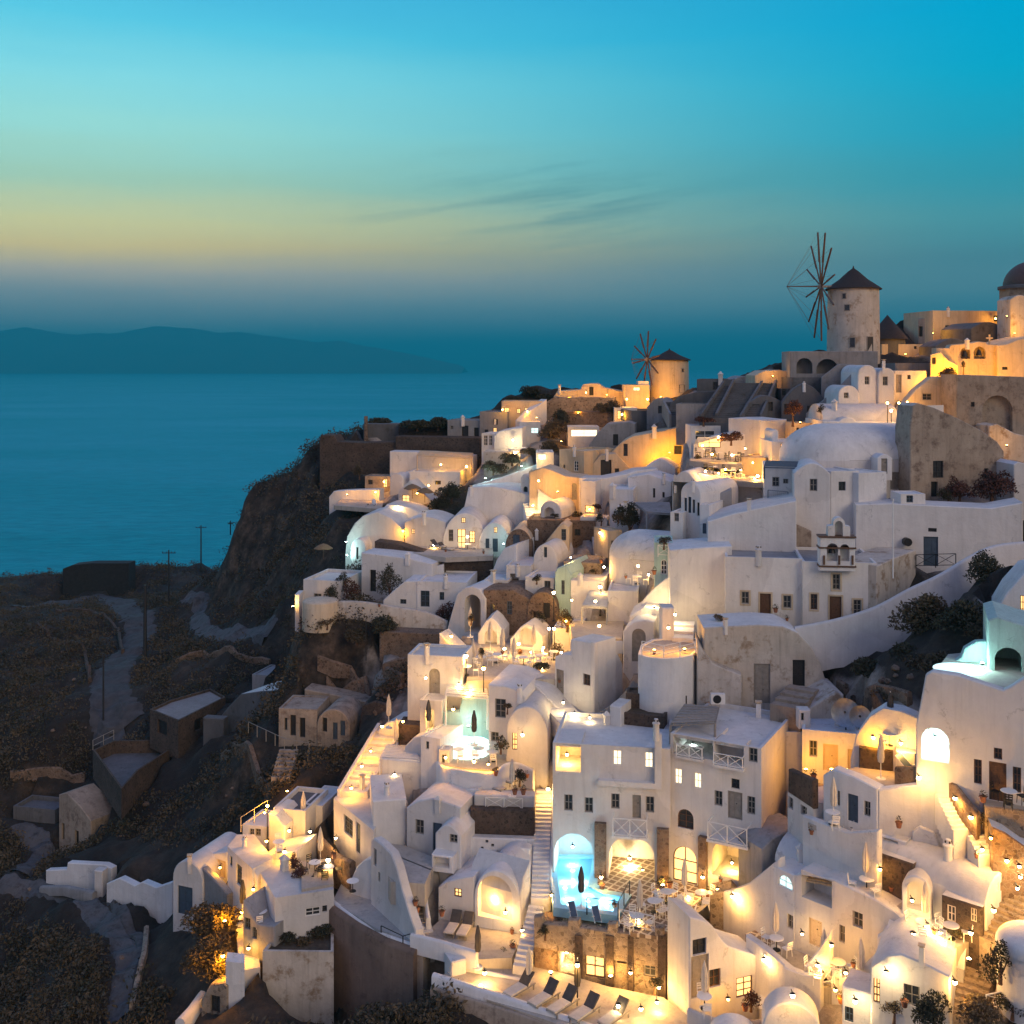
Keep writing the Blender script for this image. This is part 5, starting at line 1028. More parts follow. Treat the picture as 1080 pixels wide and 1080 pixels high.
H('dark stone ruin with narrow arches on the valley slope', (62, 895, 108), (96, 105), 858, 3, [('dk', 65, 868, 68, 886), ('dk', 79, 876, 83, 892)], kind='poly', m='ruin', prof=[(62, 838), (70, 836), (84, 850), (96, 866)], name='ruined_building', cat='ruin')
H('low ruined walls outlining a lost house on the slope', (14, 862, 111), (58, 110), 850, 3, m='dkshadepl', par=.4, name='ruined_wall', cat='ruin')

# ================================================================== right foreground
H('big plain white house on the frame edge with an arched teal lit opening', (966, 850, 63.6), (1096, 60.4), 706, .6, [('od', 971.5, 768, 1001, 803, 'a'), ('d', 1043, 804, 1061.5, 845), ('wn', 1027, 801, 1035.5, 827), ('wn', 1068, 809, 1077, 836), ('wn', 1048, 789, 1057, 801)], kind='poly',
  prof=[(966, 765), (970, 745), (976, 712), (983, 708), (1010, 712), (1040, 722), (1058, 728), (1066, 724), (1080, 715), (1096, 712)], fd=6, back=False)
TRw([PZ(x, y, P(1010, 722, 63.4).z) for x, y in [(980, 716), (1096, 734), (1098, 700), (1040, 686), (1000, 690)]], 'floor', .6)
H('pale teal lit upper block on the roof of the big frame edge house', (1042, 722, 66.5), (1098, 65.5), 650, 5, [('od', 1049, 683, 1078, 722, 'a')], kind='poly', prof=[(1042, 654), (1052, 651), (1080, 660), (1098, 664)], m='tealpl', ct=False)
H('white house above the teal block at the frame edge', (1050, 655, 72), (1100, 71), 620, 5, [('wl', 1076, 628, 1082, 650)], kind='poly', prof=[(1050, 645), (1062, 625), (1080, 605), (1100, 600)])
H('stepped rounded teal lit wall beside the roof pool', (1002, 712, 68.5), (1044, 68), 676, .6, kind='poly', prof=[(1002, 706), (1008, 698), (1014, 694), (1018, 684), (1030, 677), (1044, 676)], m='tealpl', name='garden_wall', cat='wall', ct=False)
mb = MB(); q = P(1012, 707, 65.2); mb.lathe(q, [(1.5, .06), (1.3, .08), (0, .08)], 20); o = mb.build('hot_tub', 'litcyan', None, tuple(q)); tag(o, 'small brightly lit oval hot tub on the frame edge roof', 'hot tub')  # disc surface glows by itself, no lamp inside
H('gold lit curved parapet terrace niche behind the folded umbrella', (897, 832, 68.6), (978, 66.6), 762, 1.2, kind='poly', prof=[(897, 800), (903, 775), (916, 756), (932, 746), (952, 750), (968, 757), (978, 770)], name='terrace_wall', cat='wall')
H('dark stone kiosk with a brown front on the niche terrace', (906, 822, 68), (942, 67.4), 788, 2.0, m='dkstone', par=.0, name='kiosk', cat='kiosk')
H('white bench block before the lit arch', (945, 815, 66.6), (966, 66.2), 792, 1.5, par=0, name='bench', cat='bench', ct=False, sk=.5)
H('large white walled terrace block with a blank lit front', (926, 884, 64.2), (1013, 62.8), 833, .5, kind='poly', prof=[(926, 833), (960, 829), (988, 826), (994, 828), (1004, 842), (1013, 862)], name='terrace_wall', cat='wall')
TR((950, 832, 64.6), [(927, 834), (988, 828), (985, 806), (905, 808), (882, 816)], 'floor', 1.5)
H('blue shaded house front with a blue door on the balcony', (868, 882, 66.6), (926, 64.2), 822, .8, [('w', 883, 834, 886, 850), ('db', 894, 838, 905, 867), ('w', 911, 845, 918, 861)], kind='poly', prof=[(868, 818), (878, 811), (900, 819), (926, 832)])
H('white balcony parapet sweeping round below the blue door', (846, 912, 66.8), (926, 62.6), 865, .4, kind='poly', prof=[(846, 860), (862, 866), (880, 873), (893, 878), (926, 876)], name='balcony_wall', cat='wall', sk=3)
TR((880, 872, 65.8), [(852, 868), (888, 879), (925, 876), (926, 862), (870, 852)], 'floor', .3)
H('dark stone panel wall at the end of the balcony', (831, 836, 69.4), (857, 66.8), 811, .4, kind='poly', prof=[(831, 811), (857, 823)], m='dkstone', name='panel_wall', cat='wall', sk=.0, ct=False)
H('white house face with two small windows below the stone panel', (830, 890, 69.6), (858, 67), 838, 3, [('w', 831.5, 841, 836.5, 853), ('w', 844.5, 850, 851, 860)], kind='poly', prof=[(830, 835), (858, 848)], ct=False)
H('white umbrella terrace house with a half round teal lit window', (815, 1010, 66.8), (838, 65.4), 910, 6, [('wc', 820.5, 923, 836, 937, 'a'), ('w', 830, 965, 838, 980)], kind='poly', prof=[(815, 912), (838, 923)])
H('broad white house front with a sunken patio opening', (838, 1012, 65.4), (962, 60.2), 926, 6, [('o', 845, 922, 877.5, 952), ('w', 899, 962, 910, 978), ('dc', 853, 970, 867, 998), ('w', 885, 976, 891, 994)], kind='poly', prof=[(838, 923), (845, 921), (878, 927), (900, 938), (925, 950), (945, 962), (955, 972), (962, 985)])
barrel('smooth blue white barrel roof behind the sunken patio', (818, 935, 68.4), (868, 66), 908, 5, 1.5)
H('white wall climbing behind the sunken patio to the kiosk', (846, 935, 68.2), (926, 66.2), 880, .5, kind='poly', prof=[(846, 884), (870, 897), (900, 902), (926, 905)], name='garden_wall', cat='wall')
H('square dark brown stone kiosk with a lit slot', (923, 946, 63.2), (963, 61.6), 898, 3, [('wl', 927, 908, 930, 919)], m='dkstone', par=.0, name='kiosk', cat='kiosk', rm='plroof')
H('white framed box niche on top of the brown kiosk', (929, 900, 64), (956, 63), 880, 1.5, [('os', 931, 883, 947, 897)], par=0, name='niche', cat='niche', ct=False, sk=.2)
zK = TR((930, 945, 62.6), [(900, 930), (950, 958), (972, 950), (960, 935), (918, 925)], 'floor', 1.)
H('white round arched recess with a lamp beside the kiosk', (951, 975, 61), (982, 60.2), 924, 1.2, [('os', 956, 930, 978, 960, 'a')], kind='vault', name='archway', cat='archway')
H('white house with a curved roof and little window behind the kiosk', (962, 935, 63.4), (992, 62.8), 875, 5, [('wb', 966, 890, 972.5, 901), ('dc', 963, 902, 972, 925)], kind='poly', prof=[(962, 878), (970, 872), (985, 878), (992, 892)])
rb, fb = H('blue roofed barrel vault house with a pair of lit windows in its end', (1040, 975, 58.4), (1071, 60.5), 920, 9, [('wL', 1050.5, 931, 1053.5, 940), ('wL', 1055, 930, 1058.5, 939)], kind='vault', rise=1.5)
H('dark stone porch with a pale flat roof before the barrel vault house', (993, 985, 59.6), (1036, 58.2), 944, 3, [('ws', 999, 955, 1008, 972), ('ws', 1024, 958, 1030, 972)], m='dkstone', rm='plroof', par=0, name='porch', cat='porch')
TR((990, 985, 59.5), [(950, 975), (1000, 1003), (1030, 990), (1040, 978), (990, 965)], 'floor', 1.)
H('lit white house with a shallow vault roof at the bottom edge', (918, 1078, 57.2), (1002, 55.4), 1014, 6, [('w', 953, 1039, 970, 1061), ('dl', 921, 1032, 928, 1058)], kind='poly', prof=[(918, 1020), (935, 1008), (950, 1006), (975, 1016), (1002, 1030)])
barrel('rounded white roof behind the bottom edge house', (934, 1030, 60), (1016, 58), 1002, 5.4, 1.3)
H('white garden wall stub by the bottom edge house', (925, 1010, 61), (945, 60.6), 985, .5, [('w', 929, 998, 938, 1015)], name='garden_wall', cat='wall', kind='poly', prof=[(925, 990), (935, 984), (945, 990)])
c = P(1086, 1032, 56.0); rt = empty('water_tank', c); mb = MB(); mb.lathe(c, [(1.55, -3), (1.55, 1.6)], 24); mb.build('wall', 'pl', rt); mb = MB(); mb.lathe(c, [(1.62, 1.55), (1.62, 1.75)]+[(1.62*math.cos(pi/2*i/8), 1.75+.95*math.sin(pi/2*i/8)) for i in range(1, 9)], 24); mb.build('dome', 'pl', rt)
tag(rt, 'round white domed cistern in the bottom corner', 'cistern'); foot([c+Vector((x, y, 0)) for x, y in ((-2, -2), (2, -2), (2, 2), (-2, 2))], c.z-.3); ctrl(c, -.3)
WL('brown stone wall curving along the lamp stairs', [(945, 808, 65.4, 1.0), (975, 810, 64.2, 1.1), (1002, 822, 62.9, 1.2), (1018, 840, 61.6, 1.4), (1032, 856, 60.9, 1.6)], 1.6, .4, 'stone', n=4)
ST('upper lit stairs below the big frame edge house', (1017, 878, 61.2), (997, 836, 63.0), 1.3, 'pl', n=9)
ST('lower lit stairs beside the blue roofed barrel vault', (1046, 904, 60.2), (1034, 880, 61.2), 1.6, 'pl', n=5)
ST('dark steps at the frame edge beside the lit window vault', (1052, 1000, 57.5), (1080, 945, 59.2), 2.0, 'ltstone', n=9)
H('brown stone patio wall with a table above the stairs', (1039, 880, 60.8), (1096, 60), 850, 3.5, m='ltstone', par=.0, name='patio_wall', cat='wall', rm='floor')
H('dark stone retaining wall with a white pool ledge at the frame edge', (1046, 935, 59.6), (1096, 59), 878, 4, m='stone', kind='poly', prof=[(1046, 872), (1060, 878), (1080, 892), (1096, 897)], rm='plroof', name='retaining_wall', cat='wall')
WL('white wall running down to the lower lamp', [(1005, 892, 63, 1.2), (1040, 905, 61.6, 1.2), (1075, 932, 60, 1.2)], 1.2, .5)
ST('rough lit stone path climbing past the bottom edge house', (1012, 1075, 56.2), (1046, 980, 60.6), 1.8, 'ltstone', n=14)
TR((840, 1010, 64.5), [(812, 995), (850, 1040), (925, 1045), (925, 1005), (860, 985)], 'floor', 1.)
H('white courtyard wall of the umbrella terrace', (826, 1044, 62.4), (866, 61), 1008, .4, kind='poly', prof=[(826, 1020), (848, 1028), (866, 1030)], name='courtyard_wall', cat='wall')
H('white stair flank rising from the courtyard', (848, 1030, 62.6), (876, 61.6), 996, .4, kind='poly', prof=[(848, 1020), (864, 1000), (876, 982)], name='stair_wall', cat='wall')
H('white low wall along the courtyard of cafe chairs', (876, 1050, 61.4), (925, 60), 1020, .4, kind='poly', prof=[(876, 1033), (900, 1030), (918, 1012), (925, 1005)], name='courtyard_wall', cat='wall')
H('rounded blue white roof at the bottom edge by the lamp', (804, 1100, 59.2), (866, 58.6), 1058, 1.6, kind='vault', rise=1.6)
H('low white vault roof in the bottom centre foreground', (748, 1105, 59.6), (800, 59.2), 1082, 1.2, kind='vault', rise=1.1)
H('dark green shuttered hatch house at the bottom edge', (888, 1078, 58.6), (920, 57.8), 1040, 2, [('wb', 890, 1062, 900, 1078)], name='house', par=0)
# ================================================================== ground
def RT(px, py, Y0=45, Y1=330):
    """first hit of a pixel ray with the ground"""
    prev = None
    Y = Y0
    while Y < Y1:
        p = P(px, py, Y)
        if p.z < HZ(p.x, p.y):
            a, b = Y-.8, Y
            for _ in range(12):
                m_ = (a+b)/2; q = P(px, py, m_)
                if q.z < HZ(q.x, q.y): b = m_
                else: a = m_
            q = P(px, py, b); return Vector((q.x, q.y, HZ(q.x, q.y)))
        Y += .8
    return None
for px, py, Y in [(0, 612, 230), (50, 611, 228), (100, 609, 225), (170, 605, 232), (215, 598, 232), (20, 640, 196), (100, 640, 188), (60, 625, 214), (160, 650, 172), (185, 645, 178), (150, 690, 138), (120, 740, 124), (30, 690, 150), (60, 760, 120), (20, 800, 116), (150, 770, 118), (95, 700, 140),
    (20, 850, 112), (100, 840, 110), (0, 930, 100), (70, 950, 92), (130, 965, 88), (0, 1050, 84), (60, 1050, 80), (150, 1050, 78), (110, 1000, 84), (30, 1000, 90), (205, 700, 128), (230, 680, 134), (200, 800, 111), (250, 790, 106), (200, 850, 100), (250, 850, 96), (170, 900, 94), (150, 860, 103), (120, 880, 104),
    (236, 640, 160), (229, 602, 172), (262, 650, 146), (290, 650, 135), (230, 600, 166), (238, 577, 160), (246, 566, 159), (254, 548, 159), (257, 527, 159), (263, 515, 158), (284, 507, 157), (308, 497, 156), (317, 488, 155), (322, 476, 155), (330, 463, 156), (270, 518, 158), (277, 512, 158), (292, 504, 157), (299, 501, 157), (313, 492, 156), (262, 521, 164), (275, 514, 164), (290, 507, 163), (305, 499, 163), (318, 490, 162), (350, 541, 137), (375, 541, 135), (402, 546, 131), (240, 628, 153), (245, 620, 153), (262, 612, 149), (285, 610, 141), (300, 585, 140), (330, 575, 136), (318, 500, 154), (300, 520, 156), (336, 478, 155), (352, 560, 130), (280, 560, 158), (345, 540, 142), (305, 645, 113), (300, 690, 110), (345, 690, 104), (390, 700, 102), (430, 700, 100), (360, 735, 100), (400, 740, 97), (340, 795, 92), (395, 765, 93), (250, 740, 118), (320, 830, 89), (270, 840, 94), (345, 820, 90), (270, 780, 98),
    (210, 1000, 79), (230, 960, 81), (180, 1000, 81), (300, 1060, 71), (260, 1050, 73), (400, 1080, 67), (330, 1030, 73), (330, 668, 105.5), (360, 668, 105.2), (400, 672, 104.4), (450, 676, 103.4), (365, 685, 106), (455, 1060, 67), (470, 1000, 72), (100, 1078, 76), (200, 1078, 74), (350, 1090, 67),
    (985, 650, 80), (940, 690, 77), (1020, 620, 80), (1010, 680, 73), (900, 720, 77), (920, 745, 74), (970, 720, 72), (1050, 610, 80), (585, 463, 140), (560, 412, 158), (520, 440, 154), (680, 575, 106), (560, 480, 132), (480, 520, 134), (1020, 520, 97), (1060, 520, 97)]:
    ctrl(P(px, py, Y))
for x, y, z in [(-160, 262, 60), (-60, 262, 60), (-100, 255, 68), (-20, 240, 60), (-30, 205, 85), (-50, 178, 92), (-62, 168, 92), (-45, 172, 97), (-34, 172, 108), (-25, 172, 112), (-10, 172, 112), (10, 176, 112), (0, 200, 90), (30, 170, 118), (60, 155, 122), (95, 150, 124), (130, 150, 120), (60, 190, 85), (120, 190, 85), (200, 150, 110), (40, 240, 20), (120, 250, 20), (0, 280, 0), (-100, 300, 0), (-230, 290, 5), (-260, 220, 70), (-200, 120, 80), (-150, 90, 72), (-140, 150, 92), (-180, 180, 88), (-120, 60, 66), (-60, 55, 74), (-30, 50, 80), (0, 45, 82), (30, 40, 86), (60, 45, 92), (90, 60, 105), (110, 90, 118), (130, 120, 122), (-100, 20, 50), (0, 15, 60), (80, 15, 75), (200, 60, 100), (220, 220, 30), (-250, 50, 55)]:
    ctrl(Vector((x, y, z)))
C_ = np.array(CTRL); xy = C_[:, :2]; zz = C_[:, 2]
# thin out points that nearly coincide
keep = []
for i in range(len(xy)):
    if all((xy[i, 0]-xy[j, 0])**2+(xy[i, 1]-xy[j, 1])**2 > .8 for j in keep): keep.append(i)
xy = xy[keep]; zz = zz[keep]; N = len(xy)
dd = np.sqrt(((xy[:, None]-xy[None])**2).sum(-1)+.3)
A_ = np.zeros((N+3, N+3)); A_[:N, :N] = -dd-np.eye(N)*.0+np.eye(N)*-(0.0); A_[:N, :N] += np.eye(N)*.25; A_[:N, N] = 1; A_[:N, N+1:] = xy; A_[N, :N] = 1; A_[N+1:, :N] = xy.T
sol = np.linalg.solve(A_, np.concatenate([zz, [0, 0, 0]]))
gx = np.concatenate([np.arange(-330, -95, 3.), np.arange(-95, 62, .62), np.arange(62, 260, 3.)]); gy = np.concatenate([np.arange(0, 52, 3.), np.arange(52, 168, .62), np.arange(168, 420, 3.)])
GX, GY = np.meshgrid(gx, gy); pts = np.stack([GX.ravel(), GY.ravel()], 1); Zt = np.zeros(len(pts)); TM = np.zeros(len(pts))
tw = np.array([(p.x, p.y) for p in TOWN])
for s in range(0, len(pts), 4000):
    q = pts[s:s+4000]; r = np.sqrt(((q[:, None]-xy[None])**2).sum(-1)+.3)
    Zt[s:s+4000] = -r@sol[:N]+sol[N]+q@sol[N+1:]
    r2 = ((q[:, None]-tw[None])**2).sum(-1); TM[s:s+4000] = np.exp(-np.sort(r2, 1)[:, :3]/13).sum(1)
# rugged noise away from the houses
rng = np.random.default_rng(3)
nz1 = np.array([noise.fractal(Vector((x*.11, y*.11, 0)), .9, 2.1, 5) for x, y in pts]); nz2 = np.array([noise.fractal(Vector((x*.45, y*.45, 4)), .8, 2.2, 4) for x, y in pts])
Zs = Zt.reshape(GX.shape); slope = np.hypot(*np.gradient(Zs, gy, gx)).ravel()
nz3 = np.array([abs(noise.noise(Vector((x*.24, y*.24, z*.3)))) for (x, y), z in zip(pts, Zt)])
Zt += (nz1*1.3+nz2*.6+(nz3-.25)*np.clip(slope, 0, 2.2)*.7)*np.clip(1.1-TM*np.where((pts[:, 0] < -9) & (pts[:, 1] > 84), .7, 1.5), 0, 1)*np.clip((pts[:, 1]-30)/40, 0, 1)
far = np.clip((pts[:, 1]-205)/40, 0, 1); Zt -= np.clip(pts[:, 1]-262, 0, 200)*.8
for poly, z in FOOT:
    pa = np.array(poly); c = pa.mean(0); pa = c+(pa-c)*(1+.5/np.maximum(np.linalg.norm(pa-c, axis=1, keepdims=True), .5))
    bb = (pts[:, 0] > pa[:, 0].min()) & (pts[:, 0] < pa[:, 0].max()) & (pts[:, 1] > pa[:, 1].min()) & (pts[:, 1] < pa[:, 1].max())
    idx = np.nonzero(bb)[0]
    if not len(idx): continue
    x, y = pts[idx, 0], pts[idx, 1]; ins = np.zeros(len(idx), bool); n = len(pa)
    for i in range(n):
        x1, y1 = pa[i]; x2, y2 = pa[(i+1) % n]
        cr = ((y1 > y) != (y2 > y)) & (x < (x2-x1)*(y-y1)/(y2-y1+1e-12)+x1); ins ^= cr
    ii = idx[ins]; Zt[ii] = np.minimum(Zt[ii], z)
ZG = Zt.reshape(GX.shape); TMG = TM.reshape(GX.shape)
def bil(G, x, y):
    i = int(np.clip(np.searchsorted(gx, x)-1, 0, len(gx)-2)); j = int(np.clip(np.searchsorted(gy, y)-1, 0, len(gy)-2))
    s = min(max((x-gx[i])/(gx[i+1]-gx[i]), 0), 1); t = min(max((y-gy[j])/(gy[j+1]-gy[j]), 0), 1)
    return (G[j, i]*(1-s)+G[j, i+1]*s)*(1-t)+(G[j+1, i]*(1-s)+G[j+1, i+1]*s)*t
def HZ(x, y): return bil(ZG, x, y)
nx, ny = len(gx), len(gy)
me = bpy.data.meshes.new('hillside'); vv = np.stack([GX.ravel(), GY.ravel(), Zt], 1)
I = (np.arange(ny-1)[:, None]*nx+np.arange(nx-1)[None]).ravel(); ff = np.stack([I, I+1, I+nx+1, I+nx], 1)
me.vertices.add(len(vv)); me.vertices.foreach_set('co', vv.ravel()); me.loops.add(len(ff)*4); me.loops.foreach_set('vertex_index', ff.ravel().astype(np.int32))
me.polygons.add(len(ff)); me.polygons.foreach_set('loop_start', np.arange(0, len(ff)*4, 4, dtype=np.int32)); me.update(); me.validate()
me.polygons.foreach_set('use_smooth', [True]*len(ff))
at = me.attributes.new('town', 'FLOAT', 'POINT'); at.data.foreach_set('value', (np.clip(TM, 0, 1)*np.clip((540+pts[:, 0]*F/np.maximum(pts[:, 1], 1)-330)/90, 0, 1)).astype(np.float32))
m, nt, b = newmat('ground'); p = pos(nt)
n1 = noise_node(nt, .12, 7, .7, p); n2 = noise_node(nt, 1.1, 8, .75, p); n3 = noise_node(nt, .5, 5, .65, p)
r1_ = ramp(nt, n1.outputs[0], [(.34, (.014, .011, .010)), (.5, (.032, .024, .018)), (.68, (.075, .053, .036))])
r2_ = ramp(nt, n2.outputs[0], [(.32, .45), (.68, 1.35)])
e = mixc(nt, 1., r1_.outputs[0], r2_.outputs[0], 'MULTIPLY')
ge = nd(nt, 'ShaderNodeNewGeometry'); sx = nd(nt, 'ShaderNodeSeparateXYZ'); nt.links.new(ge.outputs['Normal'], sx.inputs[0])
rr = ramp(nt, sx.outputs['Z'], [(.45, 1.), (.72, 0.)])
rk = ramp(nt, n3.outputs[0], [(.35, (.016, .011, .009)), (.52, (.062, .042, .028)), (.7, (.15, .10, .066))])
e = mixc(nt, rr.outputs[0], e, mixc(nt, 1., rk.outputs[0], r2_.outputs[0], 'MULTIPLY'))
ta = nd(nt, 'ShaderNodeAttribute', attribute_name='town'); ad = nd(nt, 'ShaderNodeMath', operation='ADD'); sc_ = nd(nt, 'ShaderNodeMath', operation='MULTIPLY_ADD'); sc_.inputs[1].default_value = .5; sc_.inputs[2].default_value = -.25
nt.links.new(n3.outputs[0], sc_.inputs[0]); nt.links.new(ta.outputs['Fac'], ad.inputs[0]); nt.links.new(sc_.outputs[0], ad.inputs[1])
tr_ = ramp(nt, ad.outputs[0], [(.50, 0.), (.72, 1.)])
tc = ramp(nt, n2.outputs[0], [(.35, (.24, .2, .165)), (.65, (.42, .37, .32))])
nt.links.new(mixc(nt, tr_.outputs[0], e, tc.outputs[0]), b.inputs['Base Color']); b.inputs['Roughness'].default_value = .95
bump(nt, b, n2.outputs[0], .7, .35)
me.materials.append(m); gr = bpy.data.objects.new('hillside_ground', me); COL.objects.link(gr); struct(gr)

def strip(name, pix, width, mat, lift=.16, sub=16):
    q = [RT(*p) for p in pix]; q = [x for x in q if x is not None]; L = []
    for i in range(len(q)-1):
        p0 = q[max(i-1, 0)]; p1 = q[i]; p2 = q[i+1]; p3 = q[min(i+2, len(q)-1)]
        for k in range(sub):
            s = k/sub; L.append(.5*((2*p1)+(p2-p0)*s+(2*p0-5*p1+4*p2-p3)*s*s+(3*p1-p0-3*p2+p3)*s**3))
    L.append(q[-1]); mb = MB(); rows = []
    for i, c in enumerate(L):
        a = L[max(i-1, 0)]; b = L[min(i+1, len(L)-1)]; d = Vector((b.x-a.x, b.y-a.y, 0)).normalized(); n = Vector((-d.y, d.x, 0)); row = []
        wv = width*(1+.25*noise.noise(Vector((i*.3, width, 0))))
        zc = HZ(c.x, c.y)
        for t in (-1, -.7, -.35, 0, .35, .7, 1):
            p_ = c+n*t*wv/2; h = HZ(p_.x, p_.y); row.append(Vector((p_.x, p_.y, max(h, zc-.5 if abs(t) < 1 else h)+(lift if abs(t) < 1 else -.08))))
        rows.append(row)
    for i in range(len(rows)-1):
        for k in range(6): mb.quad(rows[i][k], rows[i+1][k], rows[i+1][k+1], rows[i][k+1])
    return struct(mb.build(name, mat, None, tuple(L[0]))), L
ROADS = []
simple('dirt', (.062, .060, .062), .95, 0, .3, 1.2)
plaster('gravel', (.12, .118, .122), (.085, .083, .087), (.035, .03, .03), .5, .66, 1.)
for nm, pix, w in [('dirt_road', [(20, 640), (70, 634), (110, 630), (132, 640), (146, 656), (146, 675), (132, 692), (118, 712), (118, 740), (132, 768)], 4.8),
                   ('footpath', [(0, 930), (40, 938), (75, 946), (100, 965), (122, 985), (134, 1010), (130, 1040), (124, 1079)], 2.0),
                   ('dirt_track', [(196, 630), (212, 640), (208, 655), (225, 668), (255, 672), (285, 668)], 2.4),
                   ('footpath', [(20, 870), (40, 890), (45, 905), (20, 920)], 2.4), ('side_path', [(118, 950), (134, 972), (148, 990), (150, 1010)], 1.0), ('dirt_road', [(132, 768), (120, 770), (112, 740), (124, 705)], 4.)]:
    o, L = strip(nm, pix, w, 'dirt' if 'road' in nm else 'gravel'); ROADS += [(p.x, p.y, w*.5) for p in L]

# ================================================================== vegetation
def tuft(mb, c, r, h, n, lean=0., up=.5, m=0, rnd=R):
    """a clump of small leaf-sized faces through an uneven mound"""
    for _ in range(n):
        a = rnd.uniform(0, 2*pi); q = rnd.random()**.5; z = rnd.random()
        k = math.sqrt(max(0, 1-z*z*.9)); p = Vector((c[0]+math.cos(a)*r*q*k, c[1]+math.sin(a)*r*q*k, c[2]+h*z*(.7+.3*rnd.random())))
        s = r*rnd.uniform(.05, .12)+.035; d = Vector((rnd.gauss(0, 1), rnd.gauss(0, 1), rnd.gauss(up, .8))).normalized(); e = d.orthogonal().normalized(); g = d.cross(e)
        t = rnd.uniform(0, pi); e, g = e*math.cos(t)+g*math.sin(t), g*math.cos(t)-e*math.sin(t)
        mb.add([p-e*s, p+g*s*.45, p+e*s*1.1, p-g*s*.45], [(0, 1, 2, 3)], m)
def rawmesh(name, mb, mats):
    me = bpy.data.meshes.new(name); me.from_pydata([tuple(v) for v in mb.v], [], mb.f)
    for m in mats: me.materials.append(MATS[m])
    me.polygons.foreach_set('material_index', mb.mi); return me
sm = MB(); cnt = 0
foots = [(np.array(p), z) for p, z in FOOT]
def near_road(x, y): return any((x-a)**2+(y-b_)**2 < (w+.5)**2 for a, b_, w in ROADS)
rg = random.Random(5)
for k in range(60000):
    if cnt > 6500: break
    y = 62+178*rg.random()**1.35; px = rg.uniform(-30, 480); x = (px-540)*y/F
    if bil(TMG, x, y) > (.55 if 285 < px < 455 and y > 84 else .22) or near_road(x, y): continue
    z = HZ(x, y); py = HY+(CZ-z)*F/y
    if py > 1110 or py < 560 and px < 228: continue
    de = noise.noise(Vector((x*.09, y*.09, 2)))+.5*noise.noise(Vector((x*.3, y*.3, 7)))
    if de < -.2 and rg.random() < .7: continue
    zx = (HZ(x+1, y)-z); zy = (HZ(x, y+1)-z); sl = math.hypot(zx, zy)
    if sl > 1.9 and rg.random() < .8: continue
    r = rg.uniform(.45, 1.6)*(1+.6*max(de, 0)); tuft(sm, (x, y, z-.15), r, r*rg.uniform(.55, 1.1), int(64*(1 if y < 120 else .6)), m=rg.choice((0, 0, 0, 1, 2, 2)), rnd=rg); cnt += 1
me = rawmesh('scrub', sm, ['scrub', 'leaf', 'leafdry']); so = bpy.data.objects.new('hillside_scrub', me); COL.objects.link(so); so['kind'] = 'stuff'; so['label'] = 'low dry scrub covering the dark slopes below the village'; so['category'] = 'scrub'

def bush(label, px, py, Y, r, h, mat='leaf', n=None, group=None, trunk=0., name='bush'):
    c = P(px, py, Y); root = empty(name, c); mb = MB(); rr = random.Random(int(px*7+py)); n = n or int(260+r*330)
    zb = trunk
    for _ in range(max(3, int(r*4))):
        a = rr.uniform(0, 2*pi); q = rr.random()*r*.62; tuft(mb, (c.x+math.cos(a)*q, c.y+math.sin(a)*q*.8, c.z+zb+h*rr.uniform(-.05, .4)), r*rr.uniform(.4, .62), h*rr.uniform(.4, .65), n//3, m=0, rnd=rr)
    o = bpy.data.objects.new('crown' if trunk else 'foliage', rawmesh('foliage', MB_shift(mb, c), [mat])); COL.objects.link(o); o.parent = root
    tm = MB(); tm.tube(c-Vector((0, 0, .4)), c+Vector((.05, 0, zb+h*.4)), .05+.06*r, .03, 6)
    for t in (0, 2.1, 4.2): tm.tube(c+Vector((.03, 0, zb*.8+.05)), c+Vector((math.cos(t)*r*.5, math.sin(t)*r*.5, zb+h*.55)), .03+.02*r, .015, 5)
    tm.build('trunk' if trunk else 'stem', 'wood', root); tag(root, label, 'tree' if trunk else 'bush', group); return root
def MB_shift(mb, c):
    for i in range(len(mb.v)): mb.v[i] = mb.v[i]-c
    return mb
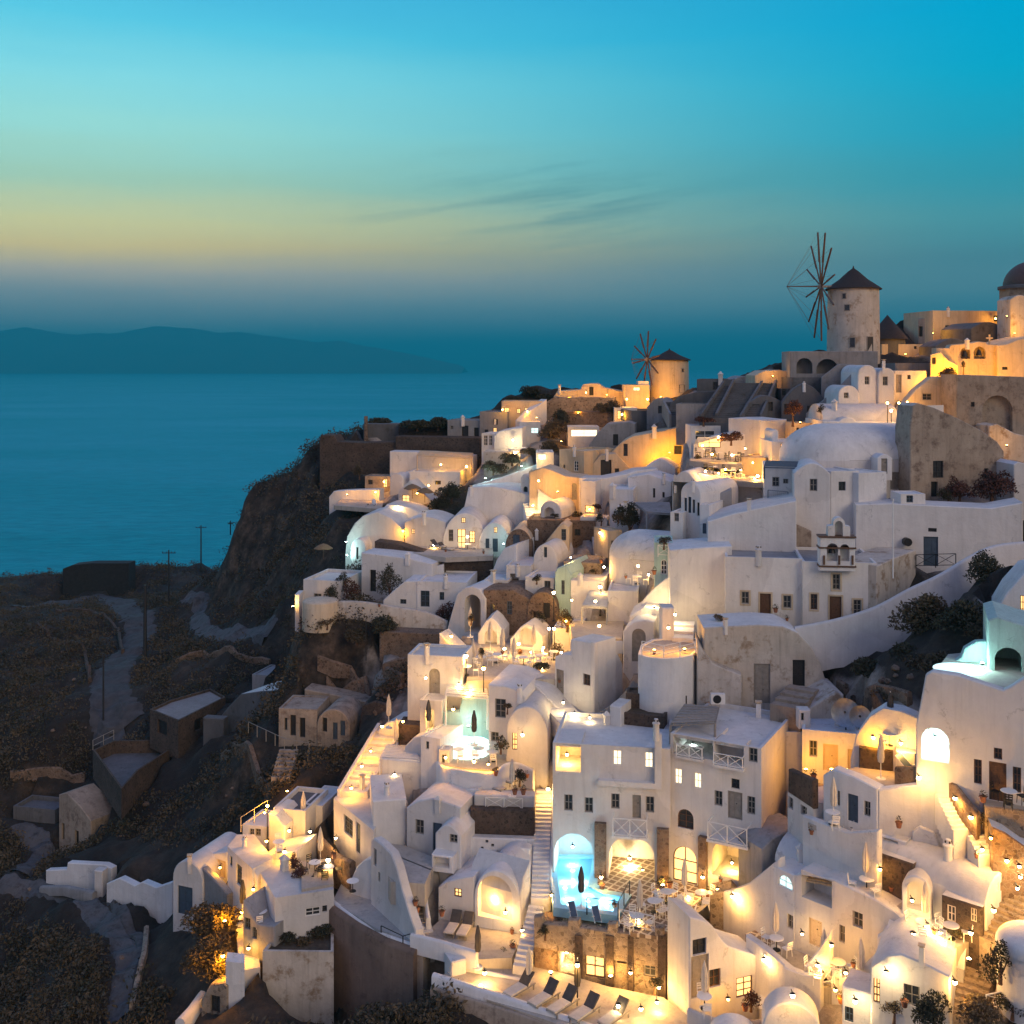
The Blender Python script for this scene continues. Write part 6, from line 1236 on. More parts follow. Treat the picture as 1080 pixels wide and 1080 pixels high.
BS = [
 ('largest dark bush on the slope under the curving white wall', 985, 668, 77, 2.8, 3.1, 'leafdry'), ('dark round bush hugging the top of the curving white wall', 1040, 622, 79.5, 1.9, 3.2, 'leaf'), ('dark bush between the big slope bush and the teal block', 1020, 665, 74, 2.2, 2.4, 'leaf'), ('dry reddish bush beside the teal lit block', 1033, 672, 72, 1.3, 1.6, 'leafdry'), ('low dark bush in front of the curving wall foot', 958, 700, 76, 1.8, 1.8, 'leaf'), ('spreading brown thicket below the big slope bush', 985, 705, 74, 2.4, 1.8, 'leafdry'), ('dark thicket at the foot of the curving wall', 925, 715, 77, 2.0, 1.4, 'leaf'), ('brown scrub bush under the slope bushes by the satellite dishes', 950, 738, 73.5, 2.0, 1.2, 'leafdry'),
 ('reddish bush growing along the foot of the cracked ruin', 1012, 526, 95.5, 1.7, 1.9, 'leafred'), ('tall tangled bush at the right end of the cracked ruin', 1046, 524, 94.5, 2.2, 2.6, 'leafred'), ('small dark bush below the barred ruin window', 1000, 527, 95, 1.0, 1.3, 'leaf'),
 ('dark round pine bush on the skyline bank', 560, 418, 156, 2.0, 1.6, 'leaf'), ('low dark skyline bush beside the round pine', 578, 423, 155, 2.2, 1.3, 'leaf'), ('dark skyline bush trailing down the bank', 545, 424, 155, 1.8, .9, 'leaf'),
 ('dark bush among the gold terrace walls', 584, 462, 140.5, 2.2, 2.6, 'leafdry'), ('dark bush under the brown terrace wall', 590, 446, 143, 2.0, 2.0, 'leaf'), ('gold lit bush beside the windmill terrace', 640, 436, 144, 2.2, 2.2, 'leafdry'), ('shadowy bush below the lit opening house', 578, 478, 136, 1.8, 2.0, 'leafdry'),
 ('dark courtyard tree beside the blue pergola', 664, 560, 108, 2.1, 3.2, 'leaf'), ('small dark shrub under the courtyard tree', 684, 585, 104, 1.2, 1.3, 'leaf'),
 ('big dark shrub clump on the diagonal planted strip', 476, 528, 131, 1.9, 2.4, 'leaf'), ('dark shrub below the straw parasol terrace', 462, 540, 131, 1.8, 2.2, 'leaf'), ('grey green shrub along the diagonal wall', 540, 488, 131.5, 1.9, 1.3, 'leafdry'), ('silvery shrub beside the bright lit base', 520, 498, 131, 1.7, 1.4, 'leafdry'), ('low shrub at the head of the diagonal wall', 560, 480, 133, 1.5, 1.2, 'leafdry'),
 ('dark hedge bush on the cliff top wall', 440, 452, 150, 2.4, 1.4, 'leaf'), ('second dark hedge bush on the cliff top wall', 462, 451, 150, 2.4, 1.5, 'leaf'), ('dark bush behind the brick chimney', 400, 449, 156, 2.2, 1.3, 'leaf'), ('dark creeper hanging by the castle porch', 379, 503, 146, 1.2, 2.6, 'leafdry'),
 ('flowering tree against the white wall with a tall dark door', 411, 628, 109.6, 1.5, 3.8, 'leaf'), ('reddish garden shrub in the cliff edge courtyard', 372, 632, 108.6, 1.4, 2.4, 'leafred'), ('dark garden shrub by the courtyard wall', 360, 622, 110, 1.2, 2.0, 'leaf'), ('shrub at the courtyard gate of the lattice window house', 348, 632, 108, 1.0, 1.5, 'leaf'), ('reddish bush beside the blue shuttered doors', 472, 652, 105.8, 1.4, 1.8, 'leafred'),
 ('dark shrub hanging under the weathered garden wall', 402, 668, 103.4, 1.8, 1.8, 'leaf'), ('shrub below the crumbling garden wall, nearest the ravine path', 376, 676, 104, 1.6, 1.3, 'leafdry'),
 ('gold floodlit bush below the narrow gold steps', 224, 982, 77.5, 2.5, 2.3, 'leafdry'), ('lower gold floodlit bush beside the little pier house', 226, 1024, 73.8, 2.5, 2.4, 'leafdry'), ('gold lit bush at the foot of the brown hillside steps', 312, 826, 93, 1.3, 1.7, 'leafdry'),
 ('potted shrub against the lit kerb wall of the stone front', 690, 1042, 65.4, .7, 1.0, 'leaf'), ('dark shrub at the bottom edge beside the lit stone path', 985, 1078, 54.6, 1.5, 1.9, 'leaf'), ('grey shrub at the very bottom of the lit stone path', 1030, 1078, 54.4, 1.6, 1.6, 'leafdry'), ('dark climbing shrub against the round domed cistern', 1055, 1030, 55.2, 1.1, 2.2, 'leaf'), ('reddish shrub beside the corner window of the gable house', 792, 1060, 63, .7, 1.3, 'leafred'),
 ('orange lit shrub among the folded parasols', 588, 690, 94, .9, 1.5, 'leafdry'), ('green lit planter shrub beside the gold lamp terrace', 598, 662, 96, 1.2, 1.8, 'leafdry'), ('plant hanging from the brown vaulted niche', 568, 656, 99, .9, 1.4, 'leaf'), ('low shrub in the round planter of the parasol restaurant', 568, 708, 90, 1.0, .9, 'leaf'), ('dark shrub by the teal grotto table', 528, 790, 82.4, .8, 1.3, 'leaf'), ('leafy potted plants at the back of the umbrella terrace', 548, 824, 79.6, .9, 1.2, 'leaf'), ('round red flower bush on the courtyard terrace', 631, 536, 113, .8, .8, 'leafred'), ('dark shrub below the pale blue house', 634, 552, 113, .8, 1.2, 'leaf'),
 ('flower hedge along the broad white roof', 318, 926, 77.2, .8, .9, 'leafred'), ('second clump of the flower hedge along the roof', 310, 912, 78.6, .8, .9, 'leafred'), ('dark plants in the planted terrace', 300, 990, 74.4, 1.2, .8, 'leaf'), ('low plants at the far end of the planted terrace', 335, 985, 75, 1.3, .7, 'leaf'), ('small clump in the middle of the planted terrace', 320, 998, 74, 1.2, .6, 'leafdry')]
for b_ in BS: bush(*b_)
bush('round topiary tree on a thin stem above the barrel hall', 866, 446, 110.5, .65, 1.1, 'leaf', trunk=1.0, name='tree'); bush('reddish tree glowing beside the pigeon hole wall', 836, 446, 112, 1.4, 1.7, 'leafred', trunk=.8, name='tree'); bush('small tree in a white planter before the gold bell wall', 1000.5, 414, 113.5, 1.4, 1.3, 'leafdry', trunk=1.4, name='tree'); bush('slim topiary against the gold bell wall', 1016, 392, 116, .4, 1.1, 'leaf', trunk=.4, name='tree')
bush('dark red bush on the curved wall above the restaurant', 771, 466, 112.6, 1.4, 1.6, 'leafred'); bush('red bush on the roof edge by the retaining wall', 742, 446, 118.5, 1.4, .8, 'leafred')

# loose stones in the ravine
rg = random.Random(9); k = 0
PL = [(rg.uniform(330, 445), rg.uniform(700, 760)) for _ in range(330)]+[(rg.uniform(890, 975), rg.uniform(705, 755)) for _ in range(25)]+[(rg.uniform(20, 320), rg.uniform(660, 1060)) for _ in range(60)]
rk_ = MB()
for px, py in PL:
    q = RT(px, py)
    if q is None or bil(TMG, q.x, q.y) > .6: continue
    s = rg.uniform(.12, .34)
    n0 = len(rk_.v); rk_.ico(q, s, sq=.7)
    for i in range(n0, len(rk_.v)): v = rk_.v[i]; rk_.v[i] = q+(v-q)*(1+.5*noise.noise(v*2.1/s))
o = rk_.build('ravine_stones', 'stone', None, (0, 0, 0)); o['kind'] = 'stuff'; o['label'] = 'loose pale stones scattered over the ravine'; o['category'] = 'stones'

# ================================================================== sea, far islands, sky, camera
mb = MB(); mb.quad((-29000, 150, 0), (29000, 150, 0), (29000, 33500, 0), (-29000, 33500, 0)); mb.quad((-29000, -800, 0), (29000, -800, 0), (29000, 150, 0), (-29000, 150, 0))
m, nt, b = newmat('sea'); p = pos(nt); nt.nodes.remove(b); out = [n for n in nt.nodes if n.type == 'OUTPUT_MATERIAL'][0]
df = nd(nt, 'ShaderNodeBsdfDiffuse'); gs = nd(nt, 'ShaderNodeBsdfGlossy'); gs.inputs['Color'].default_value = (.30, .80, .95, 1)
mp = nd(nt, 'ShaderNodeMapping'); mp.inputs['Scale'].default_value = (.045, .08, 1); nt.links.new(p, mp.inputs[0]); n1 = noise_node(nt, 1., 9, .72, mp.outputs[0])
mp2 = nd(nt, 'ShaderNodeMapping'); mp2.inputs['Scale'].default_value = (.0011, .0028, 1); nt.links.new(p, mp2.inputs[0]); n2 = noise_node(nt, 1., 6, .62, mp2.outputs[0])
rr2 = ramp(nt, n2.outputs[0], [(.35, .30), (.65, .42)]); nt.links.new(rr2.outputs[0], gs.inputs['Roughness'])
rd = ramp(nt, n1.outputs[0], [(.36, (.0, .185, .235)), (.64, (.0, .32, .375))]); nt.links.new(rd.outputs[0], df.inputs[0])
bp = nd(nt, 'ShaderNodeBump'); bp.inputs['Strength'].default_value = .6; bp.inputs['Distance'].default_value = 2.; nt.links.new(n1.outputs[0], bp.inputs['Height'])
for s_ in (df, gs): nt.links.new(bp.outputs[0], s_.inputs['Normal'])
fr = nd(nt, 'ShaderNodeFresnel'); fr.inputs[0].default_value = 1.25; nt.links.new(bp.outputs[0], fr.inputs['Normal'])
wf = ramp(nt, n2.outputs[0], [(.3, .35), (.7, .6)]); mf = nd(nt, 'ShaderNodeMath', operation='MULTIPLY'); nt.links.new(fr.outputs[0], mf.inputs[0]); nt.links.new(wf.outputs[0], mf.inputs[1])
mx = nd(nt, 'ShaderNodeMixShader'); nt.links.new(mf.outputs[0], mx.inputs[0]); nt.links.new(df.outputs[0], mx.inputs[1]); nt.links.new(gs.outputs[0], mx.inputs[2]); nt.links.new(mx.outputs[0], out.inputs[0])
struct(mb.build('sea_water', 'sea', None, (0, 0, 0)))
def ridge(name, D, prof, base, mat):
    mb = MB(); q = []
    for i in range(len(prof)-1):
        for k in range(8):
            s = k/8; x = prof[i][0]*(1-s)+prof[i+1][0]*s; y = prof[i][1]*(1-s)+prof[i+1][1]*s; q.append((x, y+1.8*noise.noise(Vector((x*.03, D, 0)))+.9*noise.noise(Vector((x*.09, D, 3)))))
    q.append(prof[-1]); n = len(q); W = D*.16; rows = []
    for x, y in q:
        X = (x-540)*D/F; Z = max(CZ-(y-HY)*D/F, 1); row = [Vector((X, D-W*.5, -2))]
        for s, hs in ((.14, .22), (.28, .5), (.40, .8), (.5, 1.), (.62, .75), (.8, .35), (1., -.01)):
            row.append(Vector((X*(1+.0*s), D-W*.5+W*s, max(-2, Z*hs*(1+.10*noise.noise(Vector((x*.02, s*5, D))))))))
        rows.append(row)
    for i in range(n-1):
        for k in range(7): mb.quad(rows[i][k], rows[i+1][k], rows[i+1][k+1], rows[i][k+1])
    return struct(mb.build(name, mat, None, (0, D, 0)))
simple('island', (.055, .06, .055), .95, 0, .3, .002)
ridge('far_hills', 18000, [(-260, 372), (-160, 356), (-60, 352), (0, 351), (25, 346), (60, 349), (90, 350), (130, 349), (170, 345), (200, 346), (235, 351), (262, 350), (290, 354), (330, 362), (360, 360), (390, 366), (430, 373), (465, 381), (490, 388)], 0, 'island')

# the evening air: one even volume round the camera and everything built
mb = MB(); mb.box(-30000, 30000, -900, 34000, -3, 790); hz = mb.build('haze', 'island', None, (0, 0, 0)); hz.data.materials.clear()
m = bpy.data.materials.new('haze_air'); m.use_nodes = True; nt = m.node_tree; nt.nodes.clear(); out = nd(nt, 'ShaderNodeOutputMaterial'); pv = nd(nt, 'ShaderNodeVolumePrincipled')
pv.inputs['Color'].default_value = (.03, .68, .84, 1); pv.inputs['Density'].default_value = 1.1e-4; nt.links.new(pv.outputs[0], out.inputs['Volume']); hz.data.materials.append(m)
hz['kind'] = 'stuff'; hz['label'] = 'pale blue evening haze over the sea'; hz['category'] = 'haze'

w = bpy.data.worlds.new('World'); SC.world = w; w.use_nodes = True; nt = w.node_tree; nt.nodes.clear()
wo = nd(nt, 'ShaderNodeOutputWorld'); bg = nd(nt, 'ShaderNodeBackground'); nt.links.new(bg.outputs[0], wo.inputs[0])
tc = nd(nt, 'ShaderNodeTexCoord'); sx = nd(nt, 'ShaderNodeSeparateXYZ'); nt.links.new(tc.outputs['Generated'], sx.inputs[0])
def M(op, a, b=None, c=None, clamp=False):
    n = nd(nt, 'ShaderNodeMath', operation=op, use_clamp=clamp)
    for i, v in enumerate((a, b, c)):
        if v is None: continue
        if hasattr(v, 'is_linked'): nt.links.new(v, n.inputs[i])
        else: n.inputs[i].default_value = v
    return n.outputs[0]
def lin(c): return tuple(((x/255)/12.92 if x/255 <= .04045 else ((x/255+.055)/1.055)**2.4) for x in c)
el = M('ARCTAN2', sx.outputs['Z'], M('SQRT', M('ADD', M('MULTIPLY', sx.outputs['X'], sx.outputs['X']), M('MULTIPLY', sx.outputs['Y'], sx.outputs['Y']))))
az = M('ARCTAN2', sx.outputs['X'], sx.outputs['Y'])           # 0 straight ahead, + to the right
# soft streaks of cloud bend the layers a little
cv = nd(nt, 'ShaderNodeCombineXYZ'); nt.links.new(M('MULTIPLY', az, 2.2), cv.inputs[0]); nt.links.new(M('MULTIPLY', el, 17.), cv.inputs[1])
cn = noise_node(nt, 1.3, 7, .6, cv.outputs[0])
eln = M('ADD', el, M('MULTIPLY', M('SUBTRACT', cn.outputs[0], .5), .035))
f01 = M('DIVIDE', M('ADD', eln, .02), .70, clamp=True)       # -0.02 .. 0.68 rad
def pe(py): return (math.atan((HY-py)/F)+.02)/.70
Lr = ramp(nt, f01, [(0, lin((40, 92, 118))), (pe(372), lin((50, 110, 136))), (pe(345), lin((112, 138, 146))), (pe(318), lin((142, 154, 154))), (pe(292), lin((180, 174, 156))), (pe(266), lin((214, 196, 130))), (pe(240), lin((206, 206, 148))), (pe(200), lin((160, 200, 176))), (pe(150), lin((146, 210, 206))), (pe(95), lin((124, 204, 216))), (pe(40), lin((84, 186, 214))), (pe(-40), lin((60, 160, 205))), (.9, lin((108, 128, 178)))])
Rr = ramp(nt, f01, [(0, lin((22, 84, 112))), (pe(372), lin((26, 90, 118))), (pe(345), lin((72, 124, 142))), (pe(315), lin((98, 140, 150))), (pe(280), lin((84, 134, 146))), (pe(240), lin((78, 150, 162))), (pe(200), lin((52, 150, 172))), (pe(150), lin((28, 156, 188))), (pe(95), lin((6, 160, 198))), (pe(40), lin((0, 156, 202))), (pe(-60), lin((20, 146, 200))), (.9, lin((100, 126, 178)))])
t = M('DIVIDE', M('ADD', az, .40), .85, clamp=True); ts = M('MULTIPLY', t, M('MULTIPLY', t, M('SUBTRACT', 3., M('MULTIPLY', t, 2.))))
front = mixc(nt, 1., mixc(nt, ts, Lr.outputs[0], mixc(nt, 1., Rr.outputs[0], (.9, .9, .88), 'MULTIPLY')), (1.26, 1.24, 1.2), 'MULTIPLY')
# thin dark wisps of cloud
cv2 = nd(nt, 'ShaderNodeCombineXYZ'); nt.links.new(M('MULTIPLY', az, 4.2), cv2.inputs[0]); nt.links.new(M('ADD', M('MULTIPLY', el, 52.), M('MULTIPLY', az, -7.)), cv2.inputs[1])
c2 = noise_node(nt, 1.2, 6, .62, cv2.outputs[0]); cm = ramp(nt, c2.outputs[0], [(.47, 0.), (.66, 1.)])
win = M('MULTIPLY', M('SUBTRACT', 1., M('DIVIDE', M('ABSOLUTE', M('SUBTRACT', el, .145)), .06, clamp=True)), M('SUBTRACT', 1., M('DIVIDE', M('ABSOLUTE', M('SUBTRACT', az, .05)), .27, clamp=True)))
front = mixc(nt, M('MULTIPLY', M('MULTIPLY', cm.outputs[0], win), .6), front, lin((76, 134, 146)))
# twilight behind the camera: dusky rose low down, lavender blue overhead
Br = ramp(nt, M('DIVIDE', el, 1.45, clamp=True), [(0, lin((96, 84, 92))), (.14, lin((204, 166, 136))), (.36, lin((172, 158, 156))), (.7, lin((108, 128, 190))), (1., lin((88, 116, 192)))])
lf = M('DIVIDE', M('SUBTRACT', .15, sx.outputs['X']), .9, clamp=True); Brc = mixc(nt, M('MULTIPLY', lf, .75), Br.outputs[0], lin((112, 130, 178)))
bk = M('DIVIDE', M('ADD', M('MULTIPLY', sx.outputs['Y'], -1.), .12), .55, clamp=True)
hi = M('DIVIDE', M('SUBTRACT', el, .40), .5, clamp=True)
col = mixc(nt, M('MAXIMUM', bk, hi), front, Brc)
nt.links.new(col, bg.inputs[0]); bg.inputs[1].default_value = 1.0

# faint afterglow as the one sun, low behind the viewer's right shoulder
sl = bpy.data.lights.new('afterglow', 'SUN'); sl.energy = .75; sl.angle = math.radians(28); sl.color = (1., .80, .60)
so_ = bpy.data.objects.new('afterglow', sl); COL.objects.link(so_); so_.rotation_euler = Vector((-.50, .76, -.42)).to_track_quat('-Z', 'Y').to_euler(); so_.location = (-40, 0, 200)

cd = bpy.data.cameras.new('camera'); cd.sensor_width = 36; cd.sensor_fit = 'HORIZONTAL'; cd.lens = 36*F/1080; cd.shift_y = -(540-HY)/1080; cd.clip_end = 200000; cd.clip_start = .5
co = bpy.data.objects.new('camera', cd); COL.objects.link(co); co.location = (0, 0, CZ); co.rotation_euler = (pi/2, 0, 0); SC.camera = co
SC.view_settings.view_transform = 'Standard'; SC.view_settings.look = 'None'; SC.view_settings.gamma = 1; SC.view_settings.exposure = .22; SC.view_settings.use_curve_mapping = False
SC.render.engine = 'CYCLES'; SC.cycles.use_denoising = True; SC.cycles.max_bounces = 5; SC.cycles.diffuse_bounces = 3; SC.cycles.transparent_max_bounces = 8; SC.cycles.sample_clamp_indirect = 6; SC.cycles.use_light_tree = True
SC.cycles.caustics_reflective = False; SC.cycles.caustics_refractive = False
# ================================================================== furniture prototypes (built once, then copied)
FARP = Vector((0, 0, 0)); PROTO = {}
def proto(name):
    r = empty(name, (0, 0, 0)); PROTO[name] = r; return r
def place(key, label, cat, loc, rz=0., sc=1., group=None, used=set()):
    if key not in used: used.add(key); r = PROTO[key]; r.location = loc; r.rotation_euler = (0, 0, rz); r.scale = (sc,)*3
    else: r = dup(PROTO[key], loc, rz, sc)
    if 'group' in r: del r['group']
    return tag(r, label, cat, group)
def mk_umbrella(name, mat):
    r = proto(name); mb = MB(); mb.tube((0, 0, 0), (0, 0, 2.75), .03, .025, 6); mb.build('pole', 'white', r)
    mb = MB(); n = 16; pr = [(.05, 1.0), (.13, 1.05), (.17, 1.35), (.15, 1.7), (.16, 1.95), (.11, 2.3), (.05, 2.62), (.0, 2.72)]
    mb.lathe((0, 0, 0), pr, n)
    for i, v in enumerate(mb.v): k = 1+.28*((i % n) % 2); mb.v[i] = Vector((v.x*k, v.y*k, v.z))
    mb.build('folded_canopy', mat, r); mb = MB(); mb.lathe((0, 0, 0), [(.0, 0), (.30, 0), (.30, .07), (.06, .1), (.05, .3), (0, .3)], 12); mb.build('base', 'white', r)
mk_umbrella('parasol', 'fabric'); mk_umbrella('dark_parasol', 'fabricdk')
r = proto('straw_parasol'); mb = MB(); mb.tube((0, 0, 0), (0, 0, 2.2), .05, n=6); mb.build('pole', 'wood', r); mb = MB(); mb.lathe((0, 0, 0), [(1.5, 1.75), (1.55, 1.85), (.8, 2.35), (0, 2.65)], 20)
for i, v in enumerate(mb.v): mb.v[i] = v+Vector((0, 0, .08*noise.noise(v*3)))
mb.build('thatch_canopy', 'thatch', r)
r = proto('lounger'); mb = MB()
for x in (-.3, .3):
    mb.box(x-.03, x+.03, -1., .95, .26, .32)
    for y in (-.85, .8): mb.box(x-.03, x+.03, y-.03, y+.03, 0, .26)
mb.build('frame', 'woodgrey', r); mb = MB(); mb.box(-.31, .31, -1., .25, .33, .42); mb.build('seat_cushion', 'fabric', r)
mb = MB(); mb.boxp([(-.31, .27, .34), (.31, .27, .34), (.31, .27, .43), (-.31, .27, .43), (-.31, .88, .88), (.31, .88, .88), (.31, .82, .96), (-.31, .82, .96)]); mb.build('backrest', 'fabricdk', r)
r = proto('deck_chair'); mb = MB()
for x in (-.3, .3): mb.tube((x, -.6, .02), (x, .6, .95), .03, n=5); mb.tube((x, .5, .02), (x, -.4, .55), .03, n=5)
mb.build('frame', 'white', r); mb = MB(); mb.boxp([(-.28, -.5, .12), (.28, -.5, .12), (.28, -.5, .16), (-.28, -.5, .16), (-.28, .58, .90), (.28, .58, .90), (.28, .56, .95), (-.28, .56, .95)]); mb.build('sling', 'woodblue', r)
r = proto('round_table'); mb = MB(); mb.lathe((0, 0, 0), [(0, .70), (.42, .70), (.44, .72), (.42, .745), (0, .745)], 18); mb.build('tabletop', 'white', r); mb = MB(); mb.tube((0, 0, .05), (0, 0, .70), .035, n=6); mb.lathe((0, 0, 0), [(0, 0), (.24, 0), (.22, .05), (.04, .08)], 12); mb.build('pedestal', 'metal', r)
def mk_chair(name, mat):
    r = proto(name); mb = MB(); mb.box(-.22, .22, -.22, .22, .43, .47); mb.build('seat', mat, r)
    mb = MB()
    for x in (-.2, .2): mb.tube((x, .2, .45), (x, .26, .9), .02, n=5)
    for z in (.62, .76, .88): mb.box(-.2, .2, .215+.13*(z-.45), .235+.13*(z-.45), z-.045, z+.03)
    mb.build('backrest', mat, r)
    for x in (-.19, .19):
        for y in (-.19, .19): mb = MB(); mb.tube((x, y, .44), (x*1.12, y*1.12, 0), .022, n=5); mb.build('leg', mat, r)
mk_chair('cafe_chair', 'white'); mk_chair('dark_chair', 'metal')
r = proto('flower_pot'); mb = MB(); mb.lathe((0, 0, 0), [(0, 0), (.17, 0), (.25, .4), (.28, .4), (.28, .46), (.22, .46), (.2, .38), (0, .38)], 14); mb.build('pot', 'terracotta', r); mb = MB(); tuft(mb, (0, 0, .4), .34, .55, 70); o = bpy.data.objects.new('plant', rawmesh('plant', mb, ['leaf'])); COL.objects.link(o); o.parent = r

UM = [('parasol', 517, 688, 94.4, 'slim folded parasol before the cream arched chapel'), ('parasol', 530, 696, 93.4, 'pale folded parasol between chapel front and arched niche'), ('parasol', 542, 706, 92.4, 'brightly lit folded parasol beside the paved restaurant floor'), ('parasol', 563, 692, 93.8, 'golden folded parasol before the lit arched niche wall'),
 ('parasol', 507, 716, 91.2, 'cream folded parasol above the glowing slatted pergola'), ('parasol', 499, 708, 92.4, 'cream folded parasol by the brightest restaurant lamp'), ('parasol', 489, 716, 91.4, 'short folded parasol by the arched grey door house'), ('parasol', 496, 672, 98, 'tan folded parasol standing in the open archway'),
 ('parasol', 410, 768, 89, 'gold lit folded parasol at the head of the diagonal stairs'), ('parasol', 418, 794, 87, 'folded parasol beside the brown planter wall'), ('dark_parasol', 452, 774, 86, 'dark folded parasol in the narrow cream tower opening'), ('dark_parasol', 500, 786, 83.4, 'dark folded parasol in front of the teal grotto pool'),
 ('parasol', 540, 840, 77.8, 'cream folded parasol on the terrace above the stone band'), ('dark_parasol', 504, 1021, 68.2, 'grey folded parasol beside the guest room parapet'), ('parasol', 558, 1046, 66.6, 'pale folded parasol among the bottom sunbeds'), ('dark_parasol', 609, 1058, 66, 'dark folded parasol by the stone front lamp'),
 ('parasol', 722, 950, 70.7, 'cream folded parasol before the bright arched door'), ('dark_parasol', 613, 958, 69.7, 'dark folded parasol beside the swimming pool'), ('parasol', 675, 974, 67.8, 'thin folded parasol at the corner of the pool patio'), ('parasol', 743, 1064, 62.6, 'cream folded parasol before the tall glazed door'),
 ('parasol', 818, 1000, 65.2, 'cream folded parasol under the half round window'), ('parasol', 869, 1030, 62.2, 'folded parasol among the cafe chairs courtyard'), ('parasol', 908, 1042, 60.4, 'folded parasol before the lit bottom edge house'), ('parasol', 929, 822, 66.2, 'cream folded parasol before the dark stone kiosk'),
 ('parasol', 879, 868, 65.4, 'tall folded parasol on the balcony with blue door'), ('parasol', 913, 938, 63.2, 'slim folded parasol before the lit slot kiosk'), ('parasol', 976, 982, 59.8, 'folded parasol beside the dark stone porch'), ('dark_parasol', 939, 776, 67.9, 'grey folded parasol leaning on the niche terrace wall'),
 ('parasol', 320, 872, 84.5, 'folded parasol by the flat white roof room'), ('parasol', 338, 912, 79.6, 'folded parasol on the little lamp terrace'), ('dark_parasol', 256, 968, 76.6, 'folded parasol on the grey balcony block'),
 ('straw_parasol', 435, 526, 131.6, 'straw parasol nearer the winding gold wall'), ('straw_parasol', 448, 530, 131.2, 'straw parasol beside the dark shrub terrace'), ('straw_parasol', 341, 590, 122.4, 'lone straw parasol at the cliff edge below the cave mass')]
for k, x, y, Y, l in UM: place(k, l, 'parasol', P(x, y, Y), (x*7 % 6), .68 if k[0] == 's' else 1.)
LG = [(548, 1048, 66.2, 'sunbed nearest the pale parasol at the bottom'), (574, 1058, 65.5, 'second sunbed along the bottom terrace, before the small table'), (594, 1065, 65.0, 'sunbed in the middle of the bottom row'), (617, 1073, 64.3, 'sunbed behind the dark parasol on the bottom terrace'), (648, 1078, 63.8, 'last sunbed in the bottom row, beside the lamp')]
for i, (x, y, Y, l) in enumerate(LG): q = PZ(x, y, zL); place('lounger', l, 'sunbed', q, -.75, 1.12)
for x, y, l in ((478, 982, 'sunbed nearer the small square window of the guest room'), (491, 984, 'sunbed nearer the open glass doors of the guest room')): place('lounger', l, 'sunbed', PZ(x, y, zG), -.25, 1.05)
for x, y, l in ((604, 966, 'blue deck chair behind the pool parapet by the dark parasol'), (629, 971, 'blue deck chair behind the glass pool railing')): place('deck_chair', l, 'deck chair', PZ(x, y, zP)+Vector((0, 0, .05)), .2, .72)
zb = P(880, 872, 65.8).z
for x, y, l in ((900, 872, 'dark deck chair below the blue door'), (911, 874, 'dark deck chair at the corner of the balcony')): place('deck_chair', l, 'deck chair', PZ(x, y, zb), -.9)
place('deck_chair', 'white framed deck chair beside the big starry lamp', 'deck chair', P(956, 815, 65.6), .6)
for x, y, Y, l in ((520, 834, 79.8, 'sunbed at the near end of the umbrella terrace'), (531, 826, 80.4, 'sunbed by the potted plants of the umbrella terrace'), (462, 579, 117.2, 'sunbed on the terrace of the big lit vault'), (470, 582, 116.6, 'sunbed by the ochre door of the big lit vault')): place('lounger', l, 'sunbed', P(x, y, Y), .9)
def table(x, y, Y, n, where, z=None, ch='cafe_chair', rot=0.):
    q = PZ(x, y, z) if z else P(x, y, Y); place('round_table', 'small white round table '+where, 'table', q, 0)
    for i in range(n):
        a = rot+2*pi*i/n; d = .78
        place(ch, ('white cafe chair at the table ' if ch == 'cafe_chair' else 'dark chair at the table ')+where, 'chair', q+Vector((math.cos(a)*d, math.sin(a)*d, 0)), a-pi/2+R.uniform(-.25, .25), 1., 'chairs at the table '+where)
for a in [(507, 702, 0, 3, 'below the chapel front parasol', zM), (524, 699, 0, 3, 'between the folded restaurant parasols', zM), (552, 702, 0, 4, 'before the arched niche wall', zM), (570, 700, 0, 3, 'near the twin lamp posts', zM), (492, 712, 0, 3, 'beside the brightest restaurant lamp', zM), (584, 696, 0, 2, 'under the cream house wall', zM),
  (484, 800, 0, 4, 'inside the curved parapet', zJ), (505, 799, 0, 3, 'on the gold lit curved terrace', zJ), (520, 803, 0, 2, 'beside the curved terrace shrub', zJ), (703, 952, 0, 4, 'before the bright arched door', zP), (716, 968, 0, 4, 'at the far corner of the pool patio', zP), (740, 953, 0, 3, 'under the arched loggia', zP), (672, 978, 0, 3, 'by the crossed railing', zP), (690, 962, 0, 3, 'in the middle of the pool patio', zP)]: table(*a[:5], z=a[5], rot=a[0])
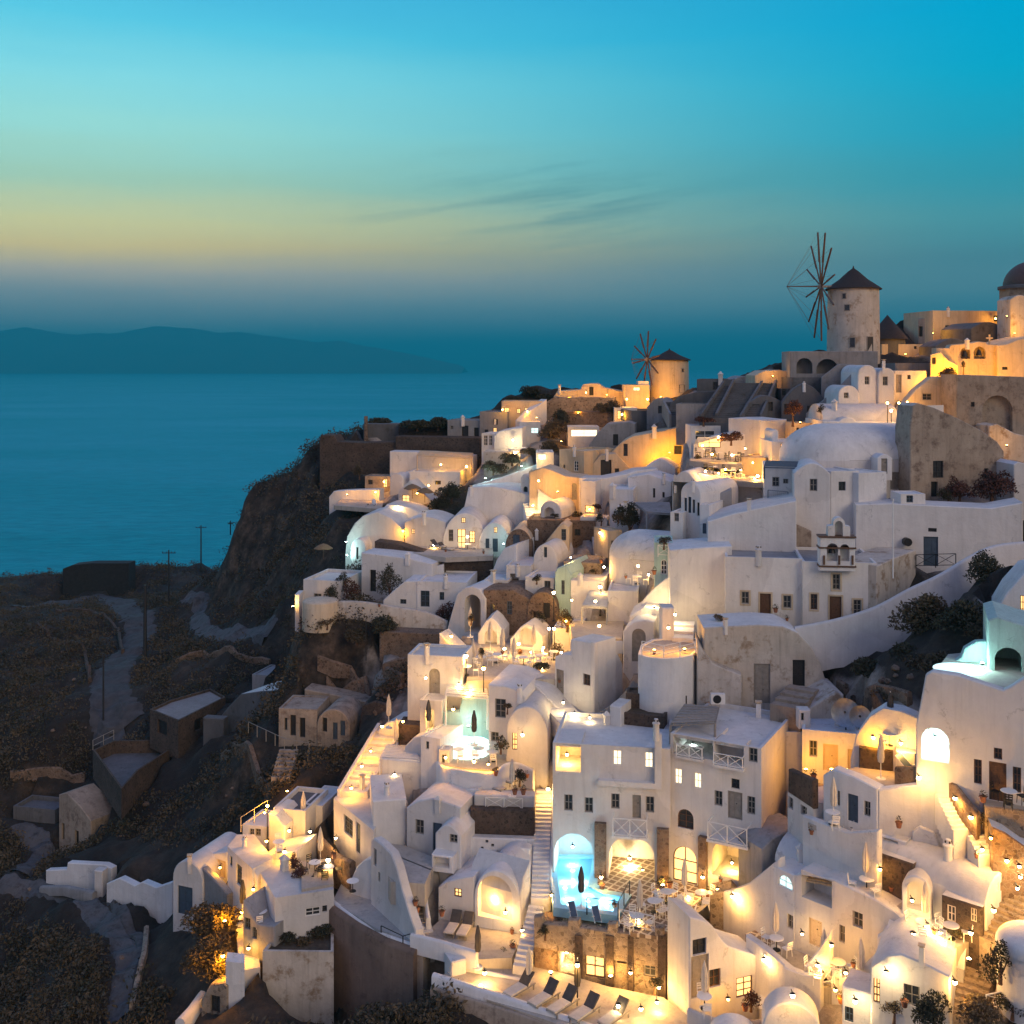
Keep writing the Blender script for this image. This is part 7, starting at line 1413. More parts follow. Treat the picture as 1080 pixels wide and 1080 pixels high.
for a in [(743, 1064, 62.2, 2, 'before the tall glazed door'), (819, 1002, 64.8, 2, 'under the half round window'), (868, 1032, 61.8, 4, 'in the lower cafe courtyard'), (884, 1028, 61.6, 3, 'by the courtyard side wall'), (906, 1044, 60.2, 2, 'before the bottom edge house'), (878, 869, 65.3, 1, 'on the curving balcony'), (914, 940, 63, 3, 'before the lit slot kiosk'), (974, 986, 59.4, 3, 'beside the dark porch'), (1003, 990, 58.8, 3, 'at the end of the porch terrace'), (868, 944, 67.2, 1, 'in the sunken patio'),
  (938, 786, 67.6, 3, 'inside the gold niche terrace'), (744, 482, 111.2, 3, 'nearest the canopy of the upper restaurant'), (758, 485, 110.8, 3, 'along the upper restaurant edge'), (776, 487, 110.4, 3, 'by the glowing block upstairs'), (752, 500, 105.3, 3, 'on the lower restaurant terrace edge'), (772, 504, 104.8, 3, 'in the middle of the lower restaurant'), (794, 511, 104.2, 3, 'below the glowing block downstairs'),
  (332, 920, 77.8, 4, 'behind the flower hedge'), (346, 925, 77.4, 3, 'at the end of the flower hedge terrace'), (294, 898, 80.2, 2, 'on the gold lamp terrace'), (493, 581, 117.2, 2, 'by the ochre door'), (672, 616, 96.4, 4, 'above the gold plastered block'), (1064, 848, 60.4, 3, 'on the stone patio wall'), (275, 972, 75.4, 2, 'on the grey balcony block'), (372, 940, 75.8, 0, 'by the rounded niche wall')]:
    table(*a[:5], rot=a[0], ch='dark_chair' if a[0] in (332, 346, 1064, 744, 758, 776, 752) else 'cafe_chair')
for x, y, Y, l in [(440, 962, 71.8, 'dark urn pot on the steps to the guest room'), (466, 966, 72, 'small pot by the cream lit wing'), (541, 1002, 70, 'pot with a plant beside the guest room railing'), (531, 1010, 69.6, 'pot near the lower staircase run'), (543, 838, 77.4, 'first pot in the row beside the umbrella terrace steps'), (552, 838, 77.3, 'second pot in the row beside the umbrella terrace steps'), (635, 938, 72.2, 'pot by the pool arch pilaster'), (706, 936, 72.2, 'pot beside the bright arched door'), (747, 946, 71.2, 'pot beside the stone pilaster of the loggia'), (858, 822, 71, 'pot on the gold washed balcony ledge'), (948, 873, 63.4, 'round pot on the terrace block ledge'), (1037, 846, 61.2, 'small pot beside the dark stair wall'), (786, 1066, 62.4, 'white walled flower pot by the gable house'), (887, 1058, 59.8, 'pot beside the starry bottom lamp'), (954, 1062, 55.8, 'tall pot before the bottom edge window'), (818, 646, 85.6, 'small plant at the first brown church door'), (486, 640, 105.6, 'pot on the weathered garden wall'), (634, 594, 103.6, 'pot on the lamp terrace wall'), (690, 606, 92.6, 'pot on the teal balcony house'), (352, 905, 78, 'pot in the little lamp terrace corner')]: place('flower_pot', l, 'flower pot', P(x, y, Y), x, .75)

# poles, dishes, small equipment
def pole(label, px, yb, yt, Y, arm=1.1, r=.13):
    b = P(px, yb, Y); t = P(px, yt, Y); root = empty('utility_pole', b); mb = MB(); mb.tube(b-Vector((0, 0, .6)), t, r, r*.7, 8); mb.build('post', 'woodblack', root)
    if arm:
        mb = MB(); q = t-Vector((0, 0, .5))
        mb.tube(q-Vector((arm, 0, 0)), q+Vector((arm, .1, 0)), .07, n=5)
        for s in (-.9, -.3, .4, .9): mb.tube(q+Vector((arm*s, .05*s, 0)), q+Vector((arm*s, .05*s, .28)), .05, n=5)
        mb.build('crossarm', 'woodblack', root)
    tag(root, label, 'utility pole')
pole('utility pole with crossarm nearest the cliff', 212, 600, 554, 226, 1.1, .17); pole('utility pole with a wide crossarm by the ridge ruin', 178, 646, 580, 180, 1.1, .15); pole('thick dark double post beside the dirt road', 153, 697, 617, 136, 0, .26); pole('thin pole at the head of the valley platform', 109, 775, 689, 120, 0, .12); pole('short mast on the brow of the cliff', 243, 560, 549, 170, .4, .1); pole('thin rod beside the ruined ravine wall', 386, 690, 652, 103, 0, .05)
b = P(942, 610, 84); mb = MB(); mb.tube(b, P(942, 526, 84), .06, .045); o = mb.build('flagpole', 'white', None, tuple(b)); tag(o, 'bare white flagpole beside the church side wall', 'flagpole')
for i, (x, y, Y, rr, l) in enumerate(((892, 752, 74.6, .95, 'bigger satellite dish above the old white wall end'), (907.5, 756, 74, .72, 'smaller satellite dish beside the bigger one'))):
    c = P(x, y, Y); root = empty('satellite_dish', c-Vector((0, 0, 1.1))); n = Vector((-.35, -.9, .35)).normalized(); u = n.orthogonal().normalized(); v = n.cross(u); mb = MB()
    pr = [(0, 0), (.35, .03), (.7, .12), (1., .26)]
    for a, b in zip(pr, pr[1:]):
        for k in range(20):
            t0, t1 = 2*pi*k/20, 2*pi*(k+1)/20; f = lambda p, t: c+(u*math.cos(t)+v*math.sin(t))*p[0]*rr+n*p[1]*rr
            mb.quad(f(a, t0), f(a, t1), f(b, t1), f(b, t0))
    mb.build('reflector', 'galv', root); mb = MB(); mb.tube(c-Vector((0, 0, 1.6)), c-n*.05, .05); mb.tube(c, c+n*rr*.9, .025); mb.ico(c+n*rr*.9, .08); mb.build('mount', 'metal', root); tag(root, l, 'satellite dish')
c = P(757, 742, 78.6); root = empty('air_conditioner', c); mb = MB(); mb.box(c.x-.5, c.x+.5, c.y-.2, c.y+.2, c.z, c.z+.72); mb.build('casing', 'white', root); mb = MB(); mb.lathe(c+Vector((0, 0, 0)), [(0, 0)], 4) if 0 else None
f_ = Fr(c+Vector((-.5, -.21, 0)), c+Vector((.5, -.21, 0))); pts_ = [(.42+.3*math.cos(t), .36+.3*math.sin(t)) for t in [2*pi*i/16 for i in range(16)]]; mb.add([f_.p(x, -.005, z) for x, z in pts_], [tuple(range(16))]); mb.build('fan_grille', 'metal', root); tag(root, 'white air conditioner unit below the stepped stair wall', 'air conditioner')
c = P(958, 572, 90.4); mb = MB(); f_ = Fr(c, c+Vector((1, 0, 0))); mb.tube(c, c+Vector((0, .6, 0)), .33, n=16); o = mb.build('round_vent', 'metal', None, tuple(c)); tag(o, 'dark round vent set in the long terrace wall', 'vent')
RL('dark crossed railing in front of the blue door on the terrace wall', [(966, 598, 89.6), (1008, 597, 88.2)], 1., 'metal', 'cross')
RL('white slatted railing of the round lit balcony', [(677, 690, 80), (700, 695, 79.6), (734, 687, 80)], .95, 'white', 'bars')
RL('blue lattice balcony rail on the blue and white house', [(810, 530, 97), (831, 532, 96.4)], 1.1, 'woodblue', 'fine')
RL('white crossed railing on the teal house balcony', [(694, 586, 93), (708, 587, 92.8)], .9, 'white', 'cross')
RL('white deck railing behind the slope bushes', [(1048, 632, 78), (1070, 634, 77.4)], .9, 'white', 'bars')
RL('white fence around the lower cafe courtyard', [(853, 1035, 61.8), (866, 1038, 61.2), (880, 1036, 60.8)], .9, 'white', 'cross')
RL('black handrail on the rim of the high terrace', [(402, 982, 71.6), (425, 993, 70.6), (445, 987, 71.0)], .35, 'metal', n=1)
RL('gold lit rope railing running up to the post lamp', [(254, 876, 82.5), (282, 858, 83.6)], 1., 'cream', n=2)
RL('timber handrail beside the brown hillside steps', [(262, 772, 98), (300, 790, 94), (326, 795, 93)], .9, 'woodgrey', n=1)
RL('white fence beside the lit stone path', [(1040, 1066, 55.6), (1068, 1060, 56)], .8, 'white', 'cross')

# ================================================================== lamps, most at visible lights, some floods unseen, a few added
LL = [  # where, px, py, depth, watts, kind, colour
 ('flooding the squat windmill from its left foot', 697, 419, 143.6, 1100, 'up', GOLD), ('on the terrace corner before the squat windmill', 661, 421, 145.5, 90, 'wall', GOLD), ('under the lit terrace house on the gold slope', 656, 437, 140.5, 160, 'wall', GOLD), ('on the step block below the squat windmill', 683, 421, 144.5, 90, 'wall', GOLD),
 ('leftmost of the cluster over the cracked ruin', 936, 425, 107.0, 140, 'post', GOLD), ('brightest of the cluster over the cracked ruin', 940, 433, 105.6, 170, 'post', WHITE), ('rightmost of the cluster over the cracked ruin', 948, 425, 106.4, 140, 'post', GOLD),
 ('flooding the gold bell wall from below', 1022, 402, 113.0, 1100, 'up', GOLD), ('flooding the gold church wall beside the bells', 1062, 401, 112.6, 1100, 'up', GOLD), ('by the small tree before the bell wall', 992, 411, 113.8, 600, 'up', GOLD), ('on the gold sloping stair wall', 957, 424, 109.8, 200, 'wall', GOLD), ('before the low gold house on the ridge', 955, 374, 131.5, 160, 'up', GOLD), ('before the gold skyline house with two doors', 1015, 362, 134, 800, 'up', GOLD), ('near the church drum on the skyline house', 1050, 336, 137.6, 160, 'wall', GOLD), ('on the crest terrace left of the tall windmill', 815, 397, 126.5, 90, 'up', GOLD), ('at the foot of the church tower', 1070, 352, 124.4, 260, 'up', GOLD), ('in the arched ruin wall end', 1062, 470, 101.5, 160, 'up', GOLD),
 ('glowing in the reddish tree by the pigeon holes', 844, 446, 110.5, 90, 'up', GOLD), ('on the roof edge above the upper restaurant', 758, 461, 112.6, 120, 'wall', WARM), ('on a table of the upper restaurant', 751, 479, 110, 130, 'wall', GOLD), ('at the far end of the upper restaurant', 786, 473, 110.6, 130, 'wall', GOLD), ('on the glowing restaurant block', 794, 488, 105, 170, 'wall', GOLD), ('at the near corner of the lower restaurant', 744, 497, 103.6, 120, 'wall', WARM), ('in the middle of the lower restaurant', 765, 495, 105, 100, 'wall', GOLD), ('on the lower restaurant table by the block', 799, 502, 103, 110, 'wall', WARM), ('on the parapet of the lower restaurant', 796, 505, 101.4, 90, 'wall', WARM), ('under the eave of the open doorway house', 826, 476, 104.2, 50, 'wall', WARM), ('on the cream end of the curved retaining wall', 808, 478, 112, 200, 'up', GOLD),
 ('washing the long gold house near its window', 706, 478, 124.6, 330, 'up', GOLD), ('washing the lower end of the long gold house', 691, 490, 125.2, 300, 'up', GOLD), ('washing the gold wall left of its arched door', 588, 519, 117, 450, 'up', GOLD), ('at the far end of the gold arched door wall', 568, 507, 118.4, 130, 'wall', GOLD), ('in the gold lit porch by the courtyard', 622, 537, 116, 80, 'wall', GOLD), ('on the bright lit steps', 562, 533, 119.6, 150, 'wall', WHITE), ('on the skyline terrace house', 530, 432, 145.4, 110, 'wall', GOLD), ('at the far end of the skyline terrace house', 556, 434, 145, 100, 'wall', GOLD), ('against the gold sloping garden wall', 566, 441, 142.4, 160, 'up', GOLD), ('before the long gold skyline house', 600, 421, 148.6, 380, 'up', GOLD), ('at the dark door of the long gold skyline house', 640, 417, 148.6, 380, 'up', GOLD), ('below the stone terrace wall of the gold slope', 610, 436, 144.4, 150, 'up', GOLD), ('among the bushes beside the lit opening house', 592, 466, 137.6, 130, 'up', GOLD),
 ('in front of the bright gabled house', 541, 464, 136, 170, 'wall', WHITE), ('beside the small house with a bright base', 543, 478, 133, 110, 'wall', WARM), ('at the porch above the diagonal wall', 571, 483, 128, 110, 'wall', WARM), ('against the white gable of the planted strip', 512, 505, 129, 130, 'up', COOL), ('on the shrub strip by the diagonal wall', 550, 492, 130, 70, 'up', COOL), ('at the end of the castle pergola', 492, 492, 139.4, 190, 'wall', GOLD), ('in the middle of the castle pergola', 465, 490, 140, 80, 'wall', GOLD), ('in the porch below the castle wall', 405, 508, 141.4, 110, 'wall', GOLD), ('on the cliff edge parking terrace', 396, 519, 136.4, 110, 'wall', GOLD), ('at the cliff end of the parking terrace', 366, 522, 136.4, 90, 'up', GOLD), ('starry one on the winding gold wall', 419.5, 535, 126.2, 220, 'post', WARM), ('between cave mass and big vault', 425, 560, 120.7, 130, 'wall', GOLD), ('under the straw parasols', 440, 520, 131, 80, 'wall', GOLD),
 ('at the foot of the rounded cave mass', 366, 586, 119.6, 110, 'up', COOL), ('on the flank of the rounded cave mass', 365, 572, 119.6, 60, 'up', COOL), ('by the terrace seats of the big vault', 458, 575, 117.6, 60, 'wall', WARM), ('beside the ochre door', 493, 566, 117.6, 55, 'wall', WARM), ('before the small cyan vault', 531, 574, 115.4, 60, 'up', COOL),
 ('starry one on the rubble terrace wall', 602, 588, 103.4, 130, 'wall', WARM), ('at the top of the central stairs', 633, 562, 108.4, 140, 'wall', WARM), ('on the landing of the central stairs', 637, 598, 102, 110, 'wall', WARM), ('below the lower central stairs', 633, 619, 98.4, 110, 'post', WARM), ('on the little table terrace of the centre', 673, 597, 95.4, 110, 'wall', WARM), ('before the brown niche house', 584, 625, 99, 90, 'post', WARM), ('beside the orange planter shrub', 603, 633, 97.2, 80, 'wall', WARM), ('in the green planter shrub', 597, 655, 95.2, 110, 'wall', GOLD), ('brighter of the twin post lamps', 584.5, 663, 94.2, 150, 'post', WARM), ('dimmer of the twin post lamps', 579, 663, 94.2, 90, 'post', WARM),
 ('flooding the bright white wall over the arched doorway', 690, 640, 90.2, 200, 'up', WHITE), ('at the top of the lit gate pier stairs', 712, 648, 87.6, 150, 'wall', WHITE), ('hanging on the gold gate pier', 705, 662, 81.8, 130, 'wall', GOLD), ('on the floor of the round balcony', 690, 686, 81, 80, 'up', GOLD), ('by the railing of the round balcony', 722, 685, 81.2, 80, 'up', GOLD), ('on the roof terrace of the octagonal house', 632, 660, 90.2, 150, 'wall', WARM), ('upper one on the bright steps by the octagonal house', 594, 741, 84.2, 90, 'wall', WHITE), ('middle one on the bright steps by the octagonal house', 606, 753, 80.6, 35, 'wall', WHITE), ('lower one on the bright steps by the octagonal house', 622, 757, 79.8, 30, 'wall', WHITE),
 ('brightest among the folded restaurant parasols', 491.5, 692, 88.3, 200, 'post', WARM), ('beside the cream parasol of the restaurant', 510, 705, 86.4, 140, 'post', GOLD), ('in front of the arched niche wall', 547, 679, 95, 130, 'wall', WARM), ('on the table before the arched niche', 560, 688, 93.4, 110, 'wall', WARM), ('by the twin post lamps at table height', 573, 683, 94, 130, 'wall', WARM), ('in the low doorway beside the big archway', 476, 671, 96.4, 120, 'wall', GOLD), ('inside the cream arched chapel', 517, 674, 97, 90, 'wall', WARM), ('under the far end of the slatted pergola', 484, 722, 87.4, 70, 'wall', WARM), ('under the middle of the slatted pergola', 497, 722, 87.2, 70, 'wall', WARM), ('under the near end of the slatted pergola', 494, 730, 86, 70, 'wall', WARM), ('in the furnished room below the pergola', 478, 748, 84.8, 70, 'wall', GOLD),
 ('inside the teal pool grotto', 494, 766, 85.2, 45, 'up', COOL), ('beside the arched grey door', 449, 715, 86.8, 80, 'wall', WARM), ('in the narrow cream tower opening', 453, 752, 86.9, 60, 'wall', WARM), ('at the curve of the furnished terrace', 470, 799, 81.2, 110, 'wall', GOLD), ('by the tables of the furnished terrace', 500, 803, 80.4, 90, 'wall', GOLD), ('at the shrub end of the furnished terrace', 515, 806, 80, 80, 'wall', GOLD), ('beside the rounded vault front with a lit door', 551, 775, 81, 80, 'wall', WARM),
 ('uppermost on the diagonal stairs', 391, 792, 88.2, 80, 'wall', GOLD), ('halfway down the diagonal stairs', 381.5, 808, 85.8, 80, 'wall', GOLD), ('at the foot of the diagonal stairs', 370.5, 831, 83.2, 90, 'wall', GOLD), ('in the niche under the small pergola', 416, 817, 83.0, 60, 'wall', WARM), ('on the gold terrace at the stair head', 403, 766, 90.4, 140, 'wall', GOLD), ('at the far parapet of the stair head terrace', 425, 761, 86.4, 70, 'wall', GOLD),
 ('starry one on a post above the gold lamp terrace', 282, 850, 83, 190, 'post', GOLD), ('second one on the post above the gold lamp terrace', 279, 857, 82.6, 110, 'wall', GOLD), ('starry one by the sunken roof house', 327, 877, 82, 150, 'wall', WARM), ('on the wall of the small lamp terrace', 281, 887, 81, 110, 'wall', GOLD), ('starry one on the flower hedge terrace', 346, 907, 78, 160, 'post', WARM), ('at the corner of the house with a shaded side', 354, 884, 80.4, 60, 'wall', WARM), ('at the foot of the brown hillside steps', 303, 835, 88.6, 110, 'up', GOLD), ('in the gold doorway at the cliff foot', 232, 915, 82.4, 100, 'wall', GOLD), ('against the narrow gold pier', 267, 938, 76.4, 70, 'wall', GOLD), ('above the narrow gold steps', 255, 962, 78, 100, 'wall', GOLD), ('flooding the upper gold bush', 237, 972, 76.2, 420, 'up', GOLD), ('flooding the lower gold bush', 235, 1008, 72.4, 420, 'wall', GOLD), ('on the narrow gold steps', 262, 1000, 74, 70, 'wall', GOLD), ('beside the slit wall on the cliff edge', 309, 640, 108, 90, 'up', WARM),
 ('inside the lit loggia at the top of the pool house', 598, 796, 76.0, 170, 'wall', WARM), ('inside the bright arch beside the pool', 664, 905, 75.8, 300, 'wall', WHITE), ('at the back of the bright arch beside the pool', 678, 918, 75.0, 130, 'wall', WARM), ('at the foot of the patio pilaster', 699, 934, 72.3, 110, 'up', WARM), ('outside the bright arched door', 741, 925, 71.6, 120, 'wall', WARM), ('inside the arched loggia of the pool house', 772, 910, 72.8, 180, 'wall', WARM), ('in the teal loggia on the top floor', 731, 786, 75.0, 170, 'wall', COOL), ('at the head of the long white staircase', 578, 832, 80.2, 170, 'wall', WARM), ('at the pool end of the long white staircase', 582, 944, 71.4, 150, 'wall', WARM), ('standing by the pool arch pilaster', 634, 925, 72.4, 70, 'wall', WARM), ('added on the back wall to brighten the pool arch', 604, 893, 75.9, 170, 'wall', BLUE),  # pool arch wall lamp is an added source for its cyan glow
 ('uplighting the rubble wall of the ground floor', 581, 1026, 67.7, 130, 'up', WARM), ('uplighting the pilaster of the stone front', 644, 1030, 66.9, 130, 'up', WARM), ('glowing globe before the stone front windows', 665, 1026, 66.3, 190, 'wall', WARM), ('inside the open doorway of the stone front', 598, 1004, 69.4, 170, 'wall', WHITE), ('on a post before the arched stone front door', 609, 1018, 65.6, 130, 'post', WARM), ('by the shrub at the end of the stone front', 695, 1041, 65.5, 90, 'wall', WARM), ('on the patio beside the last sunbed', 693, 1057, 64.4, 120, 'wall', WARM), ('starry one beside the last bottom sunbed', 652, 1061, 63.4, 150, 'post', WHITE), ('starry one below the grey parasol', 511, 1026, 67.2, 150, 'wall', WARM), ('at the foot of the grey parasol', 507, 1040, 66.4, 70, 'up', WARM),
 ('inside the arched guest room', 521, 944, 72.9, 170, 'wall', WARM), ('at the glass doors of the guest room', 533, 962, 71.6, 70, 'wall', WARM), ('on the guest room terrace wall', 551, 981, 70.4, 70, 'wall', WARM), ('starry one above the lit corner steps', 772, 945, 69.4, 180, 'wall', WARM), ('starry one beside the white stairs at the bottom', 836, 1050, 58.2, 170, 'wall', WARM), ('in the patio of the stepped gable house', 768, 1054, 63.2, 90, 'wall', GOLD), ('by the pool patio stairs', 757, 938, 71.0, 60, 'wall', WARM),
 ('between the two doors of the gold washed house', 877, 812, 71.6, 130, 'up', GOLD), ('at the inner corner of the gold washed house', 850, 812, 72.6, 110, 'up', GOLD), ('at the bench end of the gold washed house', 893, 812, 71.4, 80, 'up', GOLD), ('starry one in the gold niche terrace', 950, 784, 66.6, 180, 'wall', WARM), ('in the curve of the gold niche terrace', 921, 778, 68.0, 180, 'wall', GOLD), ('biggest star, at the head of the lamp stairs', 969, 820, 62.7, 230, 'wall', WARM), ('second down the lamp stairs', 1014, 848, 62, 200, 'wall', WARM), ('third down the lamp stairs', 1045, 884, 59.0, 190, 'wall', GOLD), ('upper of the three at the frame edge', 1075, 914, 58.8, 60, 'wall', WHITE), ('middle of the three at the frame edge', 1076, 925, 58.2, 60, 'wall', WHITE), ('lowest of the three at the frame edge', 1073, 937, 57.6, 150, 'wall', WARM),
 ('in the lit slot of the brown kiosk', 928, 917, 62.4, 45, 'wall', GOLD), ('in the round arched recess', 962, 950, 60.2, 80, 'wall', WARM), ('on the end wall of the blue roofed vault', 1048, 960, 57.6, 50, 'wall', GOLD), ('starry one between porch terrace and umbrella courtyard', 963, 986, 58.6, 150, 'post', WARM), ('starry one at the corner of the porch terrace', 1024, 984, 57.6, 160, 'wall', WARM), ('over the door of the bottom edge house', 935, 1026, 56.4, 100, 'wall', WHITE), ('starry one beside the lit stone path', 1007, 1036, 55.4, 140, 'wall', WARM), ('starry one before the shuttered hatch house', 902, 1056, 57.6, 70, 'wall', WHITE), ('small gold one in the courtyard corner wall', 881, 1044, 60, 50, 'wall', GOLD), ('behind the lower cafe courtyard', 877, 997, 61.6, 90, 'wall', GOLD), ('lighting the courtyard of cafe chairs', 862, 1018, 61.6, 110, 'wall', WARM), ('on the wall of the umbrella terrace', 846, 985, 63.8, 80, 'wall', WARM), ('low on the lit stone path', 1022, 1012, 57, 90, 'up', WARM),
 ('inside the arched opening of the big frame edge house', 986, 778, 65, 260, 'wall', COOL), ('beside the roof hot tub', 1025, 705, 66.4, 160, 'up', COOL), ('at the foot of the stepped teal wall', 1036, 700, 66.8, 130, 'up', COOL),
 ('at the back of the upper restaurant', 741, 470, 113.6, 90, 'wall', GOLD), ('among the chairs of the upper restaurant', 772, 480, 110, 70, 'wall', WARM), ('under the gold block of the restaurant', 781, 496, 105, 80, 'wall', WARM), ('hanging over the lower restaurant rail', 758, 499, 104.4, 60, 'wall', GOLD),
 ('between the two upper lamps of the lamp stairs', 1007, 842, 62, 60, 'wall', WARM), ('on the steps below the second lamp of the stairs', 1024, 862, 61, 60, 'wall', WARM), ('on the landing of the lower lit stairs', 1036, 896, 60, 60, 'wall', WARM), ('by the white wall running to the frame edge', 1062, 908, 59.4, 50, 'wall', WARM), ('at the tables of the porch terrace', 992, 984, 58.6, 60, 'wall', WARM), ('under the umbrella of the porch terrace', 978, 976, 59.2, 50, 'wall', WARM),
 ('on the parapet of the gold lamp terrace', 300, 898, 79.8, 60, 'wall', GOLD), ('beside the white sloping stair block', 305, 876, 82.4, 60, 'wall', GOLD), ('at the hedge end of the flower terrace', 330, 926, 77, 50, 'wall', WARM), ('in the parasol restaurant by the chapel', 532, 684, 94.6, 80, 'wall', WARM), ('in the parasol restaurant near the open floor', 520, 700, 92.4, 70, 'wall', GOLD), ('in the round planter of the parasol restaurant', 572, 704, 90.2, 60, 'wall', WARM), ('beside the cream house under the post lamps', 592, 688, 93.2, 80, 'wall', WARM),
 ('beside the lower lit stairs of the centre', 652, 606, 101.6, 60, 'wall', WARM), ('at the table terrace corner below the vault', 684, 606, 95.8, 60, 'wall', WARM), ('on the kiosk canopy with white posts', 628, 634, 94.6, 60, 'wall', WARM), ('by the crossed railing of the pool patio', 672, 968, 67.8, 50, 'wall', WARM), ('on the far patio table under the loggia', 726, 944, 71, 60, 'wall', WARM), ('on the bottom terrace wall by the last sunbed', 676, 1064, 63.4, 50, 'wall', WARM), ('by the umbrella terrace steps', 806, 1012, 64.2, 60, 'wall', WARM), ('low in the lower cafe courtyard', 892, 1026, 60.6, 60, 'wall', WARM),
 ('added to flood the gold house front below the bell wall', 998, 392, 114.2, 420, 'up', GOLD), ('added to wash the church tower at the frame edge', 1062, 334, 123, 400, 'up', GOLD), ('added to wash the skyline house beside the hut', 984, 352, 134.6, 300, 'up', GOLD), ('on the skyline wall before the small gold house', 618, 414, 149, 80, 'wall', GOLD), ('beside the bright gabled house steps', 530, 478, 134.6, 70, 'wall', GOLD), ('on the terrace below the castle pergola', 452, 512, 136.6, 60, 'wall', GOLD)]  # first three spots are extra floods added to turn ridge walls amber
for w_, x, y, Y, e, k, c_ in LL:
    nm = {'post': 'glowing post lamp ', 'up': 'small ground spotlight ', 'wall': 'glowing wall lamp '}[k]
    LP(nm+w_, x, y, Y, e, k, c_)
# ================================================================== small things found by looking where they stand
bpy.context.view_layer.update()
DG = bpy.context.evaluated_depsgraph_get()
def RC(px, py):
    o = Vector((0, 0, CZ)); d = (P(px, py, 1)-o).normalized()
    for _ in range(6):
        ok, loc, n, i, ob, m_ = SC.ray_cast(DG, o, d)
        if not ok: return None
        if ob.name != 'haze': return loc
        o = loc+d*.05
    return None
def chim(name, kind):
    r = proto(name); mb = MB()
    if kind == 0:
        mb.box(-.28, .28, -.28, .28, -.6, .95); mb.build('shaft', 'pl', r); mb = MB(); mb.box(-.36, .36, -.36, .36, .95, 1.05); mb.boxp([(-.3, -.3, 1.05), (.3, -.3, 1.05), (.3, .3, 1.05), (-.3, .3, 1.05), (-.05, -.05, 1.4), (.05, -.05, 1.4), (.05, .05, 1.4), (-.05, .05, 1.4)]); mb.build('cap', 'pl', r)
    elif kind == 1:
        mb.lathe((0, 0, 0), [(.3, -.6), (.27, .8), (.34, .86), (.34, .95), (.2, 1.05), (.17, 1.3), (0, 1.32)], 14); mb.build('shaft', 'pl', r); mb = MB()
        for a in range(4): t = a*pi/2+.4; mb.box(.19*math.cos(t)-.05, .19*math.cos(t)+.05, .19*math.sin(t)-.05, .19*math.sin(t)+.05, 1.1, 1.24)
        mb.build('vent_slot', 'woodblack', r)
    else:
        mb.box(-.2, .2, -.2, .2, -.6, 1.2); mb.build('shaft', 'pl', r); mb = MB()
        mb.box(-.28, .28, -.28, .28, 1.32, 1.4)
        for x in (-.15, .15): mb.box(x-.04, x+.04, -.15, .15, 1.2, 1.32)
        mb.build('cap', 'cream', r)
for i, n_ in enumerate(('chimney', 'round_chimney', 'capped_chimney')): chim(n_, i)
CH = [(566, 566, 'on the tan barrel roof with a stone front'), (546, 604, 'on the blue grey square house'), (660, 540, 'on the boundary house by the courtyard tree'), (646, 521, 'on the small flat pale blue house'), (700, 507, 'on the pale blue house with narrow doors'), (522, 447, 'on the pale house behind the cliff point'), (488, 446, 'on the blue grey house with dark doorways'), (447, 549, 'on the flat wing of the big lit vault'), (497, 520, 'on the large slope sided block'), (430, 592, 'on the house with the flowering tree'), (470, 616, 'on the house with blue shuttered doors'), (520, 614, 'on the parapet house with pale shutters'), (612, 614, 'on the cream lit house beside the teal gable'), (606, 478, 'on the cream corner house of the gold quarter'), (640, 482, 'on the tan house with a stair gable'), (690, 458, 'on the long gold washed house'), (731, 515, 'on the arch gabled house with blue shutters'), (790, 538, 'on the pale blue sloping roof'), (880, 432, 'behind the long barrel hall'), (800, 590, 'on the church roof left of the bell tower'), (765, 664, 'on the peeling old vaulted house'), (640, 764, 'on the pool house roof near the planters'), (692, 774, 'on the pool house roof above the lit windows'), (800, 757, 'on the flat grey roof behind the pool house'), (462, 852, 'on the bulging roof of the left terrace'), (408, 838, 'on the plain house by the diagonal stairs'), (382, 832, 'on the roof with a window and door in its shade'), (300, 918, 'on the broad white roof by the flower hedge'), (258, 893, 'on the long white house of the left edge'), (200, 915, 'on the white chapel at the cliff foot'), (845, 908, 'on the barrel roof behind the sunken patio'), (1000, 906, 'on the blue roofed barrel vault'), (972, 1014, 'on the bottom edge house roof'), (884, 765, 'on the gold washed house roof'), (548, 735, 'on the house with a lattice window'), (450, 694, 'on the terrace house with an arched grey door'), (1020, 365, 'on the dark vault below the skyline house'), (1000, 331, 'on the gold skyline house'), (932, 390, 'between the twin rounded fronts'), (760, 402, 'on the dark crest house between windmills'), (848, 410, 'on the domed dim house below the mill'), (590, 413, 'on the long gold skyline house')]
used = set()
for i, (x, y, w_) in enumerate(CH):
    q = RC(x, y)
    if q is None: continue
    k = ('chimney', 'round_chimney', 'capped_chimney')[i*7 % 3]
    place(k, {'chimney': 'square white chimney ', 'round_chimney': 'round white chimney ', 'capped_chimney': 'slim capped chimney '}[k]+w_, 'chimney', q, (i*1.3) % 1.5, .62+.3*((i*5) % 4)/4)
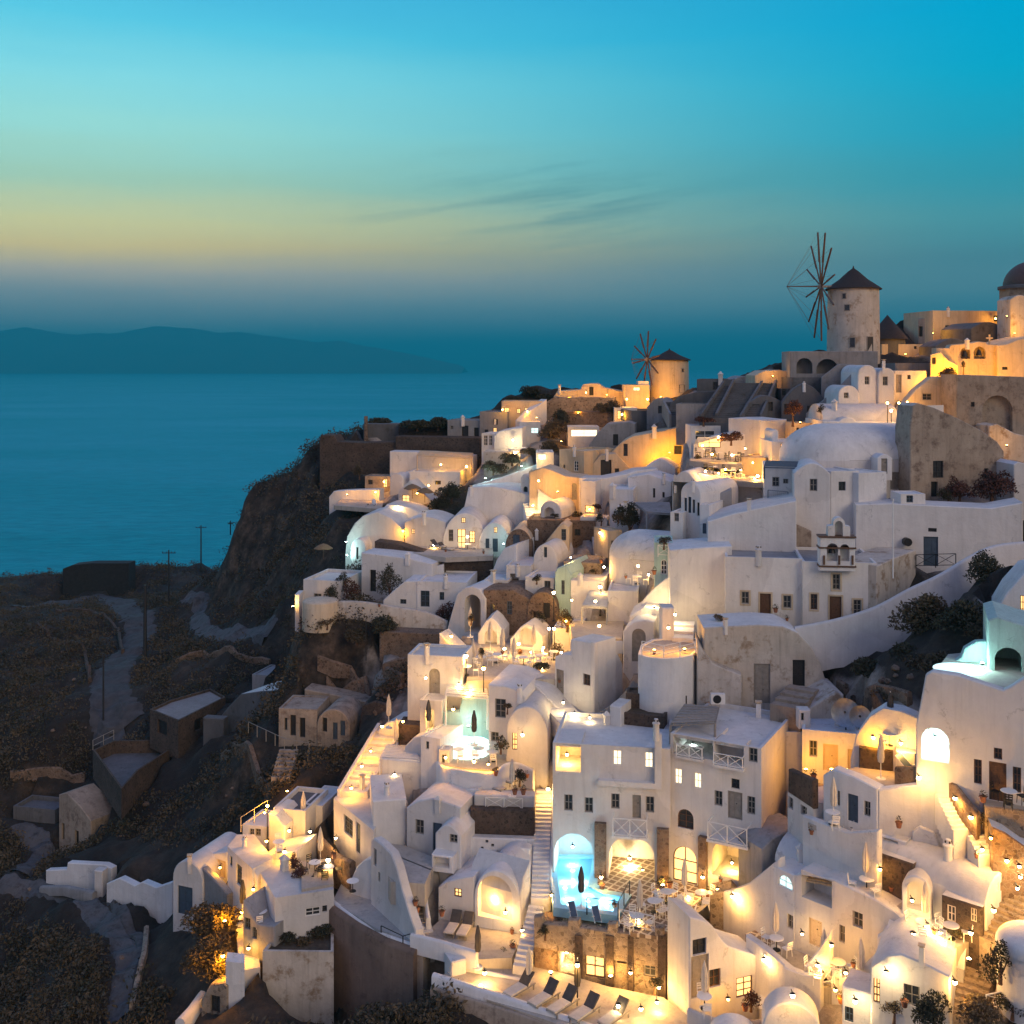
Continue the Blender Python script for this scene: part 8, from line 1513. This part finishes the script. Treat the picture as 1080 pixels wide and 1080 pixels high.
for x, y, w_ in [(523, 818, 'at the back of the umbrella terrace'), (556, 820, 'by the long staircase head'), (470, 582, 'on the big vault terrace'), (510, 584, 'before the small cyan vault'), (438, 955, 'on the cream steps'), (540, 985, 'beside the guest room doors'), (648, 958, 'at the pool corner'), (760, 930, 'on the stair landing by the loggia'), (856, 880, 'on the balcony with a blue door'), (940, 940, 'on the kiosk terrace'), (985, 985, 'on the porch terrace'), (690, 690, 'on the round lit balcony'), (590, 720, 'beside the octagonal house door'), (530, 690, 'in the parasol restaurant'), (1030, 905, 'beside the lower lit stairs'), (900, 1020, 'in the cafe courtyard corner'), (310, 905, 'on the gold lamp terrace wall'), (660, 610, 'on the table terrace of the centre'), (830, 655, 'at the church door step'), (400, 640, 'in the courtyard of the low white house')]:
    q = RC(x, y)
    if q is not None: place('flower_pot', 'small potted plant '+w_, 'flower pot', q, x, .5+.2*((x*3) % 5)/5)
for x, y, r_, h_, mt, l in [(566, 612, .7, .7, 'leaf', 'small green shrub between the central cave roofs'), (600, 655, .7, .9, 'leaf', 'small shrub by the glowing planter lamps'), (652, 548, .8, .8, 'leafdry', 'dry shrub on the wall above the central stairs'), (628, 604, .6, .7, 'leaf', 'small shrub at the foot of the central stairs'), (508, 690, .5, .7, 'leaf', 'shrub between two restaurant parasols'), (548, 690, .5, .7, 'leafred', 'red flowers before the arched niche wall'), (497, 655, .6, .7, 'leafdry', 'dry shrub beside the big archway'), (775, 500, .5, .6, 'leaf', 'planter shrub in the lower restaurant'), (735, 484, .5, .6, 'leaf', 'planter shrub in the upper restaurant'), (1038, 868, .8, .7, 'leafdry', 'dry shrub by the dark stair wall'), (1012, 985, .6, .7, 'leaf', 'shrub at the end of the porch terrace'), (943, 1072, .8, 1.0, 'leafdry', 'brown shrub at the bottom edge under the window'), (1068, 1068, 1.1, 1.0, 'leaf', 'dark shrub in the bottom corner by the white fence'), (696, 936, .5, .9, 'leaf', 'shrub glowing at the patio pilaster'), (575, 985, .5, .6, 'leaf', 'shrub at the pool end of the staircase'), (422, 782, .6, .7, 'leaf', 'planter shrub by the diagonal stairs'), (535, 748, .5, .6, 'leafdry', 'vine on the house with a lattice window'), (760, 655, .7, .5, 'leafdry', 'weeds at the foot of the church steps'), (700, 575, .8, .8, 'leaf', 'shrub beside the teal balcony house'), (345, 660, 1.1, .9, 'leafdry', 'brown scrub below the round bastion'), (610, 545, .7, .7, 'leaf', 'shrub under the arched brown door wall'), (585, 545, .6, .6, 'leafdry', 'dry shrub above the low arched niche house')]:
    q = RC(x, y)
    if q is not None: bush(l, x, y, q.y, r_, h_, mt)
def WT(label, pix, h, m='stone', t=.55):
    pts_ = [RT(*p) for p in pix]; pts_ = [p for p in pts_ if p is not None]
    if len(pts_) < 2: return
    q = []
    for a, b in zip(pts_, pts_[1:]):
        k = max(2, int((b-a).length/1.2))
        for j in range(k): c = a.lerp(b, j/k); q.append(Vector((c.x+.12*noise.noise(c*.9), c.y, HZ(c.x, c.y))))
    q.append(pts_[-1]); mb = MB(); sec = []
    for i, c in enumerate(q):
        a = q[max(i-1, 0)]; b = q[min(i+1, len(q)-1)]; d = Vector((b.x-a.x, b.y-a.y, 0)).normalized(); n = Vector((-d.y, d.x, 0))*t/2; hh = h*(.75+.5*noise.noise(c*.7))
        sec.append([c-n-Vector((0, 0, .6)), c-n*.8+Vector((0, 0, hh*.85)), c-n*.2+Vector((0, 0, hh)), c+n*.5+Vector((0, 0, hh*.92)), c+n-Vector((0, 0, .6))])
    for i in range(len(sec)-1):
        for k in range(4): mb.quad(sec[i][k], sec[i+1][k], sec[i+1][k+1], sec[i][k+1])
    for s_ in (sec[0], sec[-1]): mb.add(s_, [tuple(range(5))])
    o = mb.build('dry_stone_wall', m, None, tuple(q[len(q)//2])); tag(o, label, 'stone wall')
WT('upper dry stone wall crossing the dark ravine', [(335, 700), (370, 708), (405, 706), (430, 702)], 1.3)
WT('middle dry stone wall crossing the dark ravine', [(345, 722), (385, 726), (425, 722)], 1.2)
WT('lower dry stone wall above the ravine cave dwellings', [(350, 742), (385, 750), (410, 748)], 1.0, 'dkstone')
WT('dry stone wall following the side path', [(155, 985), (152, 1012), (146, 1040), (140, 1066)], .8, 'ltstone')
WT('dry stone wall along the bend of the dirt road', [(60, 645), (100, 650), (125, 668), (130, 690)], .9, 'dkstone')
WT('broken terrace wall low on the open hillside', [(10, 820), (50, 815), (90, 822)], .9, 'stone')
WT('terrace wall below the brown hillside steps', [(235, 800), (270, 812), (290, 830)], 1.0, 'stone')
WT('long field wall on the far slope', [(10, 660), (50, 668), (90, 690), (95, 720)], .8, 'dkstone')
WT('field wall climbing towards the cliff', [(185, 700), (215, 690), (250, 692), (285, 700)], .9, 'stone')
WT('stone wall on the slope under the curving white wall', [(885, 728), (925, 733), (960, 745)], 1.1)
WT('second stone wall on the slope by the satellite dishes', [(900, 742), (940, 752)], .9, 'dkstone')
for k, r in PROTO.items():
    if 'label' not in r:
        for c in list(r.children): bpy.data.objects.remove(c)
        bpy.data.objects.remove(r)
